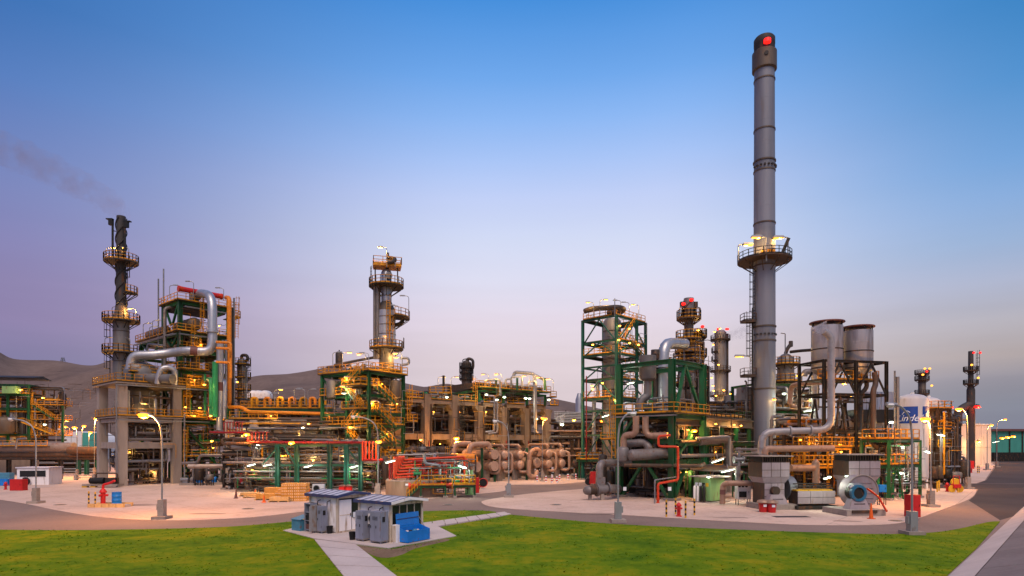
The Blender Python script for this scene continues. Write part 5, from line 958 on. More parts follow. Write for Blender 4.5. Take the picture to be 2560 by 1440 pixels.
# silver verticals and loops hanging before the rack
for i, (x0, y0, y1) in enumerate(((1236, 990, 1078), (1243, 1005, 1082), (1340, 965, 1080))): pipe(P3([(x0 - 18, y0, 103), (x0, y0, 103), (x0, y1, 103), (x0 - 22 if i < 2 else x0 + 6, y1 + 2, 103)]), .18, 'galv', ('tall', 'slender', 'long')[i] + ' pale drop pipe in front of the concrete rack', n=10)
pipe(P3([(1283, 945, 108), (1286, 930, 108), (1336, 934, 107), (1338, 1070, 106)]), .3, 'galv', 'broad pale overhead pipe arching over the cooler deck', n=12)
pipe(P3([(1330, 934, 107), (1346, 942, 107), (1362, 950, 108), (1362, 975, 108)]), .26, 'galv', 'pale branch pipe at the end of the cooler deck', n=10)
for i, (x0, x1, y0) in enumerate(((1214, 1250, 950), (1264, 1278, 948), (1278, 1305, 942), (1322, 1340, 954))): pipe(P3([(x0, 966, 106), (x0, y0, 106), (x1, y0 - 1, 106), (x1, 968 if i else 988, 106)]), .17, 'galv', 'thin pale hoop pipe on the cooler deck', 'hoop pipes on the cooler deck', n=8)
for i, pxl in enumerate((1240, 1293, 1362)): tag(MB().ibeam(tuple(W(pxl, 975, 107)), tuple(W(pxl, 945, 107)), .4).build('pipe_post', 'green', None, False), 'green post propping the pipes over the cooler deck', 'post', 'green posts on the cooler deck')
# air cooler deck on top
S = Site(1197, 105, 41); cx_, cy_ = S.x(1371), S.y(1111); zk = S.z(969)
t = beams_frame(S, 'air_cooler', 'long air cooler bank on green legs with yellow railed sides above the concrete rack', 'air cooler', (.6, cx_ * .36, cx_ * .7, cx_ - .3), (.6, cy_ * .55, cy_ - .5), (zk - .3,), 'green', .34, .34, base=zd + .3, braces=[((.6, cy_ * .25, zd + 1), (.6, .8, zk - .8)), ((.6, cy_ * .3, zd + 1), (.6, cy_ * .5, zk - .8)), ((.6, cy_ * .75, zd + 1), (.6, cy_ * .57, zk - .8))])
MB().box((cx_ / 2, cy_ / 2 + .4, zk + .55), (cx_ - 1.0, cy_ - 1.2, 1.1)).build('bundle', 'pipe_dark', t, False); deck(t, -.3, cx_ + .3, -.5, .8, zk, 'yxX', m='green'); deck(t, cx_ + .35, cx_ + 2, -.3, 1.6, zk - .8, 'yX'); deck(t, cx_ - 1.0, cx_ + 1.2, -1.6, -.6, zd + .2, 'yX')
for i in range(14): MB().box((.8 + i * (cx_ - 1.6) / 13, .05 + .86, zk + .55), (.12, .1, 1.1)).build('rib', 'galv', t, False)
for i in range(3): b = MB().lathe([(2.1, zk - 1.5), (2.0, zk - .5)], (cx_ * (.2 + .3 * i), cy_ * .5, 0), 20); b.build('fan_ring', 'dark_steel', t)
ladder(t, -.4, .2, zd - .4, zk + 1, PI)
for pxl, py, lit, a in ((1222, 968, 'yel', PI), (1255, 968, 'yel', PI), (1324, 972, 'yel', PI), (1359, 976, 'yel', PI), (1383, 980, 'yel', PI), (1095, 975, 'yel', 0), (1128, 975, 'yel', 0)): hook_lamp(W(pxl, py, 105), a, 'lit hooked lamp on the air cooler deck', 'lamps on the air cooler deck', lit, 2.2, power=120)
for pxl, py, lit in ((1216, 987, 'cool'), (1242, 1000, 'cool'), (1261, 993, 'cool'), (1117, 993, 'cool'), (1150, 1007, 'cool'), (1314, 996, 'cool'), (1324, 997, 'cool'), (1372, 1000, 'cool'), (1341, 1048, 'cool')): flood(W(pxl, py, 105), 'cool white lit lamp under the air cooler', 'cool lamps under the air cooler', lit, .6, 90)
t = thing('service_deck', 'small yellow railed deck with a stub vent west of the air cooler', 'platform', W(1096, 985, 104)); deck(t, -1.6, 2.2, -1, 1, 0, 'xyX'); MB().tube([(.9, 0, .1), (.9, 0, 3.2)], .22, 8).build('vent', 'dark_steel', t); MB().bar((-1.4, 0, -2.6), (-1.4, 0, 0), .2).build('prop', 'green', t, False); MB().bar((2, 0, -2.6), (2, 0, 0), .2).build('prop', 'green', t, False)
# distant column with looped overhead line
D = 150; q = D / F; t = thing('short_column', 'dark column with a curled overhead pipe beyond the air cooler', 'column', (X(1166, D), D, 0)); MB().lathe([(12 * q, 0), (12 * q, Z(908, D)), (6 * q, Z(902, D))], n=20).build('shell', 'clad_dark', t)
for py in (918, 932, 948): ring_platform(t, 12 * q, 18 * q, Z(py, D), rail='dark_steel', deck='dark_steel')
MB().tube([(0, -.3, Z(905, D)), (4 * q, -.3, Z(896, D)), (17 * q, -.3, Z(900, D)), (17 * q, -.3, Z(920, D)), (11 * q, -.3, Z(928, D)), (11 * q, -.3, Z(965, D))], .35, 8, 1.2).build('overhead_pipe', 'pipe_dark', t); MB().tube([(-9 * q, 0, Z(915, D)), (-9 * q, 0, Z(899, D)), (0, 0, Z(897, D))], .12, 6).build('hook', 'dark_steel', t)
MB().box((5 * q, 0, Z(901, D)), (4 * q, .8, 1.0)).build('top_box', 'dark_steel', t, False)
# ================================================================ heat exchangers
EX = ((1186, 95, 1167, None, 'flat', 11), (1230, 98, 1165, 1136, 'flat', 11), (1262, 100, 1163, 1137, 'dish', 10.5), (1302, 103, 1162, 1137, 'dish', 11), (1342, 105, 1157, None, 'dish', 13), (1373, 108, 1160, 1134, 'dish', 10.5), (1406, 110, 1158, 1133, 'dish', 10.5))
vv = Vector((-math.sin(R(41)), math.cos(R(41)), 0))
for i, (pxl, D_, y0, y1, hd, rp_) in enumerate(EX):
    r = rp_ * D_ / F; nm = ('first', 'second', 'third', 'fourth', 'fifth', 'sixth', 'seventh')[i]
    for j, py in enumerate((y0, y1)):
        if py is None: continue
        p = W(pxl, py, D_); lv = 'lower' if j == 0 else 'upper'
        vessel_h(p, p + vv * 6.5, r, 'pipe_beige', (lv + ' ' if y1 else 'single ') + ('flat headed' if hd == 'flat' else 'round headed') + ' beige heat exchanger, ' + nm + ' from the red cabinet', 'beige heat exchangers', 'heat_exchanger', hd, j == 0, (.04, .1, .2), 0, 18, 'heat exchanger', hm='head_beige')
    x_, y_ = W(pxl, y0, D_).x, D_
    if y1: 
        p0, p1 = W(pxl, y0, D_), W(pxl, y1, D_)
        pipe([p0 + vv * .5 + Vector((0, 0, r)), p1 + vv * .5 - Vector((0, 0, r))], r * .4, 'pipe_beige', 'short nozzle pipe joining exchanger pair, ' + nm + ' from the red cabinet', None, ((0, .5),), n=10)
        pipe([p1 + vv * .4 + Vector((0, 0, r * .8)), p1 + vv * .4 + Vector((0, 0, r + .9)), p1 + vv * 4 + Vector((-1.2, 0, r + .9)), p1 + vv * 4 + Vector((-1.2, 0, -2))], r * .33, 'pipe_beige', 'beige arched outlet pipe over exchanger pair, ' + nm + ' from the red cabinet', None, ((0, .7),), n=12, bend=.8)
        pipe([p0 + vv * .4 + Vector((.1, -.1, -r * .8)), p0 + vv * .4 + Vector((.1, -.1, -r - .45)), p0 + Vector((r + .5, 0, -r - .45)), p0 + Vector((r + .5, .3, r + 1.2)), p0 + Vector((r * .4, .8, r + 1.4))], r * .32, 'pipe_beige', 'beige return bend beside exchanger pair, ' + nm + ' from the red cabinet', None, n=12, bend=.6)
    if i in (1, 2, 4): tag(MB().ibeam(tuple(G(pxl - 25, 1110 + 9300 / (D_ - 1.5))), tuple(W(pxl - 25, 1120, D_ - 1.5)), .4).build('support_post', 'green', None, False), 'green steel post standing before the exchangers, ' + nm + ' from the red cabinet', 'post')
pipe(P3([(1322, 1175, 103), (1325, 1128, 103), (1347, 1122, 104), (1347, 1140, 104)]), .42, 'pipe_beige', 'fat beige U pipe over the single round exchanger', n=14, bend=1.0); pipe(P3([(1322, 1150, 102.5), (1322, 1190, 102.5), (1338, 1194, 103), (1342, 1178, 104)]), .4, 'pipe_beige', 'fat beige J pipe under the single round exchanger', n=14, bend=1.0)
pipe(P3([(1018, 1140, 92), (1100, 1142, 93), (1186, 1143, 94), (1187, 1155, 94)]), .55, 'pipe_orange', 'long glowing orange pipe in front of the concrete rack', n=14)
pipe(P3([(1134, 1190, 96), (1134, 1110, 96), (1175, 1109, 98)]), .45, 'pipe_beige', 'beige arched pipe west of the exchangers', n=12); pipe(P3([(1173, 1145, 95), (1173, 1112, 95), (1222, 1110, 97), (1222, 1122, 97)]), .45, 'pipe_beige', 'beige arched pipe over the flat headed exchangers', n=12)
flood(W(1141, 1097, 97), 'glowing orange lamp on the concrete rack beside its ladder', 'orange lamp on concrete rack', 'sod', 1.1, 1300); flood(W(1052, 1100, 92), 'yellow lit lamp before the concrete rack', 'lamp before rack', 'yel', .5, 150); flood(W(1357, 1046, 104), 'deep orange lamp on the far end of the concrete rack', 'lamp far end', 'sod', .8, 200)
for i, (pxl, py) in enumerate(((1343, 1203), (1365, 1205), (1380, 1201), (1392, 1206), (1399, 1201), (1440, 1198), (1380, 1206), (1420, 1199))): bollard(G(pxl, py), 'red and white striped bollard before the round headed exchangers', 'red and white bollards', 'print', 'red', 1.0, .16, 5)
# clutter east of the exchangers up to the tower box
S = Site(1400, 118, 5); t = beams_frame(S, 'far_pipe_rack', 'far dark pipe rack between the exchangers and the boxed tower', 'pipe rack', (0, S.x(1430), S.x(1470), S.x(1530)), (0, 6), (S.z(1125), S.z(1080), S.z(1060)), 'brown_steel', .6, .4)
for i in range(18):
    z = (S.z(1125), S.z(1080), S.z(1060))[i % 3] + .2; y = .4 + (i // 3) * .9; m = random.choice(('pipe_dark', 'brown_steel', 'pipe_grey', 'pipe_beige')); pipe([S.w(-3, y, z), S.w(S.x(1530), y, z)], .22, m, {'pipe_dark': 'dark', 'pipe_grey': 'grey', 'brown_steel': 'rust brown', 'pipe_beige': 'beige'}[m] + ' pipe, ' + ORD[i // 3] + ' from the yard on the ' + ('lowest', 'middle', 'top')[i % 3] + ' tier of the far dark rack', 'pipes in the far dark rack', n=8)
for i in range(7): pipe(P3([(1385, 1030 + i * 4, 122), (1460, 1032 + i * 4, 122)]), .12, 'galv', 'thin pale pipe, ' + ORD[i] + ' from the top of the far bundle beside the boxed tower', 'thin pipes in the far bundle', n=6)
for pxl, py, lt in ((1435, 1051, 'yel'), (1505, 1053, 'sod'), (1405, 1062, 'cool')): flood(W(pxl, py, 112), {'yel': 'yellow lit lamp over the far dark rack', 'sod': 'deep orange lamp on the boxed tower', 'cool': 'cool white lamp over the far dark rack'}[lt], 'lamps by far rack ' + lt, lt, .8, 200)
S = Site(1448, 104, 5); t = beams_frame(S, 'valve_platform', 'low yellow railed platform full of valves beside the boxed tower', 'platform', (0, S.x(1530)), (0, 3), (S.z(1150),), 'green', .25, .3); deck(t, 0, S.x(1530), 0, 3, S.z(1150) + .02, 'xyXY')
for i in range(6): pump(G(1440 + i * 17, 1197), .4 * i, 'small pump under the low valve platform', 'pumps under the valve platform', 'galv', .9)
for i in range(7): valve(S.w(.5 + i * .85, 1.2, S.z(1150) + .2), 'grey hand wheel valve on the low valve platform', 'valves on the low platform', 'galv', 1.1)
vessel_h(W(1440, 1160, 106), W(1448, 1158, 112), .8, 'pipe_dark', 'dark small exchanger beside the low valve platform', zb=0)
D = 190; t = thing('distant_stack', 'pale distant stack behind the boxed tower', 'stack', (X(1448, D), D, 0)); MB().lathe([(1.2, 0), (1.2, Z(1000, D)), (.6, Z(985, D)), (.5, Z(983, D))], n=16).build('shell', 'silver', t)
# ================================================================ boxed tower: column inside a braced green frame
S = Site(1541, 100, 47); bx, by_ = S.x(1614), S.y(1457)
lv = [S.z(p) for p in (1150, 1085, 1023, 993, 944, 910, 881, 847, 787)]
br = []
for a, b in zip([0] + lv[:-1], lv):
    if b - a > 2: br += [((0, by_ * .95, a), (0, by_ * .5, b - .3)), ((0, by_ * .05, a), (0, by_ * .5, b - .3)), ((bx * .05, 0, a), (bx * .5, 0, b - .3)), ((bx * .95, 0, a), (bx * .5, 0, b - .3))]
t = beams_frame(S, 'boxed_tower', 'tall braced green frame boxing in a wide clad column', 'tower', (0, bx * .68, bx), (0, by_), lv, 'teal', .42, .3, braces=br)
for z, rl_ in ((lv[8], 'xyXY'), (lv[6], 'xyX'), (lv[3], 'xyX'), (lv[7], 'yX'), (lv[4], 'yX')):
    for x0, x1, y0, y1 in ((0, bx, 0, 1.0), (0, 1.0, 1.02, by_), (bx - 1, bx, 1.02, by_), (1.02, bx - 1.02, by_ - 1, by_)):
        k = {(0, 0): 'y', (0, 1.02): 'x'}.get((x0, y0), 'X' if y0 == 1.02 and x0 > 1.5 else 'Y'); deck(t, x0, x1, y0, y1, z + .02, k if k in rl_ else '', over=0)
ladder(t, -.4, -.6, lv[0], lv[2] + 1, -PI / 2); deck(t, -3.2, .2, -1.6, 1.0, S.z(1100), 'xyX'); MB().bar((-2.8, -.4, S.z(1100)), (-.2, 0, S.z(1135)), .25).build('brace', 'green', t, False)
stair(t, (bx * .2, -.1, lv[7] + .2), (bx * .6, -.1, lv[8])); stair(t, (bx * .8, -.5, lv[6] + .2), (bx * .3, -.5, lv[7]))
c = S.w(bx * .42, by_ * .5); D = c.y; q = D / F
t2 = thing('wide_column', 'wide clad column standing inside the braced green frame', 'column', c); MB().lathe([(1.55, 0), (1.55, Z(805, D)), (1.2, Z(798, D)), (.3, Z(795, D))], n=28).build('shell', 'clad', t2)
for py in (830, 865, 900, 940, 975, 1010, 1060): MB().lathe([(1.57, Z(py, D)), (1.63, Z(py, D) + .02), (1.63, Z(py, D) + .1), (1.57, Z(py, D) + .12)], n=28).build('band', 'clad_dark', t2)
for i, py in enumerate((870, 985)): b = MB().cyl((-.6, -1.4, Z(py, D)), (-.75, -1.9, Z(py, D)), .45, n=14); b.build('manway', 'clad', t2)
pipe(P3([(1462, 778, 103), (1478, 772, 102), (1545, 768, 100), (1560, 772, 101), (1555, 780, 104), (1520, 782, 106)]), .45, 'pipe_dark', 'fat dark looped pipe lying on the boxed tower roof', n=12, bend=1.2)
pipe(P3([(1537, 790, 99.5), (1537, 746, 99.5)]), .08, 'galv', 'thin mast on the boxed tower roof', n=6, name='mast', cat='mast')
for pxl, py, lit, a in ((1552, 785, None, PI), (1573, 790, None, PI), (1597, 796, 'yel', PI), (1500, 783, 'yel', 0), (1484, 790, 'yel', PI)): hook_lamp(W(pxl, py, 101), a, ('lit' if lit else 'unlit') + ' hooked lamp on the boxed tower roof', 'lamps on the boxed tower roof, ' + str(bool(lit)), lit, 2.2, power=90 if lit else 0)
for pxl, py in ((1482, 862), (1549, 815), (1547, 850), (1574, 858), (1596, 862), (1506, 958), (1480, 965), (1482, 973), (1536, 1000), (1573, 822)): flood(W(pxl, py, 100), 'yellow lit lamp inside the boxed tower', 'lamps inside the boxed tower', 'yel', .5, 70)
pipe(P3([(1466, 1150, 98), (1466, 940, 98)]), .1, 'pipe_red', 'thin red riser on the boxed tower corner', n=6); pipe(P3([(1494, 950, 106), (1494, 990, 106), (1485, 1000, 106), (1485, 1130, 106)]), .35, 'silver', 'silver riser behind the boxed tower corner', n=10)
# ================================================================ heavy green frame in front
S = Site(1680, 66, 45); fx, fy = S.x(1757), S.y(1549); zt = S.z(897); zd = S.z(1034); z2 = S.z(1098); z3 = S.z(1150)
br = [((0, fy * .95, 0), (0, fy * .55, z3 - .6)), ((0, .3, 0), (0, fy * .45, z3 - .6)), ((fx * .1, 0, z3), (fx * .6, 0, z2 + .5)), ((fx * .95, 0, zd), (fx * .4, 0, zt - .4)), ((fx * .1, 0, zd), (fx * .4, 0, zt - .4)), ((fx * .95, 0, 0), (fx * .5, 0, z3)), ((fx * .05, 0, 0), (fx * .5, 0, z3)), ((0, fy * .7, zd - .3), (0, fy, z2))]
t = beams_frame(S, 'heavy_steel_frame', 'heavy bright green steel portal with a yellow railed deck before the tall chimney', 'steel structure', (0, fx), (0, fy), (z3, z2, zd, zt), 'green', .62, .5, braces=br)
deck(t, 0, fx, 0, fy, zd + .02, 'xyX', over=.6); tray(t, (-.9, -1, zd - .2), (-.9, fy + .5, zd - .2))
ladder(t, -.8, fy + .3, zd - 5, zd + 1.2, PI); ladder(t, .8, fy + .8, z3, zd + 1, -PI / 2)
MB().box((fx * .5, fy * .5, zd - .35), (fx - .8, fy - .8, .5)).build('floor_beams', 'dark_steel', t, False)
# silencers and ducts on the frame
c = S.w(fx * .1, fy * .62); D = c.y; q = D / F
def silencer(pxl, D, y0, y1, rp_, label, tail=None, m='clad'):
    q = D / F; t = thing('silencer', label, 'silencer', (X(pxl, D), D, Z(y1, D))); h = Z(y0, D) - Z(y1, D); r = rp_ * q; b = MB(); b.lathe([(r * .3, -.35), (r * .97, 0), (r, .06), (r, h * .5 - .03), (r * 1.03, h * .5), (r * 1.03, h * .5 + .06), (r, h * .5 + .09), (r, h), (r * .97, h + .02), (r * .9, h - .2)], n=28); b.build('drum', m, t)
    if tail: MB().tube([(0, 0, 0)] + [(X(a, D) - X(pxl, D), dy, Z(p, D) - Z(y1, D)) for a, p, dy in tail], 10 * q if rp_ > 15 else 7 * q, 14, 1.0).build('tail_pipe', m, t)
silencer(1619, 70, 890, 948, 21, 'broad tan silencer drum with a bent tail pipe on the green portal', ((1619, 975, 0), (1619, 990, 0), (1600, 1000, 0), (1600, 1025, 0)))
silencer(1638, 76, 875, 898, 10.5, 'small grey silencer drum behind the broad one', ((1638, 985, 0), (1632, 1030, 0)), 'pipe_dark')
pipe(P3([(1658, 1100, 76), (1658, 858, 76), (1712, 860, 80)]), .72, 'silver', 'wide silver duct with a bent top leading to the lit stack', name='flue_duct', cat='duct', n=18, bend=1.9, flanges=((0, .3), (0, .75)))
pipe(P3([(1590, 1040, 66.5), (1590, 1088, 66.5), (1559, 1086, 67.5), (1559, 1120, 67.5)]), .36, 'pipe_beige', 'tan pipe dropping under the green portal deck', n=14); drum_v(W(1557, 1155, 67.3), .7, 1.4, 'pipe_grey', 'tan bottle shaped pot hung on the tan pipe', legs=False, name='pot')
pipe(P3([(1614, 1040, 67.5), (1614, 1090, 67.5), (1668, 1088, 66.2)]), .36, 'pipe_beige', 'tan pipe beside the bottle shaped pot', n=14)
vessel_h(W(1578, 1138, 66), W(1668, 1133, 67.5), .62, 'pipe_grey', 'grey brown horizontal drum on the green beam of the portal', saddles=False)
pipe(P3([(1566, 1110, 68.5), (1612, 1106, 68), (1622, 1118, 67.5), (1622, 1130, 67.5)]), .45, 'pipe_grey', 'grey bent pipe over the horizontal drum', n=12)
pipe(P3([(1560, 1163, 65.5), (1750, 1165, 66), (1760, 1160, 68)]), .22, 'brown_steel', 'brown pipe along the foot of the green portal', n=10)
# red sprinkler drop line
pipe(P3([(1676, 1088, 64.5), (1646, 1090, 64.5), (1646, 1116, 64.5), (1695, 1117, 64.3), (1695, 1200, 64.3), (1645, 1209, 63), (1645, 1252, 63), (1644, 1265, 63)]), .13, 'bright_red', 'thin salmon red sprinkler pipe zigzagging past the portal leg', n=10, flanges=((5, .9), (6, .5)))
pipe(P3([(1694, 1192, 64.8), (1637, 1200, 62.5), (1637, 1268, 62.5)]), .07, 'galv', 'thin grey pipe beside the red sprinkler drop', n=8)
# low suction pipe at the lawn side
pipe(P3([(1640, 1156, 72), (1510, 1158, 68), (1499, 1160, 67), (1499, 1195, 67)]), .42, 'pipe_grey', 'fat grey elbow pipe beside the low suction header', n=14, bend=1.0); tag(MB().box(tuple(W(1501, 1203, 67)), (.95, .95, .9)).build('junction_box', 'pipe_grey', None, False), 'square grey box under the fat elbow pipe', 'box')
pipe([W(1468, 1226, 66.5), W(1470, 1226, 66), W(1532, 1222, 67), W(1545, 1222, 70)], .5, 'pipe_grey', 'fat low suction header lying near the paving', n=16, name='suction_header', flanges=((1, .35), (1, .8)), band=(1, .05, .3, 'brown_steel'))
for pxl in (1475, 1505): tag(MB().box((X(pxl, 66.5), 66.5, .35), (.35, .6, .7)).build('pipe_stand', 'concrete_base', None, False), 'concrete stand under the fat low suction header', 'stand', 'stands of the suction header')
pump(G(1520, 1236), 0, 'brown pump under the low suction header', None, 'brown_steel', 1.3)
t = thing('fire_cart', 'red fire cart with two wheels behind the suction elbow', 'cart', G(1492, 1212)); MB().box((0, 0, 1.1), (2.4, 1.2, 1.8), 0, .8).build('body', 'red', t, False); MB().cyl((-1.3, -.1, .5), (-1.3, .1, .5), .5, n=16).build('wheel', 'black', t); MB().cyl((1.3, -.1, .5), (1.3, .1, .5), .5, n=16).build('wheel', 'black', t)
# clutter under the portal
for i, (pxl, py) in enumerate(((1590, 1240), (1615, 1236), (1640, 1238), (1600, 1228), (1720, 1236), (1700, 1240))): pump(G(pxl, py), .7 * i, ('dark', 'grey')[i % 2] + ' pump among the legs of the green portal', 'pumps under the green portal, ' + ('dark', 'grey')[i % 2], ('black', 'galv')[i % 2], 1.2)
for i in range(6): valve(G(1580 + i * 16, 1232), 'grey hand wheel valve under the green portal', 'valves under the green portal', 'galv', 1.4)
for i, py in enumerate((1190, 1205)): vessel_h(W(1590, py, 75), W(1660, py, 75.5), .6, 'pipe_dark', ('upper', 'lower')[i] + ' dark horizontal drum behind the portal legs', zb=0, saddles=i == 1)
for (px_, py_, w_) in ((1562, 1222, 'blue'), (1674, 1222, 'blue')): tag(MB().box(tuple(W(px_, py_, 63.9 if px_ > 1600 else 66.9)), (.35, .05, .4)).build('notice_plate', 'print', None, False), ('white notice plate on the left leg of the green portal' if px_ < 1600 else 'white notice plate on the front leg of the green portal'), 'sign')
# brown girder bridge running to the chimney
S5 = Site(1684, 66.6, 45); gl = S5.x(1882); zg = S5.z(1040)
t = thing('girder_bridge', 'brown girder bridge with green rails running to the tall chimney', 'bridge', S5.o, S5.rz)
MB().ibeam((.6, .1, zg - .5), (gl, .1, zg - .5), .5, 1.05).build('girder', 'brown_steel', t, False); MB().ibeam((.6, 5, zg - .5), (gl, 5, zg - .5), .5, 1.05).build('girder', 'brown_steel', t, False)
for i in range(5):
    x = 4 + i * (gl - 5) / 4
    for y in (.1, 5): MB().ibeam((x, y, 0), (x, y, zg - 1.05), .4).build('post', 'green', t, False)
    for z in (zg - 3.2, zg - 6.2): MB().ibeam((x, .3, z), (x, 4.8, z), .3).build('cross_beam', 'green', t, False)
for z in (zg - 3.2, zg - 6.0): MB().ibeam((.6, -.15, z), (gl, -.15, z), .28).build('side_beam', 'green', t, False)
d = MB().box((gl / 2, 2.5, zg + .1), (gl, 4.6, .12)).build('deck', 'grating', t, False); railing(d, [(7.2, .3, zg + .16), (gl, .3, zg + .16)], 'dark_steel')
for i in range(30):
    lvl = i % 3; z = (zg - 3.0, zg - 4.6, zg - 5.9)[lvl] + .15; y = -.4 + (i // 3) * .5; m = ('brown_steel', 'pipe_dark', 'pipe_grey', 'pipe_dark', 'galv')[(i * 7) % 5]; x1 = gl + .5 if i % 4 else gl * .55
    pts = [S5.w(.8, y, z), S5.w(x1, y, z)] if i % 5 else [S5.w(.8, y, z), S5.w(gl * .5, y, z), S5.w(gl * .5, y, z - .7), S5.w(x1, y, z - .7)]
    pipe(pts, (.16, .22, .2)[lvl], m, {'pipe_dark': 'dark', 'pipe_grey': 'grey', 'brown_steel': 'rust brown', 'galv': 'galvanised'}[m] + (' stepped' if i % 5 == 0 else '') + ' pipe, ' + ORD[i // 3] + ' from the yard on the ' + ('upper', 'middle', 'lower')[lvl] + ' tier under the girder bridge', 'pipes under the girder bridge', n=8)
vessel_h(S5.w(7, 1.6, zg - 4.1), S5.w(10.5, 1.6, zg - 4.1), .75, 'pipe_dark', 'dark horizontal drum slung under the girder bridge', saddles=False)
for i, (x, y) in enumerate(((8, 2), (12, 1.5), (15, 2))): vessel_h(S5.w(x, y - 1, 3.2), S5.w(x + 2.6, y - 1, 3.2), .8, 'pipe_dark', ('first', 'second', 'third')[i] + ' dark vessel under the girder bridge counted from the portal', zb=0)
pipe(P3([(1745, 1104, 70), (1822, 1096, 74), (1822, 1165, 74), (1822, 1200, 74)]), .5, 'pipe_grey', 'fat grey downpipe under the girder bridge', n=14, bend=1.2); pipe(P3([(1740, 1096, 69), (1824, 1092, 72), (1825, 1175, 72)]), .16, 'galv', 'thin grey downpipe beside the fat one', n=8); pipe(P3([(1838, 1123, 72), (1890, 1124, 74)]), .16, 'galv', 'thin pale flanged pipe before the chimney foot', n=8, flanges=((0, .1), (0, .2)))
flood(W(1735, 1078, 69), 'spiky orange lamp under the girder bridge', 'orange girder lamp', 'sod', .7, 350)
for i, (pxl, py) in enumerate(((1770, 1048), (1781, 1052), (1795, 1050), (1783, 1066), (1806, 1066))): flood(W(pxl, py, 100), 'yellow lamp glowing beyond the girder bridge', 'lamps beyond the girder bridge', 'yel', .7, 90)
tube_lamp(W(1776, 1158, 66), W(1812, 1146, 67), 'long strip light above the sheet roof', 'strip lights by the green kiosk', 120); tube_lamp(W(1800, 1182, 63), W(1840, 1172, 64.5), 'long strip light over the green kiosk', 'strip lights by the green kiosk', 120); tube_lamp(W(1503, 1044, 97), W(1527, 1036, 98), 'strip light at the foot of the boxed tower', 'strip light of the boxed tower', 200); tube_lamp(W(1566, 960, 72), W(1587, 956, 73), 'strip light on the green portal', 'strip light of the portal', 200)
t = thing('sheet_roof', 'low sloping sheet roof on posts behind the green kiosk', 'canopy', W(1790, 1175, 68)); MB().add([(-3.2, -1.5, 0), (3.0, -1.5, -.35), (3.0, 2.5, .25), (-3.2, 2.5, .6), (-3.2, -1.5, .08), (3.0, -1.5, -.27), (3.0, 2.5, .33), (-3.2, 2.5, .68)], [(3, 2, 1, 0), (4, 5, 6, 7), (0, 1, 5, 4), (1, 2, 6, 5), (2, 3, 7, 6), (3, 0, 4, 7)]).build('roof', 'pipe_dark', t, False)
for x in (-2.8, 2.7):
    for y in (-1.2, 2.2): MB().bar((x, y, -W(1790, 1175, 68).z), (x, y, -.1), .14).build('post', 'green', t, False)
# green kiosk with gas cylinders
S = Site(1776, 63, 38); t = thing('gas_kiosk', 'pale green kiosk with a flat canopy and warning plates', 'kiosk', S.o, S.rz); kx, ky = S.x(1812), S.y(1736); h = S.z(1195)
MB().box((kx / 2, ky / 2, h / 2 + .1), (kx, ky, h - .2)).build('body', 'cabinet_green', t, False); MB().box((kx / 2 - .1, ky / 2 - .1, h + .1), (kx + .7, ky + 1.0, .12)).build('canopy', 'concrete', t, False); MB().box((kx / 2, ky / 2, .05), (kx + .8, ky + .8, .1)).build('plinth', 'concrete_base', t, False)
for i, f in enumerate((.2, .42, .62, .85)): MB().box((-.015, ky * f, h * .72), (.03, .34, .38)).build('warning_plate', ('print', 'print', 'black', 'bollard_yellow')[3 - i], t, False)
for i, m in enumerate(('white', 'white', 'dark_steel', 'dark_steel')):
    c = thing('gas_cylinder', ('silvery white gas cylinder leaning on the green kiosk', 'silvery white gas cylinder leaning on the green kiosk', 'black gas cylinder leaning on the green kiosk', 'black gas cylinder leaning on the green kiosk')[i], 'gas cylinder', S.w(-.35, ky * (.86 - .2 * i), .1), 0, 'white gas cylinders' if i < 2 else 'black gas cylinders'); MB().lathe([(.14, 0), (.15, .03), (.15, 1.45), (.11, 1.6), (.05, 1.68)], n=14).build('body', m, c); MB().cyl((0, 0, 1.68), (0, 0, 1.82), .045, n=8).build('valve', 'galv', c)
flood(W(1771, 1193, 62), 'greenish lamp on the kiosk canopy', 'kiosk lamp', 'cool', .4, 60)
# instrument box and its pipe
cabinet(1857, 1262, 1.35, .8, 1.45, 'white', 'white instrument box with a window on legs beside the red bins', legs=.6, name='instrument_box'); tag(MB().box(tuple(W(1857, 1236, 60.6)), (.75, .05, .6)).build('display_window', 'glass', None, False), 'dark display window on the white instrument box', 'window'); 
t = thing('gauge_row', 'row of three round gauges on top of the instrument box', 'gauges', W(1857, 1218, 60.7))
for i in range(3): MB().cyl((-.35 + i * .35, 0, .12), (-.35 + i * .35, -.08, .12), .13, n=14).build('gauge', 'black', t)
pipe(P3([(1806, 1260, 61), (1807, 1212, 61), (1820, 1208, 60.5), (1895, 1208, 60), (1920, 1203, 61)]), .28, 'pipe_beige', 'tan pipe running over the instrument box', n=14, band=(0, .5, .75, 'cap_brown'))
pipe(P3([(1845, 1205, 63), (1845, 1165, 63)]), .25, 'pipe_grey', 'stubby upright pipe with a valve head beside the kiosk', n=12, flanges=((0, .5),)); valve(W(1847, 1170, 63), 'grey valve head on the stubby upright pipe', None, 'galv', 1.5)
for i in range(4): bollard(G(*((1666, 1292), (1689, 1286), (1714, 1295), (1736, 1288))[i]), 'yellow and black bollard round the red hydrant', 'bollards round the hydrant', h=1.45, r=.075)
hydrant(G(1697, 1291), 'red fire hydrant between four striped bollards', 1.0)
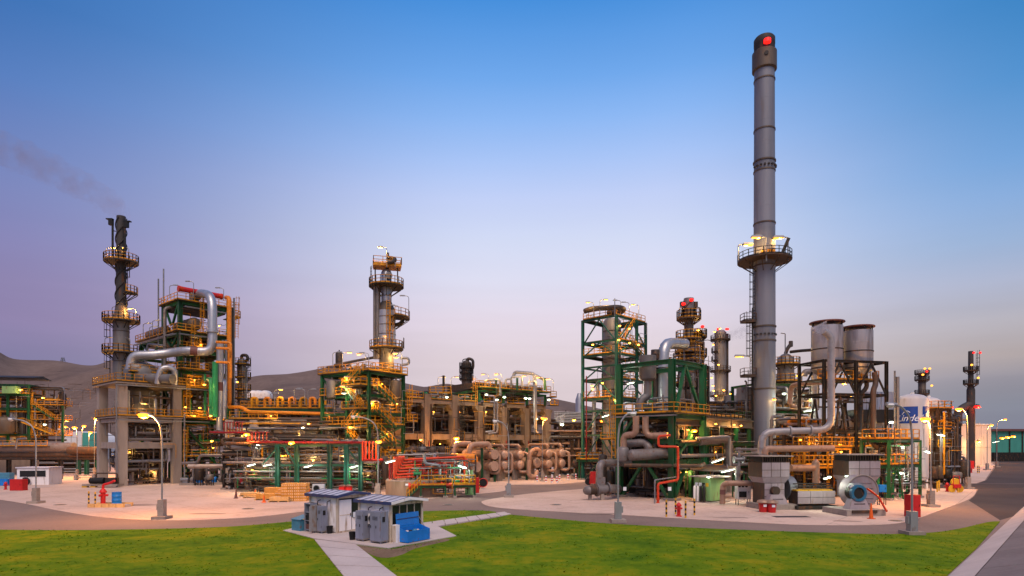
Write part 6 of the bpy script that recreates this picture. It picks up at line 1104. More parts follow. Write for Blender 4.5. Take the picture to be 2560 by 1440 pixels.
# ================================================================ lit stack and its vessel
D = 84; q = D / F; t = thing('lit_stack', 'grey stack with red beacons rising over the green portal', 'stack', (X(1722, D), D, 0)); zz = lambda py: Z(py, D)
MB().lathe([(26 * q, 0), (26 * q, zz(905)), (16 * q, zz(885)), (16 * q, zz(850)), (11.5 * q, zz(838)), (11.5 * q, zz(800)), (12 * q, zz(747)), (11 * q, zz(746))], n=28).build('shell', 'clad_dark', t); MB().lathe([(12.1 * q, zz(772)), (12.4 * q, zz(770)), (12.4 * q, zz(748)), (12.1 * q, zz(746))], n=28).build('crown', 'clad', t)
for k in range(3):
    pts = []
    for i in range(25): a = 2 * PI * (k / 3 + i / 24 * .5); pts.append((12.5 * q * math.cos(a), 12.5 * q * math.sin(a), zz(790) + (zz(752) - zz(790)) * i / 24))
    MB().tube(pts, .09, 5, 0, 1).build('strake', 'clad_dark', t)
for py, r0, r1 in ((797, 11.5, 30), (848, 14, 32), (880, 16, 34), (902, 25, 38), (960, 26, 42)): ring_platform(t, r0 * q, r1 * q, zz(py), deck='brown_steel')
ladder(t, 2 * q, -27 * q, zz(902), zz(850), -1.5); ladder(t, 14 * q, -27 * q, zz(960), zz(902), -1.2)
for s in (-1, 1):
    MB().tube([(s * 26 * q, -.5, zz(797)), (s * 26 * q, -.5, zz(772)), (s * 18 * q, -.5, zz(770))], .09, 6).build('lamp_hook', 'galv', t); MB().tube([(s * 16 * q, 0, zz(797)), (s * 16 * q, 0, zz(755))], .14, 6).build('guide_post', 'dark_steel', t); MB().box((s * 17 * q, 0, zz(762)), (.5, .5, .8)).build('beacon_box', 'dark_steel', t, False)
for pxl, py in ((1724, 754), (1704, 764)): MB().lathe([(.05, -.2), (.26, -.1), (.26, .15), (.05, .25)], (X(pxl, D) - X(1722, D), -.9, zz(py)), 10).build('beacon', 'lit_red', t)
pipe(P3([(1700, 1010, 80), (1702, 990, 80), (1715, 965, 82), (1715, 950, 83)]), .3, 'silver', 'short silver pipe bending up to the lit stack', n=12)
t = thing('companion_column', 'brown column with crowded platforms beside the lit stack', 'column', (X(1747, 92), 92, 0)); q = 92 / F
MB().lathe([(13 * q, 0), (13 * q, Z(835, 92)), (6 * q, Z(825, 92))], n=24).build('shell', 'brown_steel', t)
for py in (842, 890, 930): ring_platform(t, 13 * q, 20 * q, Z(py, 92))
MB().lathe([(.05, -.2), (.28, -.1), (.28, .15), (.05, .25)], (4 * q, -1, Z(820, 92)), 10).build('beacon', 'lit_red', t)
for i in range(5): flood(W(*((1745, 826), (1728, 905), (1752, 880), (1700, 905), (1735, 945))[i], 86), 'yellow lamp on the platforms round the lit stack', 'lamps round the lit stack', 'yel', .45, 70)
for i in range(8): drum_v(W(1705 + (i % 4) * 14, (1025, 985)[i // 4], 80), .4, 1.8, ('clad', 'pipe_dark')[i % 2], ('pale', 'dark')[i % 2] + ' slim pot among the pipework at the foot of the lit stack', 'slim pots by the lit stack, ' + ('pale', 'dark')[i % 2], legs=True, n=12)
# frame round its foot
S = Site(1745, 80, 45); t = beams_frame(S, 'stack_frame_work', 'dark braced steelwork round the foot of the lit stack', 'steel structure', (0, S.x(1770)), (0, S.y(1700)), (S.z(1085), S.z(1030), S.z(965), S.z(910)), 'dark_steel', .35, .3); deck(t, 0, S.x(1770), 0, S.y(1700), S.z(965) + .02, 'xy'); deck(t, 0, S.x(1770), 0, S.y(1700), S.z(1030) + .02, 'xy')
# far tower with steam
D = 150; q = D / F; t = thing('far_column', 'distant pale column with glowing lamps and red beacons', 'column', (X(1801, D), D, 0)); MB().lathe([(14.5 * q, 0), (14.5 * q, Z(832, D)), (9 * q, Z(826, D))], n=24).build('shell', 'clad', t)
for py, r in ((850, 24), (880, 22), (902, 22), (928, 25), (990, 25)): ring_platform(t, 14.5 * q, r * q, Z(py, D), -3.6 if py in (850, 928, 990) else 2.4, 2.6 if py in (850, 928, 990) else 4.0, rail='brown_steel')
for dx in (15.5, 16.5): MB().tube([(dx * q, -.5, 0), (dx * q, -.5, Z(835, D))], .2, 6).build('riser', 'pipe_dark', t)
for dx in (-12, 9, 13): MB().lathe([(.05, -.25), (.28, -.12), (.28, .18), (.05, .3)], (dx * q, -1.6, Z(826, D)), 10).build('beacon', 'lit_red', t)
for i, (pxl, py) in enumerate(((1783, 862), (1779, 945), (1782, 965), (1784, 977), (1809, 976), (1796, 912), (1790, 990), (1812, 1004), (1786, 830), (1800, 822), (1826, 985))): flood(W(pxl, py, D - 4), 'glowing lamp on the distant pale column', 'lamps on the distant column', 'yel', .6, 80)
for i, pxl in enumerate((1821, 1832, 1842)): drum_v((X(pxl, 140), 140, 0), 1.05 * 1.0, Z(990, 140), 'clad', 'distant pale tank in a row by the far column', 'distant tank row', legs=False, dome=.1)
S = Site(1800, 128, 3); t = beams_frame(S, 'far_green_bridge', 'far green pipe bridge before the distant tanks', 'pipe bridge', (0, S.x(1840), S.x(1884)), (0, 4), (S.z(1012), S.z(1045)), 'green', .5, .5)
S = Site(1775, 135, 10); t = beams_frame(S, 'far_platform', 'far crowded yellow platform at the foot of the distant column', 'platform', (0, S.x(1800), S.x(1880)), (0, 5), (S.z(1060), S.z(1030), S.z(1003)), 'brown_steel', .4, .3)
for z in (S.z(1060), S.z(1030)): deck(t, 0, S.x(1880), 0, 5, z + .02, 'y')
for i, (pxl, py) in enumerate(((1793, 1022), (1812, 1026), (1835, 1025), (1848, 1028), (1855, 1024), (1872, 1024), (1880, 1020), (1780, 1008))): flood(W(pxl, py, 130), 'glowing lamp on the far yellow platform', 'lamps on the far platform', 'yel', .6, 60)
for i in range(10): drum_v(W(1780 + i * 10, (1058, 1040)[i % 2], 131), .55, 2.0, ('clad', 'white', 'pipe_grey')[i % 3], ('tan', 'white', 'grey')[i % 3] + ' pot on the far yellow platform', 'pots on the far platform, ' + ('tan', 'white', 'grey')[i % 3], legs=False, n=10)
# ================================================================ the tall chimney
D = 90; q = D / F; zz = lambda py: Z(py, D); t = thing('tall_chimney', 'very tall smooth grey chimney with a red beacon at its rim', 'chimney', (X(1911, D), D, 0))
lean = lambda py: 0
cuts = [(1213, 26.5), (1095, 26.5), (975, 26.2), (855, 26), (820, 25.9), (668, 25.5), (563, 25.2), (432, 24.8), (408, 24.7), (330, 24.4), (205, 24), (180, 23.9)]
for (y0, r0), (y1, r1) in zip(cuts[:-1], cuts[1:]): MB().lathe([(r0 * q, zz(y0)), (r1 * q, zz(y1))], n=40).build('shell_ring', 'chimney', t)
for py, r in ((975, 27.4), (855, 27.5), (820, 27.8), (668, 26.8), (563, 26.6), (432, 26.2), (408, 27), (330, 25.8), (205, 25.4)): MB().lathe([((r - 1.4) * q, zz(py)), (r * q, zz(py) + .03), (r * q, zz(py) + .22), ((r - 1.4) * q, zz(py) + .26)], n=40).build('flange', 'clad_dark', t)
MB().lathe([(24 * q, zz(180)), (29 * q, zz(177)), (29 * q, zz(134)), (25.5 * q, zz(131))], n=40).build('collar', 'clad_dark', t); MB().lathe([(24.5 * q, zz(132)), (24.5 * q, zz(116)), (25 * q, zz(115)), (25 * q, zz(100)), (22 * q, zz(96)), (19 * q, zz(101))], n=40).build('rim', 'soot', t)
MB().cyl((-7 * q, -28.5 * q, zz(150)), (-7.5 * q, -30 * q, zz(150)), 5 * q, n=14).build('hatch', 'soot', t)
MB().lathe([(.1, -.35), (.5, -.2), (.5, .3), (.1, .45)], (-4 * q, -26.5 * q, zz(121)), 12).build('beacon', 'lit_red', t); bulb(t, (-4 * q, -30 * q, zz(121)), 120, (1, .05, .02), .3)
for py in (838, 420):
    for i in range(9): a = PI + PI * (i + .5) / 9; MB().box((26.2 * q * math.cos(a), 26.2 * q * math.sin(a), zz(py)), (.3, .3, .2), a).build('lug', 'soot', t, False)
ring_platform(t, 25.6 * q, 64 * q, zz(652), deck='brown_steel', rail='dark_steel')
for i in range(4): a = R(-120 + i * 18); MB().box((27 * q * math.cos(a), 27 * q * math.sin(a), zz(640)), (.5, .4, .9), a).build('sampling_port', 'yellow', t, False)
MB().bar((34 * q, -24 * q, zz(640)), (48 * q, -28 * q, zz(605)), .45).build('sampling_probe', 'dark_steel', t, False)
for i, (pxl, a, h) in enumerate(((1846, 0, 2.35), (1916, PI, 3.4), (1970, PI, 3.4))): hook_lamp(W(pxl, 652, D - (3.2 if i == 1 else 1.6)), a, ('lit long lamp on the west side of the chimney platform', 'lit long lamp in front of the chimney shaft', 'lit long lamp on the east side of the chimney platform')[i], None, 'yel', h, 1.2, 160, s=2.0)
ladder(t, -28 * q, -6 * q, zz(820), zz(668), PI * 1.05, 'dark_steel'); ladder(t, -36 * q, -6 * q, zz(930), zz(795), PI * 1.05, 'dark_steel'); ladder(t, -32 * q, -6 * q, zz(1120), zz(940), PI * 1.05, 'dark_steel')
for py in (806, 942): pl = MB().box((-42 * q, -4 * q, zz(py)), (30 * q, 26 * q, .2)).build('side_platform', 'brown_steel', t, False); railing(pl, [(-57 * q, 9 * q, zz(py) + .1), (-57 * q, -17 * q, zz(py) + .1), (-27 * q, -17 * q, zz(py) + .1)], 'brown_steel')
for (x0, x1) in ((-44, -30),): MB().tube([(-31 * q, -3 * q, zz(1130)), (-31 * q, -3 * q, zz(770))], .1, 6).build('conduit', 'dark_steel', t)
hook_lamp(W(1876, 905, 88), PI, 'lit long lamp beside the chimney ladder', None, 'yel', .8, 1.6, 40, s=1.8)
tag(MB().box((X(1865, 92), 92, Z(985, 92)), (2.2, 2, 2.0)).build('header_tank', 'galv', None, False), 'square grey header tank on the west side of the chimney', 'tank'); pipe(P3([(1866, 1060, 91), (1866, 955, 91), (1862, 952, 91)]), .14, 'galv', 'thin vent pipe before the square header tank', n=8)
t = thing('chimney_duct', 'pale duct box at the foot of the tall chimney', 'duct', (X(1905, 84), 84, 0)); MB().box((0, 0, 2.2), (3.4, 3, 4.4)).build('box', 'panel_lilac', t, False); MB().box((0, 0, 5.0), (3.4, 3, 1.2), 0, .8).build('taper', 'panel_lilac', t, False)
# ================================================================ domed vessel unit east of the chimney
D = 96; q = D / F; zz = lambda py: Z(py, D); S = Site(1975, 93, 15)
t = thing('domed_column', 'tan domed column with two yellow railed rings east of the chimney', 'column', (X(1964, D), D, 0)); MB().lathe([(20 * q, zz(1010)), (20 * q, zz(905)), (17 * q, zz(893)), (9 * q, zz(886)), (2 * q, zz(884))], n=28).build('shell', 'clad', t); MB().lathe([(29 * q, zz(1015)), (30 * q, zz(1000)), (29 * q, zz(975)), (20 * q, zz(962))], n=28).build('belly', 'clad', t); MB().lathe([(18 * q, 0), (22 * q, zz(1015))], n=20).build('skirt', 'green', t)
ring_platform(t, 20 * q, 34 * q, zz(912)); ring_platform(t, 20 * q, 38 * q, zz(955)); ring_platform(t, 28 * q, 40 * q, zz(1030), deck='green')
MB().tube([(0, 0, zz(884)), (4 * q, 0, zz(872)), (12 * q, 0, zz(862))], .3, 8).build('relief_pipe', 'pipe_dark', t); MB().lathe([(.05, 0), (.32, .1), (.32, .9), (.25, 1.0)], (13 * q, 0, zz(868)), 12).build('relief_cap', 'pipe_dark', t)
pipe(P3([(1963, 884, 95), (1963, 834, 95), (1952, 833, 95)]), .08, 'galv', 'thin steaming vent pipe over the domed column', n=6); pipe(P3([(1975, 880, 95), (2000, 877, 94), (2043, 874, 92), (2044, 960, 92), (2044, 1000, 92)]), .24, 'pipe_dark', 'dark overhead pipe leading from the domed column', n=10)
pipe(P3([(1975, 1010, 86), (1978, 965, 86), (2000, 960, 84), (2052, 956, 80)]), .36, 'pipe_beige', 'tan bent pipe before the domed column', n=12); pipe(P3([(1978, 1008, 86.5), (1978, 1016, 86.5), (2000, 1020, 86), (1998, 970, 86)]), .34, 'pipe_beige', 'tan U pipe before the domed column', n=12); pipe(P3([(2010, 940, 88), (2012, 930, 88), (2036, 928, 88), (2036, 1130, 86), (2036, 1200, 84)]), .45, 'pipe_grey', 'grey hooked downpipe beside the domed column', n=12)
t = beams_frame(S, 'vessel_steelwork', 'green steelwork with yellow decks between the chimney and the silos', 'steel structure', (-6, 0, S.x(2030)), (0, 6), (S.z(1150), S.z(1095), S.z(1028), S.z(960)), 'green', .36, .32)
for p_ in (1150, 1095, 1028): deck(t, -6, S.x(2030), 0, 6, S.z(p_) + .02, 'y', over=.2)
ladder(t, -4.4, -1.2, 1.5, S.z(1050), -PI / 2)
tube_lamp(W(2007, 1030, 84), W(2040, 1024, 86), 'bright strip light below the domed column', 'strip light domed column', 300)
for i, (pxl, py, lt) in enumerate(((1960, 985, 'cool'), (2000, 993, 'cool'), (2010, 990, 'cool'), (2020, 990, 'cool'), (1995, 940, 'yel'), (2045, 940, 'yel'), (1962, 1050, 'yel'), (1935, 1000, 'yel'), (2110, 960, 'yel'), (2125, 990, 'yel'), (2188, 1056, 'yel'), (2175, 1060, 'yel'))): flood(W(pxl, py, 88), ('cool white' if lt == 'cool' else 'yellow') + ' lit lamp round the domed column and silos', 'lamps round the domed column, ' + lt, lt, .6, 130 if pxl > 1950 else 30)
for i in range(10): drum_v(W(1950 + (i % 5) * 18, (1095, 1150)[i // 5] - 2, 95), (.5, .8)[i % 2], 2.2, ('clad', 'pipe_beige', 'white', 'pipe_grey', 'clad_dark')[i % 5], ('tan', 'beige', 'white', 'grey', 'dark')[i % 5] + (' lower' if i > 4 else ' upper') + ' pot on the vessel steelwork decks', legs=False, n=12)
vessel_h(W(1970, 1150, 84), W(2040, 1147, 86), 1.5, 'clad', 'broad tan horizontal vessel behind the intake box', zb=0); 
pipe(P3([(1958, 1040, 82), (1930, 1042, 80), (1928, 1100, 80), (1928, 1140, 80)]), .22, 'pipe_grey', 'grey hooked pipe before the chimney shaft', n=10); pipe(P3([(1975, 1045, 81), (1952, 1050, 80), (1952, 1130, 79)]), .2, 'pipe_grey', 'thinner grey hooked pipe before the chimney shaft', n=10)
# big vent line past the silos
pipe(P3([(2058, 828, 62), (2066, 832, 62), (2078, 845, 62), (2078, 1074, 62), (1906, 1080, 62), (1903, 1135, 62)]), .36, 'pipe_pale', 'long pale vent pipe climbing past the silos and bending over the intake box', n=14, bend=1.3, flanges=((3, .3), (3, .6)))
pipe(P3([(1912, 1136, 60), (1914, 1122, 60), (2080, 1121, 61), (2084, 1121, 61)]), .32, 'pipe_beige', 'tan pipe running level above the intake box', n=12); pipe(P3([(1976, 1170, 60), (2036, 1170, 61), (2040, 1150, 61), (2040, 1210, 61)]), .34, 'pipe_beige', 'tan tee pipe between the two intake boxes', n=12)
# ================================================================ silos
S = Site(2060, 69, 12); sx = [0, S.x(2140), S.x(2216)]; sy = 4.2; zt = S.z(898); zm = S.z(982)
br = []
for a, b in zip(sx[:-1], sx[1:]):
    m_ = (a + b) / 2
    for y in (0, sy): br += [((a + .1, y, zm), (m_, y, zt - .3)), ((b - .1, y, zm), (m_, y, zt - .3)), ((a + .1, y, .3), (m_, y, zm - .4)), ((b - .1, y, .3), (m_, y, zm - .4))]
t = beams_frame(S, 'silo_frame_work', 'dark braced steelwork carrying two grey silos', 'steel structure', sx, (0, sy), (S.z(1150), S.z(1120), S.z(1075), zm, zt), 'dark_steel', .3, .28, braces=br)
deck(t, 0, sx[2] + .8, 0, sy, S.z(1120) + .02, 'yX'); deck(t, sx[2] + .3, sx[2] + 2.2, -.4, 2.5, S.z(1165), 'yX', rm='pipe_orange'); deck(t, 0, sx[2], 1, sy, zm + 1.6, 'y')
for i, (f, top, cap) in enumerate((((sx[0] + sx[1]) / 2, 817, 807), ((sx[1] + sx[2]) / 2, 829, 819))):
    c = S.w(f, sy / 2); D = c.y; r = (1.72, 1.66)[i]; z0 = Z(925, D); z1 = Z(top, D); s = thing('silo', ('taller grey silo with a flat brown rain cap beside the vent pipe', 'lower stained grey silo with a flat brown rain cap')[i], 'silo', (c.x, c.y, z0)); h = z1 - z0
    MB().lathe([(r * .25, -1.3), (r * .3, -1.1), (r * .98, -.05), (r, 0), (r, h), (r * .96, h + .02)], n=36).build('shell', 'silo', s); MB().lathe([(.35, -3.5), (.42, -1.2)], n=14).build('spout', 'pipe_dark', s)
    MB().lathe([(r * 1.11, h + .42), (r * 1.13, h + .46), (r * 1.11, h + .56), (r * .9, h + .62)], n=36).build('rain_cap', 'cap_brown', s)
    for k in range(8): a = 2 * PI * k / 8; MB().bar((r * .95 * math.cos(a), r * .95 * math.sin(a), h - .1), (r * .95 * math.cos(a), r * .95 * math.sin(a), h + .45), .1).build('cap_stay', 'dark_steel', s, False)
    for f_ in (.02, .45): MB().lathe([(r + .005, h * f_), (r + .06, h * f_ + .02), (r + .06, h * f_ + .12), (r + .005, h * f_ + .14)], n=36).build('band', 'soot', s)
pipe(P3([(2186, 930, 70), (2190, 960, 70), (2183, 975, 69), (2183, 1110, 68), (2195, 1120, 68)]), .3, 'brown_steel', 'rust brown chute pipe under the stained silo', n=12); pipe(P3([(2163, 930, 72), (2168, 970, 72), (2150, 985, 72), (2150, 1140, 71)]), .26, 'pipe_dark', 'dark chute pipe between the silos', n=10)
pipe(P3([(2244, 1130, 72), (2244, 942, 72)]), .2, 'galv', 'plain pale mast beside the stained silo', n=8, name='mast', cat='mast'); pipe(P3([(2237, 1130, 72), (2237, 927, 72)]), .1, 'galv', 'thin mast beside the stained silo', n=6, name='mast', cat='mast')
# corrugated screen and drum behind the silos
t = thing('cladding_screen', 'grey corrugated cladding screen behind the silo legs', 'screen', (X(2190, 82), 82, Z(1025, 82)))
for i in range(11): MB().box((-2.6 + i * .5, 0, .9), (.42, .12 + .08 * (i % 2), 3.2)).build('sheet', 'locker', t, False)
vessel_h(W(2105, 1062, 80), W(2190, 1060, 82), 1.3, 'clad', 'long tan vessel on the deck behind the silo legs', zb=Z(1100, 80)); drum_v((X(2110, 76), 76, 0), 2.2, 6, 'clad', 'broad tan drum under the silo deck', legs=False, name='broad_drum'); drum_v((X(2185, 78), 78, 0), 2.2, 7.5, 'clad', 'broad pale drum under the stained silo', legs=False, name='broad_drum'); tag(MB().box((X(2178, 79), 79.5, Z(1040, 79)), (5.2, 3, 1.6)).build('dark_duct', 'black', None, False), 'black duct box above the tan vessel', 'duct')
for i in range(6): flood(W(*((2000, 1100), (2030, 1108), (2050, 1120), (2185, 1112), (2215, 1120), (2100, 1112))[i], 72), 'deep orange lamp in the lower silo steelwork', 'orange lamps in the silo steelwork', 'sod', .45, 420 if i in (3, 4) else 110)
# ================================================================ blower row in front
S = Site(1905, 57, 10); q = 57 / F
def intake(S, x0, x1, zt_, label, y=2.4, low=True):
    w_ = x1 - x0; t = thing('intake_box', label, 'air intake', S.w(x0, 0), S.rz)
    MB().box((w_ / 2, y / 2, zt_ + .02), (w_ + .55, y + .5, .1)).build('rain_hood', 'concrete', t, False)
    for i in range(12): MB().box((w_ * (i + .5) / 12, .06, zt_ - .3), (.06, .12, .52)).build('louvre', 'brown_steel', t, False)
    MB().box((w_ / 2, y / 2, zt_ - .3), (w_ - .1, y - .3, .5)).build('louvre_core', 'black', t, False)
    zc = zt_ - .58; rows = ((zc, zc - .72), (zc - .74, zc - 1.4))
    MB().box((w_ / 2, y / 2, zc - .7), (w_ - .04, y - .06, 1.4)).build('backing', 'brown_steel', t, False)
    for a, b in rows:
        for i in range(3): MB().box((w_ * (i + .5) / 3, .02, (a + b) / 2), (w_ / 3 - .06, .06, a - b - .03)).build('wall_panel', 'panel_lilac', t, False)
        for i in range(2): MB().box((w_ - .01, y * (i + .5) / 2, (a + b) / 2), (.06, y / 2 - .06, a - b - .03)).build('wall_panel', 'panel_lilac', t, False)
    zl_ = zc - 1.42; MB().add([(0, 0, zl_), (w_, 0, zl_), (w_, y, zl_), (0, y, zl_), (w_ * .12, .2, zl_ - .55), (w_ * .88, .2, zl_ - .55), (w_ * .88, y - .2, zl_ - .55), (w_ * .12, y - .2, zl_ - .55)], [(0, 1, 2, 3), (7, 6, 5, 4), (1, 0, 4, 5), (2, 1, 5, 6), (3, 2, 6, 7), (0, 3, 7, 4)]).build('hopper', 'panel_lilac', t, False)
    if low:
        zz_ = zl_ - .57; MB().box((w_ / 2, y / 2, (zz_ + .5) / 2), (w_ * .74, y - .5, zz_ - .5)).build('lower_backing', 'brown_steel', t, False); hh = (zz_ - .55) / 3
        for k in range(3):
            for i in range(3): MB().box((w_ * (.135 + .73 * (i + .5) / 3), .22, .55 + hh * (k + .5)), (w_ * .73 / 3 - .05, .06, hh - .05)).build('wall_panel', 'panel_lilac', t, False)
    return t
def pedestal(S, x, y, w_, label_rows, parent=None):
    """trapezoid bearing pedestal with a line of lettering"""
    b = MB().box((x, y, .95), (w_, 1.0, .9), 0, .66); b.build('pedestal', 'panel_lilac', parent, False); k = MB()
    for i in range(9): k.box((x - w_ * .24 + i * w_ * .06, y - .43, .98), (w_ * .042, .02, .1))
    k.build('lettering', 'lettering', parent, False)
x1 = S.x(1974); t = intake(S, 0, x1, S.z(1141), 'pale panelled intake box with a louvred top beside the red bins')
pedestal(S, x1 * .45, -.15, 2.0, 0, t); MB().cyl((x1 * .45, -.3, 1.75), (x1 * .45, .1, 1.75), .42, n=18).build('bearing', 'brown_steel', t); MB().box((x1 * .5, .7, .25), (x1 + .5, 3.2, .5)).build('plinth', 'concrete_base', t, False)
MB().cyl((x1 + .1, 1.2, 1.9), (x1 + .9, 1.2, 1.9), 1.2, n=24).build('scroll', 'galv', t)
S6 = Site(1994, 56.5, 6); x1 = S6.x(2088); t = thing('blower_casing', 'long low pale blower casing between the two intake boxes', 'blower', S6.o, S6.rz)
for k in range(2):
    for i in range(3): MB().box((x1 * (i + .5) / 3, 0, .85 + k * .62), (x1 / 3 - .04, .08, .58)).build('wall_panel', 'panel_lilac', t, False)
MB().box((x1 / 2, .8, 1.12), (x1 - .05, 1.5, 1.2)).build('backing', 'brown_steel', t, False); MB().box((x1 / 2, .8, .22), (x1 + .4, 2, .3)).build('skid', 'dark_steel', t, False); MB().box((x1 / 2, .9, 1.8), (x1 * .96, 1.2, .12)).build('cover', 'bollard_yellow', t, False)
for i in range(3): MB().bar((.1, .3 + i * .3, 2.0 + i * .2), (x1, .3 + i * .3, 2.0 + i * .2), .1).build('pipe', 'pipe_dark', t, False)
S7 = Site(2122, 56, 6); x1 = S7.x(2201); t = intake(S7, 0, x1, S7.z(1137), 'pale panelled intake box above the round fan casing', 2.4, False); MB().box((x1 * .5, 1.2, 2.0), (x1 * .8, 2, 1.5)).build('duct', 'panel_lilac', t, False)
S8 = Site(2128, 53, 6); t = thing('fan', 'big pale scroll fan with a blue rimmed motor and pedestal', 'fan', S8.o, S8.rz)
MB().cyl((1.3, .3, 1.95), (1.3, 1.5, 1.95), 1.45, n=32).build('scroll', 'panel_lilac', t); MB().tube([(1.3 + 1.47 * math.cos(a), .3, 1.95 + 1.47 * math.sin(a)) for a in [2 * PI * i / 32 for i in range(33)]], .07, 6, 0, 1).build('scroll_rim', 'concrete', t)
for k in range(5): MB().box((1.3, .27, .95 + k * .45), (2.3 - abs(k - 2) * .3, .05, .06)).build('rib', 'panel_lilac', t, False)
o = MB().arcplate(.5, .72, 0, 2 * PI, 0, .3, n=28).build('motor_rim', 'motor_blue', t); o.rotation_euler = (PI / 2, 0, 0); o.location = (.15, -.55, 1.92)
MB().cyl((.15, -.75, 1.92), (.15, .3, 1.92), .57, n=24).build('motor', 'dark_steel', t); b = MB().box((.2, -.25, 2.55), (1.0, .8, .4), 0, .7); b.box((.75, -.1, 2.45), (.4, .7, .5)); b.build('motor_cover', 'lamp_grey', t, False); MB().cyl((-.5, -.5, 2.35), (-.3, -.5, 2.5), .16, n=10).build('duct_stub', 'lamp_grey', t)
pedestal(S8, .2, -.4, 1.9, 0, t); b = MB().box((.4, .3, .26), (3.6, 3.4, .5)); b.build('plinth', 'concrete_base', t, False); MB().box((.2, -1.45, .38), (2.3, .1, .24)).build('skid_rail', 'brown_steel', t, False)
pipe([S8.w(1.0, -.7, 2.3), S8.w(1.9, -.9, 1.6), S8.w(2.1, -1.2, .9), S8.w(1.9, -1.9, .45)], .09, 'bright_red', 'red hose hanging from the fan motor to the cone', n=8, name='hose', cat='hose')
cone(G(2178, 1297), 'tall orange cone before the scroll fan', 1.3)
for i, pxl in enumerate((1908, 1929)):
    t = thing('waste_bin', ('red bin with a pink mushroom lid beside the instrument box', 'red bin with a pink mushroom lid nearer the blower')[i], 'bin', G(pxl, 1280 + i), 0, 'red bins with pink lids'); MB().lathe([(.34, 0), (.42, .8), (.4, .84)], n=20).build('body', 'red', t); MB().lathe([(.56, .84), (.58, .9), (.45, 1.08), (.1, 1.15)], n=20).build('lid', 'pipe_beige', t); MB().box((0, -.41, .62), (.28, .04, .22)).build('notice', 'print', t, False)
struct('drain_hatch', MB().box(tuple(G(1978, 1292) + Vector((0, 0, .014))), (3.0, .9, .02), .03), 'asphalt_dark')
for pxl, py in ((2073, 1193), (2063, 1197), (2117, 1191)): flood(W(pxl, py, 55), 'cool white flood lamp over the blower casing', 'flood lamps over the blower', 'cool', .35, 90)
cabinet(2204, 1262, .75, .4, .75, 'blue', 'blue switch box on legs beside the scroll fan', legs=1.3); cabinet(2281, 1292, .95, .7, 1.9, 'red', 'red upright cabinet behind the street lamp by the gas tanks', a=5)
# yellow walkways east of the silos
S = Site(2222, 66, 30); t = beams_frame(S, 'walkway_structure', 'green legged walkway with orange yellow rails beside the silos', 'walkway', (0, S.x(2300)), (0, 3), (S.z(1165), S.z(1100)), 'green', .26, .26, braces=[((0, 0, 0), (1.6, 0, S.z(1165))), ((3, 0, 0), (1.6, 0, S.z(1165)))]); deck(t, 0, S.x(2300), 0, 3, S.z(1165) + .02, 'xyX'); deck(t, 0, S.x(2300), 0, 3, S.z(1100) + .02, 'xyX')
for i in range(5): pipe([S.w(.5 + i * 1.5, 1.4, 0), S.w(.5 + i * 1.5, 1.4, 5)], .14, 'pipe_green', 'green riser under the eastern walkway', 'green risers', n=8)
for i, (pxl, py) in enumerate(((2228, 1056), (2256, 1118), (2253, 1183))): flood(W(pxl, py, 68), 'greenish white lamp on the eastern walkway', 'lamps eastern walkway', 'cool', .5, 160)
# ================================================================ white gas tanks with blue name panels
def gas_tank(pxl, D, rp_, top, label, angs):
    r = rp_ * D / F; h = Z(top, D); t = thing('gas_tank', label, 'tank', (X(pxl, D), D, 0), 0, 'white gas tanks')
    MB().lathe([(r * .9, 1.2), (r, 1.6), (r, h), (r * .93, h + .28), (r * .7, h + .6), (r * .3, h + .8), (.1, h + .85)], n=40).build('shell', 'tank_white', t); MB().cyl((0, 0, h + .8), (0, 0, h + 1.05), .25, n=10).build('cap', 'white', t)
    for a in (45, 135, 225, 315): x, y = rot2(r * .85, 0, R(a)); MB().bar((x, y, 0), (x, y, 1.6), .3).build('leg', 'white', t, False)
    cu = bpy.data.curves.new('name_curve', 'FONT'); cu.body = 'Linde'; cu.size = 1.25; cu.shear = .35; tmp = bpy.data.objects.new('name_text', cu); me0 = bpy.data.meshes.new_from_object(tmp); bpy.data.objects.remove(tmp)
    for ac, wa in angs:
        pz0, pz1 = h - 1.0 - 2.3, h - 1.0; p = MB(); n = 12; vs = []
        for i in range(n + 1): a = ac - wa / 2 + wa * i / n; vs += [((r + .03) * math.cos(a), (r + .03) * math.sin(a), z) for z in (pz0, pz1)]
        p.add(vs, [(2 * i, 2 * i + 2, 2 * i + 3, 2 * i + 1) for i in range(n)]); pn = p.build('name_panel', 'blue_sign', t)
        me = me0.copy(); xs_ = [v.co.x for v in me.vertices]; wx_ = max(xs_)
        for v in me.vertices:
            a = ac - wx_ / r / 2 + v.co.x / r + .06; z = pz0 + .3 + v.co.y; v.co = ((r + .05) * math.cos(a), (r + .05) * math.sin(a), z)
        me.materials.clear(); me.materials.append(M['print']); o = bpy.data.objects.new('lettering', me); col.objects.link(o); o.parent = pn
        k = MB(); pts = [((r + .06) * math.cos(ac - .25 + .5 * i / 10), (r + .06) * math.sin(ac - .25 + .5 * i / 10), pz0 + 1.25 + .45 * math.sin(PI * i / 12)) for i in range(11)]; k.tube(pts, .05, 5, 0, 1); k.build('swoosh', 'print', pn)
gas_tank(2281, 84, 34, 1000, 'big white gas tank with blue name panels nearest the silos', ((R(-146), 1.45), (R(-58), 1.0)))
gas_tank(2322, 96, 26, 1006, 'white gas tank half hidden behind the first', ((R(-60), 1.2),))
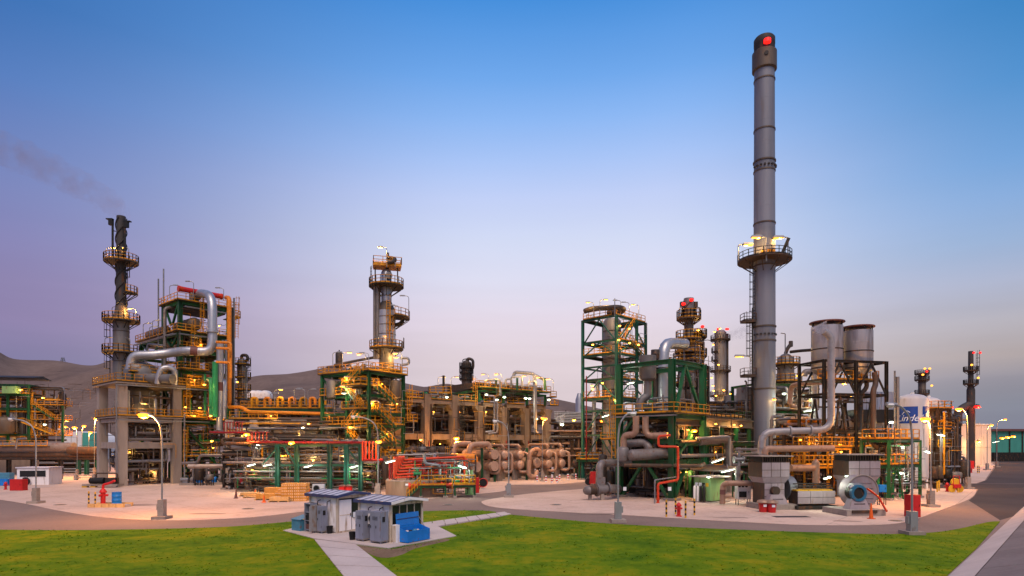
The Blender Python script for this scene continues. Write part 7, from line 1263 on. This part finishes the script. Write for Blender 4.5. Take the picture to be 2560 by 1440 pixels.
# eastern far units
S = Site(2345, 92, 15); t = beams_frame(S, 'eastern_unit', 'dark narrow unit with yellow platforms beside the gas tanks', 'steel structure', (0, S.x(2372)), (0, 3), (S.z(1120), S.z(1075), S.z(1022)), 'brown_steel', .4, .3); deck(t, 0, S.x(2372), 0, 3, S.z(1120), 'yX', over=.3); deck(t, 0, S.x(2372), 0, 3, S.z(1022), 'xyX', over=.3); deck(t, 0, S.x(2372), 0, 3, S.z(1075), 'yX', over=.3); ladder(t, S.x(2372) + .4, -.3, S.z(1075), S.z(1022), 0, 'brown_steel'); drum_v(S.w(1.2, 1.5), 1.0, S.z(1030), 'clad_dark', 'dark column inside the narrow eastern unit', legs=False)
tube_lamp(W(2340, 1086, 90), W(2364, 1090, 90.5), 'bright strip light on the narrow eastern unit', 'strip lights east', 260); tube_lamp(W(2310, 1128, 78), W(2328, 1133, 78.5), 'bright strip light by the gas tank foot', 'strip lights east', 220)
pipe(P3([(2376, 1090, 98), (2390, 1088, 98), (2391, 1180, 98)]), .6, 'pipe_dark', 'fat dark downpipe beside the cream building', n=14, bend=1.2); pump(G(2400, 1190), 0, 'dark pump below the fat downpipe', None, 'dark_steel', 1.4)
D = 170; q = D / F; t = thing('eastern_column', 'dark distant column crowned with lamps behind the gas tanks', 'column', (X(2305, D), D, 0)); MB().lathe([(8.5 * q, 0), (8.5 * q, Z(938, D)), (4 * q, Z(932, D))], n=20).build('shell', 'clad_dark', t)
for py in (935, 950, 985): ring_platform(t, 8.5 * q, 16 * q, Z(py, D), rail='brown_steel', deck='brown_steel')
for dx, py, m in ((-5, 924, 'lit_yellow'), (7, 924, 'lit_yellow'), (0, 931, 'lit_red'), (-10, 939, 'lit_yellow'), (12, 966, 'lit_yellow')): MB().lathe([(.05, -.25), (.3, -.12), (.3, .18), (.05, .3)], (dx * q, -2, Z(py, D)), 10).build('beacon', m, t)
D = 160; q = D / F; t = thing('eastern_stack', 'dark distant stack with a bottle neck and red beacons over the cream building', 'stack', (X(2427, D), D, 0)); MB().lathe([(9 * q, 0), (9 * q, Z(975, D)), (6 * q, Z(964, D)), (5.5 * q, Z(879, D)), (5 * q, Z(878, D))], n=24).build('shell', 'soot', t)
for py in (927, 960): ring_platform(t, 6 * q, 16 * q, Z(py, D), rail='brown_steel', deck='brown_steel')
MB().tube([(0, 0, Z(1010, D)), (-20 * q, 0, Z(1020, D)), (-32 * q, 0, Z(1030, D)), (-32 * q, 0, Z(1065, D))], 1.0, 10, 2).build('breeching', 'soot', t); ladder(t, 8 * q, -1, Z(960, D), Z(885, D), 0, 'dark_steel')
for dx, py, m in ((-7, 885, 'lit_red'), (9, 885, 'lit_red'), (-12, 915, 'lit_yellow'), (4, 947, 'lit_yellow')): MB().lathe([(.05, -.25), (.28, -.12), (.28, .18), (.05, .3)], (dx * q, -2, Z(py, D)), 10).build('beacon', m, t)
S = Site(2378, 172, 4); w_ = S.x(2478); h = S.z(1062); t = thing('cream_building', 'windowless cream building at the end of the far paving', 'building', S.o, S.rz)
for i in range(4): MB().box((w_ * (i + .5) / 4, 6, h / 2), (w_ / 4 - .08, 12, h)).build('wall_panel', 'wall_cream', t, False)
MB().box((w_ / 2, 6, h + .15), (w_ + .4, 12.4, .3)).build('parapet', 'white', t, False); MB().box((w_ / 2, -.05, h * .45), (w_, .08, .15)).build('band', 'shed_trim', t, False); MB().tube([(2, 0, h + .3), (2, -.5, h + 1.6), (5, -.5, h + 1.6), (5, 0, h + .3)], .5, 10).build('roof_duct', 'galv', t)
flood(W(2446, 1105, 170), 'yellow wall lamp on the cream building', 'wall lamp', 'yel', 1.2, 500); flood(W(2443, 1018, 158), 'red beacon lamp beside the distant dark stack', 'red lamp stack', 'red', 1.6, 200); flood(W(2380, 1019, 150), 'small red lamp on the mast beside the gas tanks', 'red lamp mast', 'red', .8, 60); pipe(P3([(2378, 1190, 100), (2378, 1004, 100), (2383, 1003, 100)]), .12, 'galv', 'tall thin mast beside the cream building', n=6, name='mast', cat='mast')
S = Site(2478, 215, 5); t = thing('teal_hall', 'low teal hall with a dark roof edge at the end of the road', 'building', S.o, S.rz); w_ = 30; h = S.z(1078); MB().box((w_ / 2, 8, h / 2), (w_, 16, h)).build('wall', 'teal_wall', t, False); MB().box((w_ / 2, 8, h + .4), (w_ + 3, 18, .8)).build('roof', 'cap_brown', t, False); MB().box((w_ / 2, -.6, 1.6), (w_, 1, 3.2)).build('loading_dock', 'dark_steel', t, False)
for i in range(6): MB().box((2 + i * 5, -.1, h * .55), (.4, .3, h * .9)).build('pilaster', 'dark_steel', t, False)
tag(MB().box(tuple(G(2484, 1153) + Vector((2, 2, 1.2))), (8, 2, 2.4)).build('low_wall', 'wall_cream', None, False), 'low cream wall beside the cream building', 'wall')
tube_lamp(W(2480, 1107, 200), W(2500, 1103, 202), 'greenish strip light on the teal hall', 'strip light teal', 500)
for i in range(3): flood(W(2505 + i * 14, 1096 - i * 2, 195), 'orange lamp on the teal hall front', 'lamps teal hall', 'sod', 1.4, 400)
# right-hand yard furniture
hydrant(G(2368, 1229), 'red hydrant beside the paired yellow bollards', 1.0); hydrant(G(2428, 1182), 'distant red hydrant before the cream building', 1.0)
for pxl, py in ((2343, 1230), (2348, 1227)): bollard(G(pxl, py), 'plain yellow bollard of a pair beside the red hydrant', 'paired yellow bollards', 'bollard_yellow', 'bollard_yellow', 1.4, .09, 3)
for pxl, py in ((2410, 1182), (2414, 1182), (2444, 1183), (2448, 1183)): bollard(G(pxl, py), 'thin striped bollard round the distant hydrant', 'bollards distant hydrant', h=1.6, r=.09)
t = thing('fire_monitor', 'red and yellow wheeled fire monitor on the side road corner', 'fire monitor', G(2391, 1231)); MB().cyl((-.5, 0, .45), (-.5, .15, .45), .45, n=16).build('wheel', 'bollard_yellow', t); MB().cyl((.5, 0, .45), (.5, .15, .45), .45, n=16).build('wheel', 'bollard_yellow', t); MB().box((0, .1, .8), (.9, .7, .5)).build('chassis', 'red', t, False); MB().cyl((0, 0, 1.3), (0, .4, 1.3), .5, n=16).build('hose_drum', 'bollard_yellow', t); MB().tube([(-.4, 0, .9), (-.4, 0, 2.1), (.4, 0, 2.1), (.4, 0, .9)], .05, 6).build('handle', 'red', t); MB().box((0, -.3, .3), (.12, .12, .6)).build('leg', 'bollard_yellow', t, False)
cabinet(2428, 1172, 1.0, .7, 2.0, 'red', 'distant red cabinet before the cream building')
t = thing('bench', 'low brown bench beside the gas tank foot', 'bench', G(2318, 1222)); MB().box((0, 0, .9), (2.6, .8, .2)).build('seat', 'brown_steel', t, False); [MB().box((s * 1.1, 0, .4), (.15, .7, .8)).build('leg', 'brown_steel', t, False) for s in (-1, 1)]
for i in range(6): valve(G(2300 + i * 9, 1212 - i * 2), 'pale valve assembly at the gas tank feet', 'valves at the gas tanks', 'white', 2.2)
# ================================================================ dense pipework that fills the units
PW = {}
def tangle(S, x0, x1, y0, y1, z0, z1, n, label, group, mats=('pipe_dark', 'brown_steel', 'pipe_grey', 'pipe_dark', 'galv'), rmin=.07, rmax=.24, seed=1, cap=99):
    """n separate pipe runs routed square to the unit's axes inside a box"""
    g = random.Random(seed)
    for i in range(n):
        p = [g.uniform(x0, x1), g.uniform(y0, y1), g.uniform(z0, z1)]; pts = [list(p)]; k = g.choice((2, 3, 4)); last = -1
        for _ in range(k):
            ax_ = g.choice([a for a in (0, 0, 2, 2, 1) if a != last]); lo, hi = ((x0, x1), (y0, y1), (z0, z1))[ax_]; q_ = g.uniform(lo, hi)
            if abs(q_ - p[ax_]) < (hi - lo) * .2: q_ = lo if p[ax_] > (lo + hi) / 2 else hi
            q_ = max(p[ax_] - cap, min(p[ax_] + cap, q_)); p[ax_] = q_; pts.append(list(p)); last = ax_
        m = g.choice(mats); r_ = g.uniform(rmin, rmax); b = PW.setdefault(m, MB()); w_ = [S.w(*q_) for q_ in pts]; b.tube(w_, r_, 7)
        if g.random() < .5: c = w_[0].lerp(w_[1], .5); d = (w_[1] - w_[0]).normalized(); b.cyl(c - d * .08, c + d * .08, r_ * 1.6, n=9)
def rows(S, x0, x1, y, z0, z1, n, label, seed=2, pal=('clad_dark', 'pipe_dark', 'dark_steel', 'clad', 'brown_steel')):
    """a line of upright pots, filters and cabinets of mixed size"""
    g = random.Random(seed)
    for i in range(n):
        x = x0 + (x1 - x0) * (i + g.uniform(.2, .8)) / n; h = g.uniform(z1 - z0, z1 - z0) * g.uniform(.45, 1); m = g.choice(pal)
        c = {'clad_dark': 'dark clad', 'pipe_dark': 'dark', 'dark_steel': 'blackish', 'clad': 'tan', 'brown_steel': 'rust brown', 'white': 'white', 'galv': 'grey'}[m]
        drum_v(S.w(x, y + g.uniform(-.5, .5), z0), g.uniform(.4, .9), max(.6, h - 1.2), m, c + ' upright drum ' + label, 'drums ' + label + ', ' + c, legs=True, n=12)
S = Site(304, 88.6, 50); ax, by = S.x(440), S.y(256)
tangle(S, .8, ax - .8, .8, by - .8, .5, S.z(1110), 44, 'in the lowest bay of the concrete heater support', 'pipes in the lowest heater bay', seed=3)
tangle(S, .8, ax - .8, .2, 1.6, S.z(1098), S.z(1056), 26, 'in the middle bay of the concrete heater support', 'pipes in the middle heater bay', seed=4)
tangle(S, .8, ax - .8, -.3, 1.0, S.z(1040), S.z(975), 8, 'in the upper bay of the concrete heater support', 'pipes in the upper heater bay', ('pipe_grey', 'galv', 'brown_steel'), seed=5)
rows(S, .8, ax - .8, by * .5, 0, 4.5, 4, 'standing on the ground inside the heater support', 6)
for i, py in enumerate((1172, 1135)): vessel_h(S.w(.9, by * .3 + i, Z(py, 92)), S.w(ax - .9, by * .3 + i, Z(py, 92)), .7, 'pipe_dark', ('lower', 'upper')[i] + ' dark drum lying in the lowest heater bay', saddles=i == 0, zb=0)
S = Site(450, 97, 50)
for i, (a, b) in enumerate(((1215, 1140), (1135, 1060), (1045, 970), (960, 930), (868, 835))): tangle(S, .5, 8, .3, 6, S.z(a), S.z(b), 26, ('at ground level', 'on the first deck', 'on the second deck', 'on the third deck', 'below the fourth deck')[i] + ' of the green tower', 'pipes ' + ('at ground level', 'on the first deck', 'on the second deck', 'on the third deck', 'below the fourth deck')[i] + ' of the green tower', ('pipe_dark', 'brown_steel', 'pipe_grey', 'yellow', 'galv', 'pipe_green'), seed=20 + i)
rows(S, .5, 8, 3, .1, 4, 4, 'at the foot of the green tower', 7); rows(S, .5, 8, 3, S.z(1050), S.z(1000), 4, 'on the first deck of the green tower', 8)
S = Site(575, 88, 8)
tangle(S, 0, 20, -1.5, 5, 5.5, 9.5, 80, 'among the posts of the low pipe rack', 'bent pipes in the low rack', ('pipe_dark', 'brown_steel', 'pipe_grey', 'galv', 'pipe_dark', 'yellow'), .08, .22, seed=31)
rows(S, 1, 21, 6.5, .05, 6.5, 13, 'behind the low pipe rack', 9); rows(S, -6, 21, 2, .05, 4.0, 14, 'under the low pipe rack', 10)
S = Site(694, 76, -3)
tangle(S, -6, 12, .5, 6, .4, 3.6, 80, 'at ground level under the green portal frame', 'ground pipes under the portal frame', ('pipe_dark', 'galv', 'pipe_grey', 'pipe_green', 'brown_steel', 'pipe_dark'), .05, .14, seed=41)
tangle(S, -4, 12, 1, 6, 3.6, 6.2, 50, 'high inside the green portal frame', 'high pipes in the portal frame', ('pipe_dark', 'brown_steel', 'yellow', 'pipe_grey', 'galv'), .05, .15, seed=42)
rows(S, -6, 12, 7.5, .05, 5.5, 12, 'behind the green portal frame', 11)
for i, x in enumerate((-3.5, 2, 7)):
    S4 = Site(694, 76, -3); S4.o = S.w(x, 6.8); t = beams_frame(S4, 'service_platform', ('yellow railed platform behind the pale switch boxes', 'yellow railed platform behind the blue boxes', 'yellow railed platform behind the slim white cylinders')[i], 'platform', (0, 3.8), (0, 2), (3.4,), 'yellow', .16, .2); deck(t, 0, 3.8, 0, 2, 3.42, 'xyXY')
S = Site(922, 84, 57)
for i, (a, b) in enumerate(((1222, 1150), (1150, 1112), (1108, 1064), (1060, 1032), (1028, 990), (982, 935))): tangle(S, .3, 7.5, .3, 9, S.z(a), S.z(b), 24, ('at ground level', 'below the lowest deck', 'on the lowest deck', 'on the second deck', 'on the third deck', 'under the roof deck')[i] + ' of the middle structure', 'pipes ' + ('at ground level', 'below the lowest deck', 'on the lowest deck', 'on the second deck', 'on the third deck', 'under the roof deck')[i] + ' of the middle structure', ('pipe_dark', 'brown_steel', 'pipe_grey', 'yellow', 'galv'), .07, .2, seed=50 + i)
rows(S, .5, 7, 5, .05, 4.5, 5, 'at the foot of the middle structure', 12); rows(S, .5, 7, 6, S.z(1062), S.z(1032), 4, 'on the lowest deck of the middle structure', 13)
tangle(S, .2, 7, 1, 9, S.z(925), S.z(905), 12, 'on the roof deck of the middle structure', 'pipes on the roof of the middle structure', ('galv', 'brown_steel', 'pipe_dark'), .06, .12, seed=58)
# dark plant behind the concrete rack, and pipes within
S = Site(1065, 100, 41)
tangle(S, -5, 28, 1.5, 6.5, .5, S.z(1133), 44, 'at ground level behind the exchangers', 'ground pipes behind the exchangers', ('pipe_dark', 'brown_steel', 'black'), .15, .4, seed=61); tangle(S, -5, 28, 1.5, 6.5, S.z(1090), S.z(1010), 60, 'inside the concrete pipe rack', 'bent pipes in the concrete rack', ('pipe_dark', 'brown_steel', 'galv', 'black'), .1, .25, seed=62, cap=3)
for i in range(6):
    t = thing('fin_fan_unit', 'dark finned cooler box behind the concrete rack, bay ' + ('one', 'two', 'three', 'four', 'five', 'six')[i] + ' from the middle column', 'cooler', S.w(-5.4 + i * 5.6, 9, 0), S.rz); MB().box((2.7, 1.2, S.z(1060) / 2 + .3), (5.0, 2.4, S.z(1045))).build('casing', 'pipe_dark', t, False)
    for k in range(5): MB().box((.6 + k * 1.05, -.05, S.z(1060) / 2 + .3), (.16, .12, S.z(1050))).build('rib', 'brown_steel', t, False)
tangle(S, -3, 26, -1.2, 3, S.z(995), S.z(978), 22, 'on the walk of the concrete rack', 'pipes on the concrete rack walk', ('galv', 'pipe_dark', 'pipe_green', 'brown_steel'), .07, .16, seed=63, cap=1.6)
S = Site(960, 69, 8); tangle(S, 3, 10, 1.0, 4.5, 1.0, 4.2, 20, 'behind the red fire manifold', 'pipes behind the fire manifold', ('pipe_red', 'galv', 'pipe_dark', 'pipe_grey', 'pipe_green'), .05, .13, seed=66); tangle(S, 1, 11, 5, 9, .5, 4.8, 16, 'in the dark yard behind the pit wall', 'pipes behind the pit wall', seed=67)
# heavy portal and girder bridge
S = Site(1680, 66, 45)
tangle(S, .8, 6.4, .8, 6.4, .4, S.z(1155), 50, 'at ground level inside the heavy green portal', 'ground pipes in the heavy portal', ('pipe_dark', 'brown_steel', 'pipe_grey', 'black'), .07, .2, seed=71); tangle(S, .6, 6.4, .6, 6.4, S.z(1145), S.z(1045), 40, 'below the deck of the heavy green portal', 'pipes below the heavy portal deck', ('pipe_dark', 'brown_steel', 'pipe_grey', 'galv'), .08, .24, seed=72); tangle(S, 0, 6.4, 0, 6.4, S.z(1020), S.z(985), 8, 'on the deck of the heavy green portal', 'pipes on the heavy portal deck', ('galv', 'yellow', 'pipe_grey'), .06, .16, seed=73)
rows(S, 1, 6, 4, .05, 5, 5, 'inside the heavy green portal', 14); rows(S, -1, 7, 9, .05, 6, 6, 'behind the heavy green portal', 15)
S = Site(1684, 66.6, 45)
tangle(S, 6, 21, .5, 5, .4, S.z(1110), 70, 'at ground level under the girder bridge', 'ground pipes under the girder bridge', ('pipe_dark', 'black', 'brown_steel', 'pipe_grey'), .08, .24, seed=75); tangle(S, 6, 21, .5, 5, S.z(1100), S.z(1065), 34, 'high under the girder bridge', 'high pipes under the girder bridge', ('pipe_dark', 'brown_steel', 'galv'), .06, .2, seed=76); rows(S, 7, 21, 6.5, .05, 6, 9, 'behind the girder bridge', 16); rows(S, 7, 21, 2.5, .05, 3.5, 8, 'under the girder bridge', 17)
tangle(S, 7, 22, 1, 6, S.z(1036), S.z(1018), 14, 'on top of the girder bridge', 'pipes on the girder bridge', ('galv', 'brown_steel', 'pipe_green', 'yellow'), .06, .14, seed=77)
for i, x in enumerate((10, 14, 18)):
    S4 = Site(1684, 66.6, 45); S4.o = S.w(x, 6.5); t = beams_frame(S4, 'service_platform', ('green railed platform behind the girder bridge by the portal', 'green railed platform in the middle behind the girder bridge', 'green railed platform behind the girder bridge by the chimney')[i], 'platform', (0, 3.2), (0, 2.4), (S.z(1100), S.z(1065)), 'green', .2, .22); deck(t, 0, 3.2, 0, 2.4, S.z(1065) + .02, 'xyX')
S = Site(1975, 93, 15)
for i, (a, b) in enumerate(((1200, 1155), (1148, 1100), (1092, 1035), (1025, 965))): tangle(S, -5, 4, -1.5, 4, S.z(a), S.z(b), 28, ('at ground level', 'on the lowest deck', 'on the middle deck', 'on the upper deck')[i] + ' of the vessel steelwork', 'pipes ' + ('at ground level', 'on the lowest deck', 'on the middle deck', 'on the upper deck')[i] + ' of the vessel steelwork', ('pipe_grey', 'brown_steel', 'galv', 'yellow', 'pipe_dark', 'pipe_beige'), .08, .24, seed=80 + i)
S = Site(2060, 69, 12)
tangle(S, .3, 7.2, .2, 4, .4, S.z(1155), 18, 'at ground level under the silos', 'ground pipes under the silos', ('pipe_dark', 'brown_steel', 'pipe_orange'), .07, .2, seed=85); tangle(S, .3, 7.2, .2, 4, S.z(1148), S.z(1080), 16, 'on the lower silo decks', 'pipes on the lower silo decks', ('brown_steel', 'pipe_orange', 'yellow', 'pipe_dark', 'pipe_grey'), .06, .18, seed=86); tangle(S, .3, 7.2, .5, 4, S.z(1070), S.z(990), 9, 'below the silo cones', 'pipes below the silo cones', ('pipe_dark', 'dark_steel' if 0 else 'brown_steel', 'galv'), .06, .16, seed=87)
for i, z in enumerate((1165, 1120)):
    S4 = Site(2060, 69, 12); S4.o = S.w(-3.5, -1.2); t = beams_frame(S4, 'service_platform', ('low orange lit platform under the first silo', 'upper orange lit platform under the first silo')[i], 'platform', (0, 3, 6), (0, 2.0), (S.z(z),), 'yellow', .18, .2); deck(t, 0, 6, 0, 2.0, S.z(z) + .02, 'xyXY')
S = Site(2222, 66, 30); tangle(S, .3, 7, .3, 3, .4, S.z(1105), 16, 'under the eastern walkway', 'pipes under the eastern walkway', ('pipe_green', 'pipe_dark', 'galv', 'brown_steel'), .06, .14, seed=91); rows(S, .5, 8, 4.2, .05, 4, 5, 'behind the eastern walkway', 18)
S = Site(2345, 92, 15); tangle(S, -2, 4, -1, 3, .4, S.z(1030), 16, 'round the narrow eastern unit', 'pipes round the eastern unit', ('pipe_dark', 'brown_steel', 'galv', 'yellow'), .08, .2, seed=93); rows(S, -2, 6, 0, .05, 4, 6, 'at the foot of the narrow eastern unit', 19)
S = Site(20, 135, 12); tangle(S, -8, 10, .5, 5, S.z(1100), S.z(965), 50, 'inside the distant western frame', 'pipes in the western frame', ('pipe_dark', 'brown_steel', 'galv', 'yellow'), .12, .3, seed=95); rows(S, -8, 20, -3, .05, 5, 10, 'under the distant western frame', 20)
S = Site(1400, 118, 5); tangle(S, -2, 12, -1, 5, .5, S.z(1065), 40, 'in the far dark rack', 'bent pipes in the far dark rack', ('pipe_dark', 'brown_steel', 'pipe_beige', 'galv'), .1, .25, seed=97)
def module(px_, D, deg, pxr, depth, pys, bays, label, fm='dark_steel', rm='yellow', fill=30, seed=1, rails='yx', mats=('pipe_dark', 'brown_steel', 'pipe_grey', 'galv')):
    """an open steel module: posts, beams, railed decks, ladders, upright drums and pipework"""
    S = Site(px_, D, deg); lx = S.x(pxr); xs = [lx * i / bays for i in range(bays + 1)]; zs = [S.z(p) for p in pys]; g = random.Random(seed)
    br = [((xs[i], 0, zs[k]), (xs[i + 1], 0, zs[k + 1])) for i in range(bays) for k in range(len(zs) - 1) if g.random() < .35]
    t = beams_frame(S, 'process_module', label, 'process module', xs, (0, depth), zs, fm, .3, .26, braces=br)
    for z in zs:
        a, b = sorted(g.sample(range(bays + 1), 2)); deck(t, xs[a], xs[b], 0, depth, z + .02, rails, rm=rm)
        ladder(t, g.uniform(0, lx), -.4, z - 3, z + 1, -PI / 2, rm, cage=g.random() < .5)
    for k, z in enumerate([0] + zs):
        zt_ = ([0] + zs + [zs[-1] + 2])[k + 1]; tangle(S, 0, lx, -.6, depth, z + .3, zt_ - .3, fill, '', '', mats, .06, .2, seed * 10 + k); rows(S, .3, lx - .3, depth * .5, z + .15, max(z + 2, zt_ - .6), max(2, bays), 'on level ' + ('zero', 'one', 'two', 'three', 'four')[k] + ' of the ' + label.split(' process')[0], seed * 7 + k)
    return t
module(600, 101, 4, 800, 4, (1150, 1100, 1055, 1022), 5, 'brown western process module behind the low pipe rack', 'brown_steel', seed=2, fill=40)
module(560, 82, 6, 690, 3, (1165, 1128), 4, 'grey low process module beneath the red combs', 'dark_steel', seed=3, fill=44)
module(780, 79, -3, 905, 3, (1165, 1132), 4, 'dark low process module behind the portal frame', 'green', seed=4, fill=44)
module(1010, 82, 8, 1130, 3, (1172, 1150), 4, 'dark inner process module behind the red manifold', 'brown_steel', seed=5, fill=14)
module(1405, 128, 5, 1540, 4, (1140, 1090, 1050), 5, 'far eastern process module beyond the exchangers', 'brown_steel', seed=6, fill=30)
module(1640, 88, 10, 1760, 4, (1160, 1110, 1060, 1010), 4, 'dark inner process module behind the heavy portal', 'green', seed=7, fill=26)
module(1770, 97, 8, 1890, 4, (1160, 1115, 1070, 1030), 4, 'green process module between the girder bridge and the chimney', 'green', seed=8, fill=30)
module(1960, 78, 10, 2060, 3, (1170, 1125, 1080), 3, 'brown process module before the domed column', 'brown_steel', seed=9, fill=16, mats=('pipe_dark', 'brown_steel', 'pipe_beige', 'galv', 'pipe_orange'))
module(2080, 84, 10, 2235, 4, (1165, 1120, 1080), 4, 'brown process module behind the silos', 'brown_steel', seed=10, fill=18, mats=('pipe_dark', 'brown_steel', 'pipe_orange', 'galv'))
module(-40, 126, 4, 240, 4, (1165, 1150), 6, 'far western process module under the duct', 'dark_steel', seed=11, fill=40)
module(2335, 110, 10, 2400, 3, (1140, 1100, 1060), 3, 'far brown process module behind the gas tanks', 'brown_steel', seed=12, fill=24)
# hair-thin lines: conduits, tracing, instrument tubing and hose along the faces of the units
TH = ('galv', 'brown_steel', 'pipe_grey', 'yellow', 'pipe_dark', 'brown_steel', 'pipe_dark', 'galv')
for k, (px_, D_, dg, x0, x1, y0, y1, pa, pb, n) in enumerate(((304, 88.6, 50, -.5, 8, -1.0, 8, 1212, 965, 60), (450, 97, 50, -.5, 9, -1.2, 6, 1200, 760, 110), (450, 97, 50, 0, 9, 6, 16, 1000, 840, 40), (575, 88, 8, 0, 21, -1.5, 4, 1215, 1045, 130), (694, 76, -3, -6, 12, .4, 5, 1225, 1108, 110), (922, 84, 57, -.8, 8.5, -1.0, 10, 1220, 915, 150), (1065, 100, 41, -5, 28, -1.3, 2, 1190, 985, 130), (1197, 105, 41, 0, 17, -1.0, 4, 990, 950, 50), (1541, 100, 47, -.4, 9.8, -.8, 6, 1190, 780, 90), (1680, 66, 45, .4, 7.0, .4, 7, 1250, 1040, 90), (1684, 66.6, 45, 5, 21, -.8, 5, 1230, 1020, 120), (1975, 93, 15, -6, 6, -1, 5, 1200, 960, 80), (2060, 69, 12, -3, 8, .2, 4, 1235, 1070, 60), (2222, 66, 30, 0, 8, -.5, 3, 1240, 1060, 50), (960, 69, 8, 2.5, 11, -.5, 4.5, 1240, 1150, 60), (2345, 92, 15, -2, 5, -1, 3, 1200, 1015, 40), (20, 135, 12, -8, 18, -1, 5, 1180, 940, 70), (1722, 80, 45, -2, 5, -2, 4, 1000, 850, 60))):
    S = Site(px_, D_, dg); tangle(S, x0, x1, y0, y1, S.z(pa), S.z(pb), n, '', '', TH, .025, .055, 200 + k, 2.2)
vs, fs, mi = [], [], []
for k, (m, b) in enumerate(PW.items()): o_ = len(vs); vs += b.v; fs += [tuple(i + o_ for i in f) for f in b.f]; mi += [k] * len(b.f)
me = bpy.data.meshes.new('pipework'); me.from_pydata(vs, [], fs)
for m in PW: me.materials.append(M[m])
me.polygons.foreach_set('material_index', mi); me.polygons.foreach_set('use_smooth', [True] * len(fs)); me.set_sharp_from_angle(angle=.7); me.update()
o = bpy.data.objects.new('pipework', me); col.objects.link(o); tag(o, 'dense tangle of small pipes threading through all the process units', 'pipework', kind='stuff')
# lamps added at chosen spots inside the units to give an amber glow
AM = (('green tower', 450, 97, 50, ((2, -.6, 1040), (6, -.6, 1040), (2, -.6, 950), (6, -.6, 915), (3, -.6, 862), (6, -.6, 815), (1, 10, 862), (5, -.6, 1120))), ('heater support', 304, 88.6, 50, ((2, 3, 1130), (5, 1, 1080), (3, -.4, 1010), (5, 2, 1180))), ('low rack', 575, 88, 8, ((2, -1, 1090), (6, -1, 1040), (10, -1, 1085), (14, -1, 1035), (17, -1, 1095), (4, 0, 1150), (12, 0, 1150))), ('portal frame', 694, 76, -3, ((0, 1.5, 1140), (4, 1.5, 1150), (8, 1.5, 1135), (-4, 1.5, 1175), (11, 2, 1180))), ('middle structure', 922, 84, 57, ((-.6, 2, 1040), (3, -.6, 1085), (5, -.6, 1010), (2, -.6, 960), (-.6, 7, 1100), (-.6, 4, 1140), (6, -.6, 1140))), ('concrete rack', 1065, 100, 41, ((2.5, 1.5, 1030), (8, 1.5, 1030), (14, 1.5, 1030), (19, 1.5, 1030), (2.5, -.5, 1110), (14, -.8, 1110), (24, 1, 1035))), ('heavy portal', 1680, 66, 45, ((1, 3, 1050), (3, -.3, 1075), (1, 4, 1170), (4, .5, 1180))), ('girder bridge', 1684, 66.6, 45, ((9, -.5, 1060), (14, -.5, 1062), (16, -.5, 1064), (12, 1, 1130), (17, 1, 1125))), ('vessel steelwork', 1975, 93, 15, ((-3, -1, 1130), (2, -1, 1110), (-2, -1, 1065), (3, -1, 1000))), ('silo steelwork', 2060, 69, 12, ((2, -.3, 1130), (6, -.3, 1090), (5, .5, 1190), (7.5, -.5, 1150))))
for nm, px_, D_, dg, ps in AM:
    S = Site(px_, D_, dg)
    for x, y, py in ps: flood(S.w(x, y, S.z(py, x, y)), 'small amber lamp added for glow inside the ' + nm, 'added amber lamps in the ' + nm, 'yel', .32, 75)
# ================================================================ smoke and steam
def plume(path, r0, r1, dens, colr, label, n=14, seed=0):
    m = bpy.data.materials.new('smoke'); m.use_nodes = True; nt_ = m.node_tree; nt_.nodes.clear(); o_ = nt_.nodes.new('ShaderNodeOutputMaterial'); v = nt_.nodes.new('ShaderNodeVolumePrincipled'); v.inputs['Color'].default_value = colr + (1,); v.inputs['Anisotropy'].default_value = .2
    q = nt_.nodes.new('ShaderNodeTexCoord'); nz_ = nt_.nodes.new('ShaderNodeTexNoise'); nz_.inputs['Scale'].default_value = 1.6 / r1; nz_.inputs['Detail'].default_value = 4; mr_ = nt_.nodes.new('ShaderNodeMapRange'); mr_.inputs[1].default_value = .4; mr_.inputs[2].default_value = .75; mr_.inputs[4].default_value = dens
    nt_.links.new(q.outputs['Object'], nz_.inputs[0]); nt_.links.new(nz_.outputs[0], mr_.inputs[0]); nt_.links.new(mr_.outputs[0], v.inputs['Density']); nt_.links.new(v.outputs[0], o_.inputs['Volume'])
    P = smooth_open([tuple(p) for p in path], 5); k = len(P); g = random.Random(seed); b = MB(); vs = []
    for i, p in enumerate(P):
        r = r0 + (r1 - r0) * (i / (k - 1)) ** .8
        d = (Vector(P[min(i + 1, k - 1)]) - Vector(P[max(i - 1, 0)])).normalized(); a = d.cross(Vector((0, 1, 0))).normalized(); c = d.cross(a)
        vs += [Vector(p) + (a * math.cos(2 * PI * j / n) + c * math.sin(2 * PI * j / n)) * r * g.uniform(.8, 1.15) for j in range(n)]
    b.add(vs, [(i * n + j, i * n + (j + 1) % n, (i + 1) * n + (j + 1) % n, (i + 1) * n + j) for i in range(k - 1) for j in range(n)] + [tuple(range(n - 1, -1, -1)), tuple(range((k - 1) * n, k * n))])
    o = b.build('smoke', m); tag(o, label, 'smoke', kind='stuff')
plume(P3([(303, 545, 94.5), (302, 538, 94.5), (285, 515, 95), (230, 478, 97), (150, 438, 100), (60, 395, 104), (-60, 350, 108)]), .8, 3.4, .085, (.66, .46, .45), 'thin brown smoke drifting from the spiral stack')
plume(P3([(1812, 842, 149), (1830, 838, 149), (1850, 832, 149), (1880, 826, 149)]), .8, 1.8, .22, (.5, .48, .55), 'grey wisp drifting from the distant pale column')
plume(P3([(2060, 832, 61.8), (2056, 826, 61.8), (2050, 819, 61.8), (2046, 812, 61.8)]), .4, .95, 2.2, (.9, .9, .95), 'white steam puff at the vent pipe mouth')
plume(P3([(1404, 1062, 112), (1402, 1050, 112), (1398, 1040, 112)]), .4, 1.3, .8, (.9, .9, .9), 'white steam puff over the far dark rack')
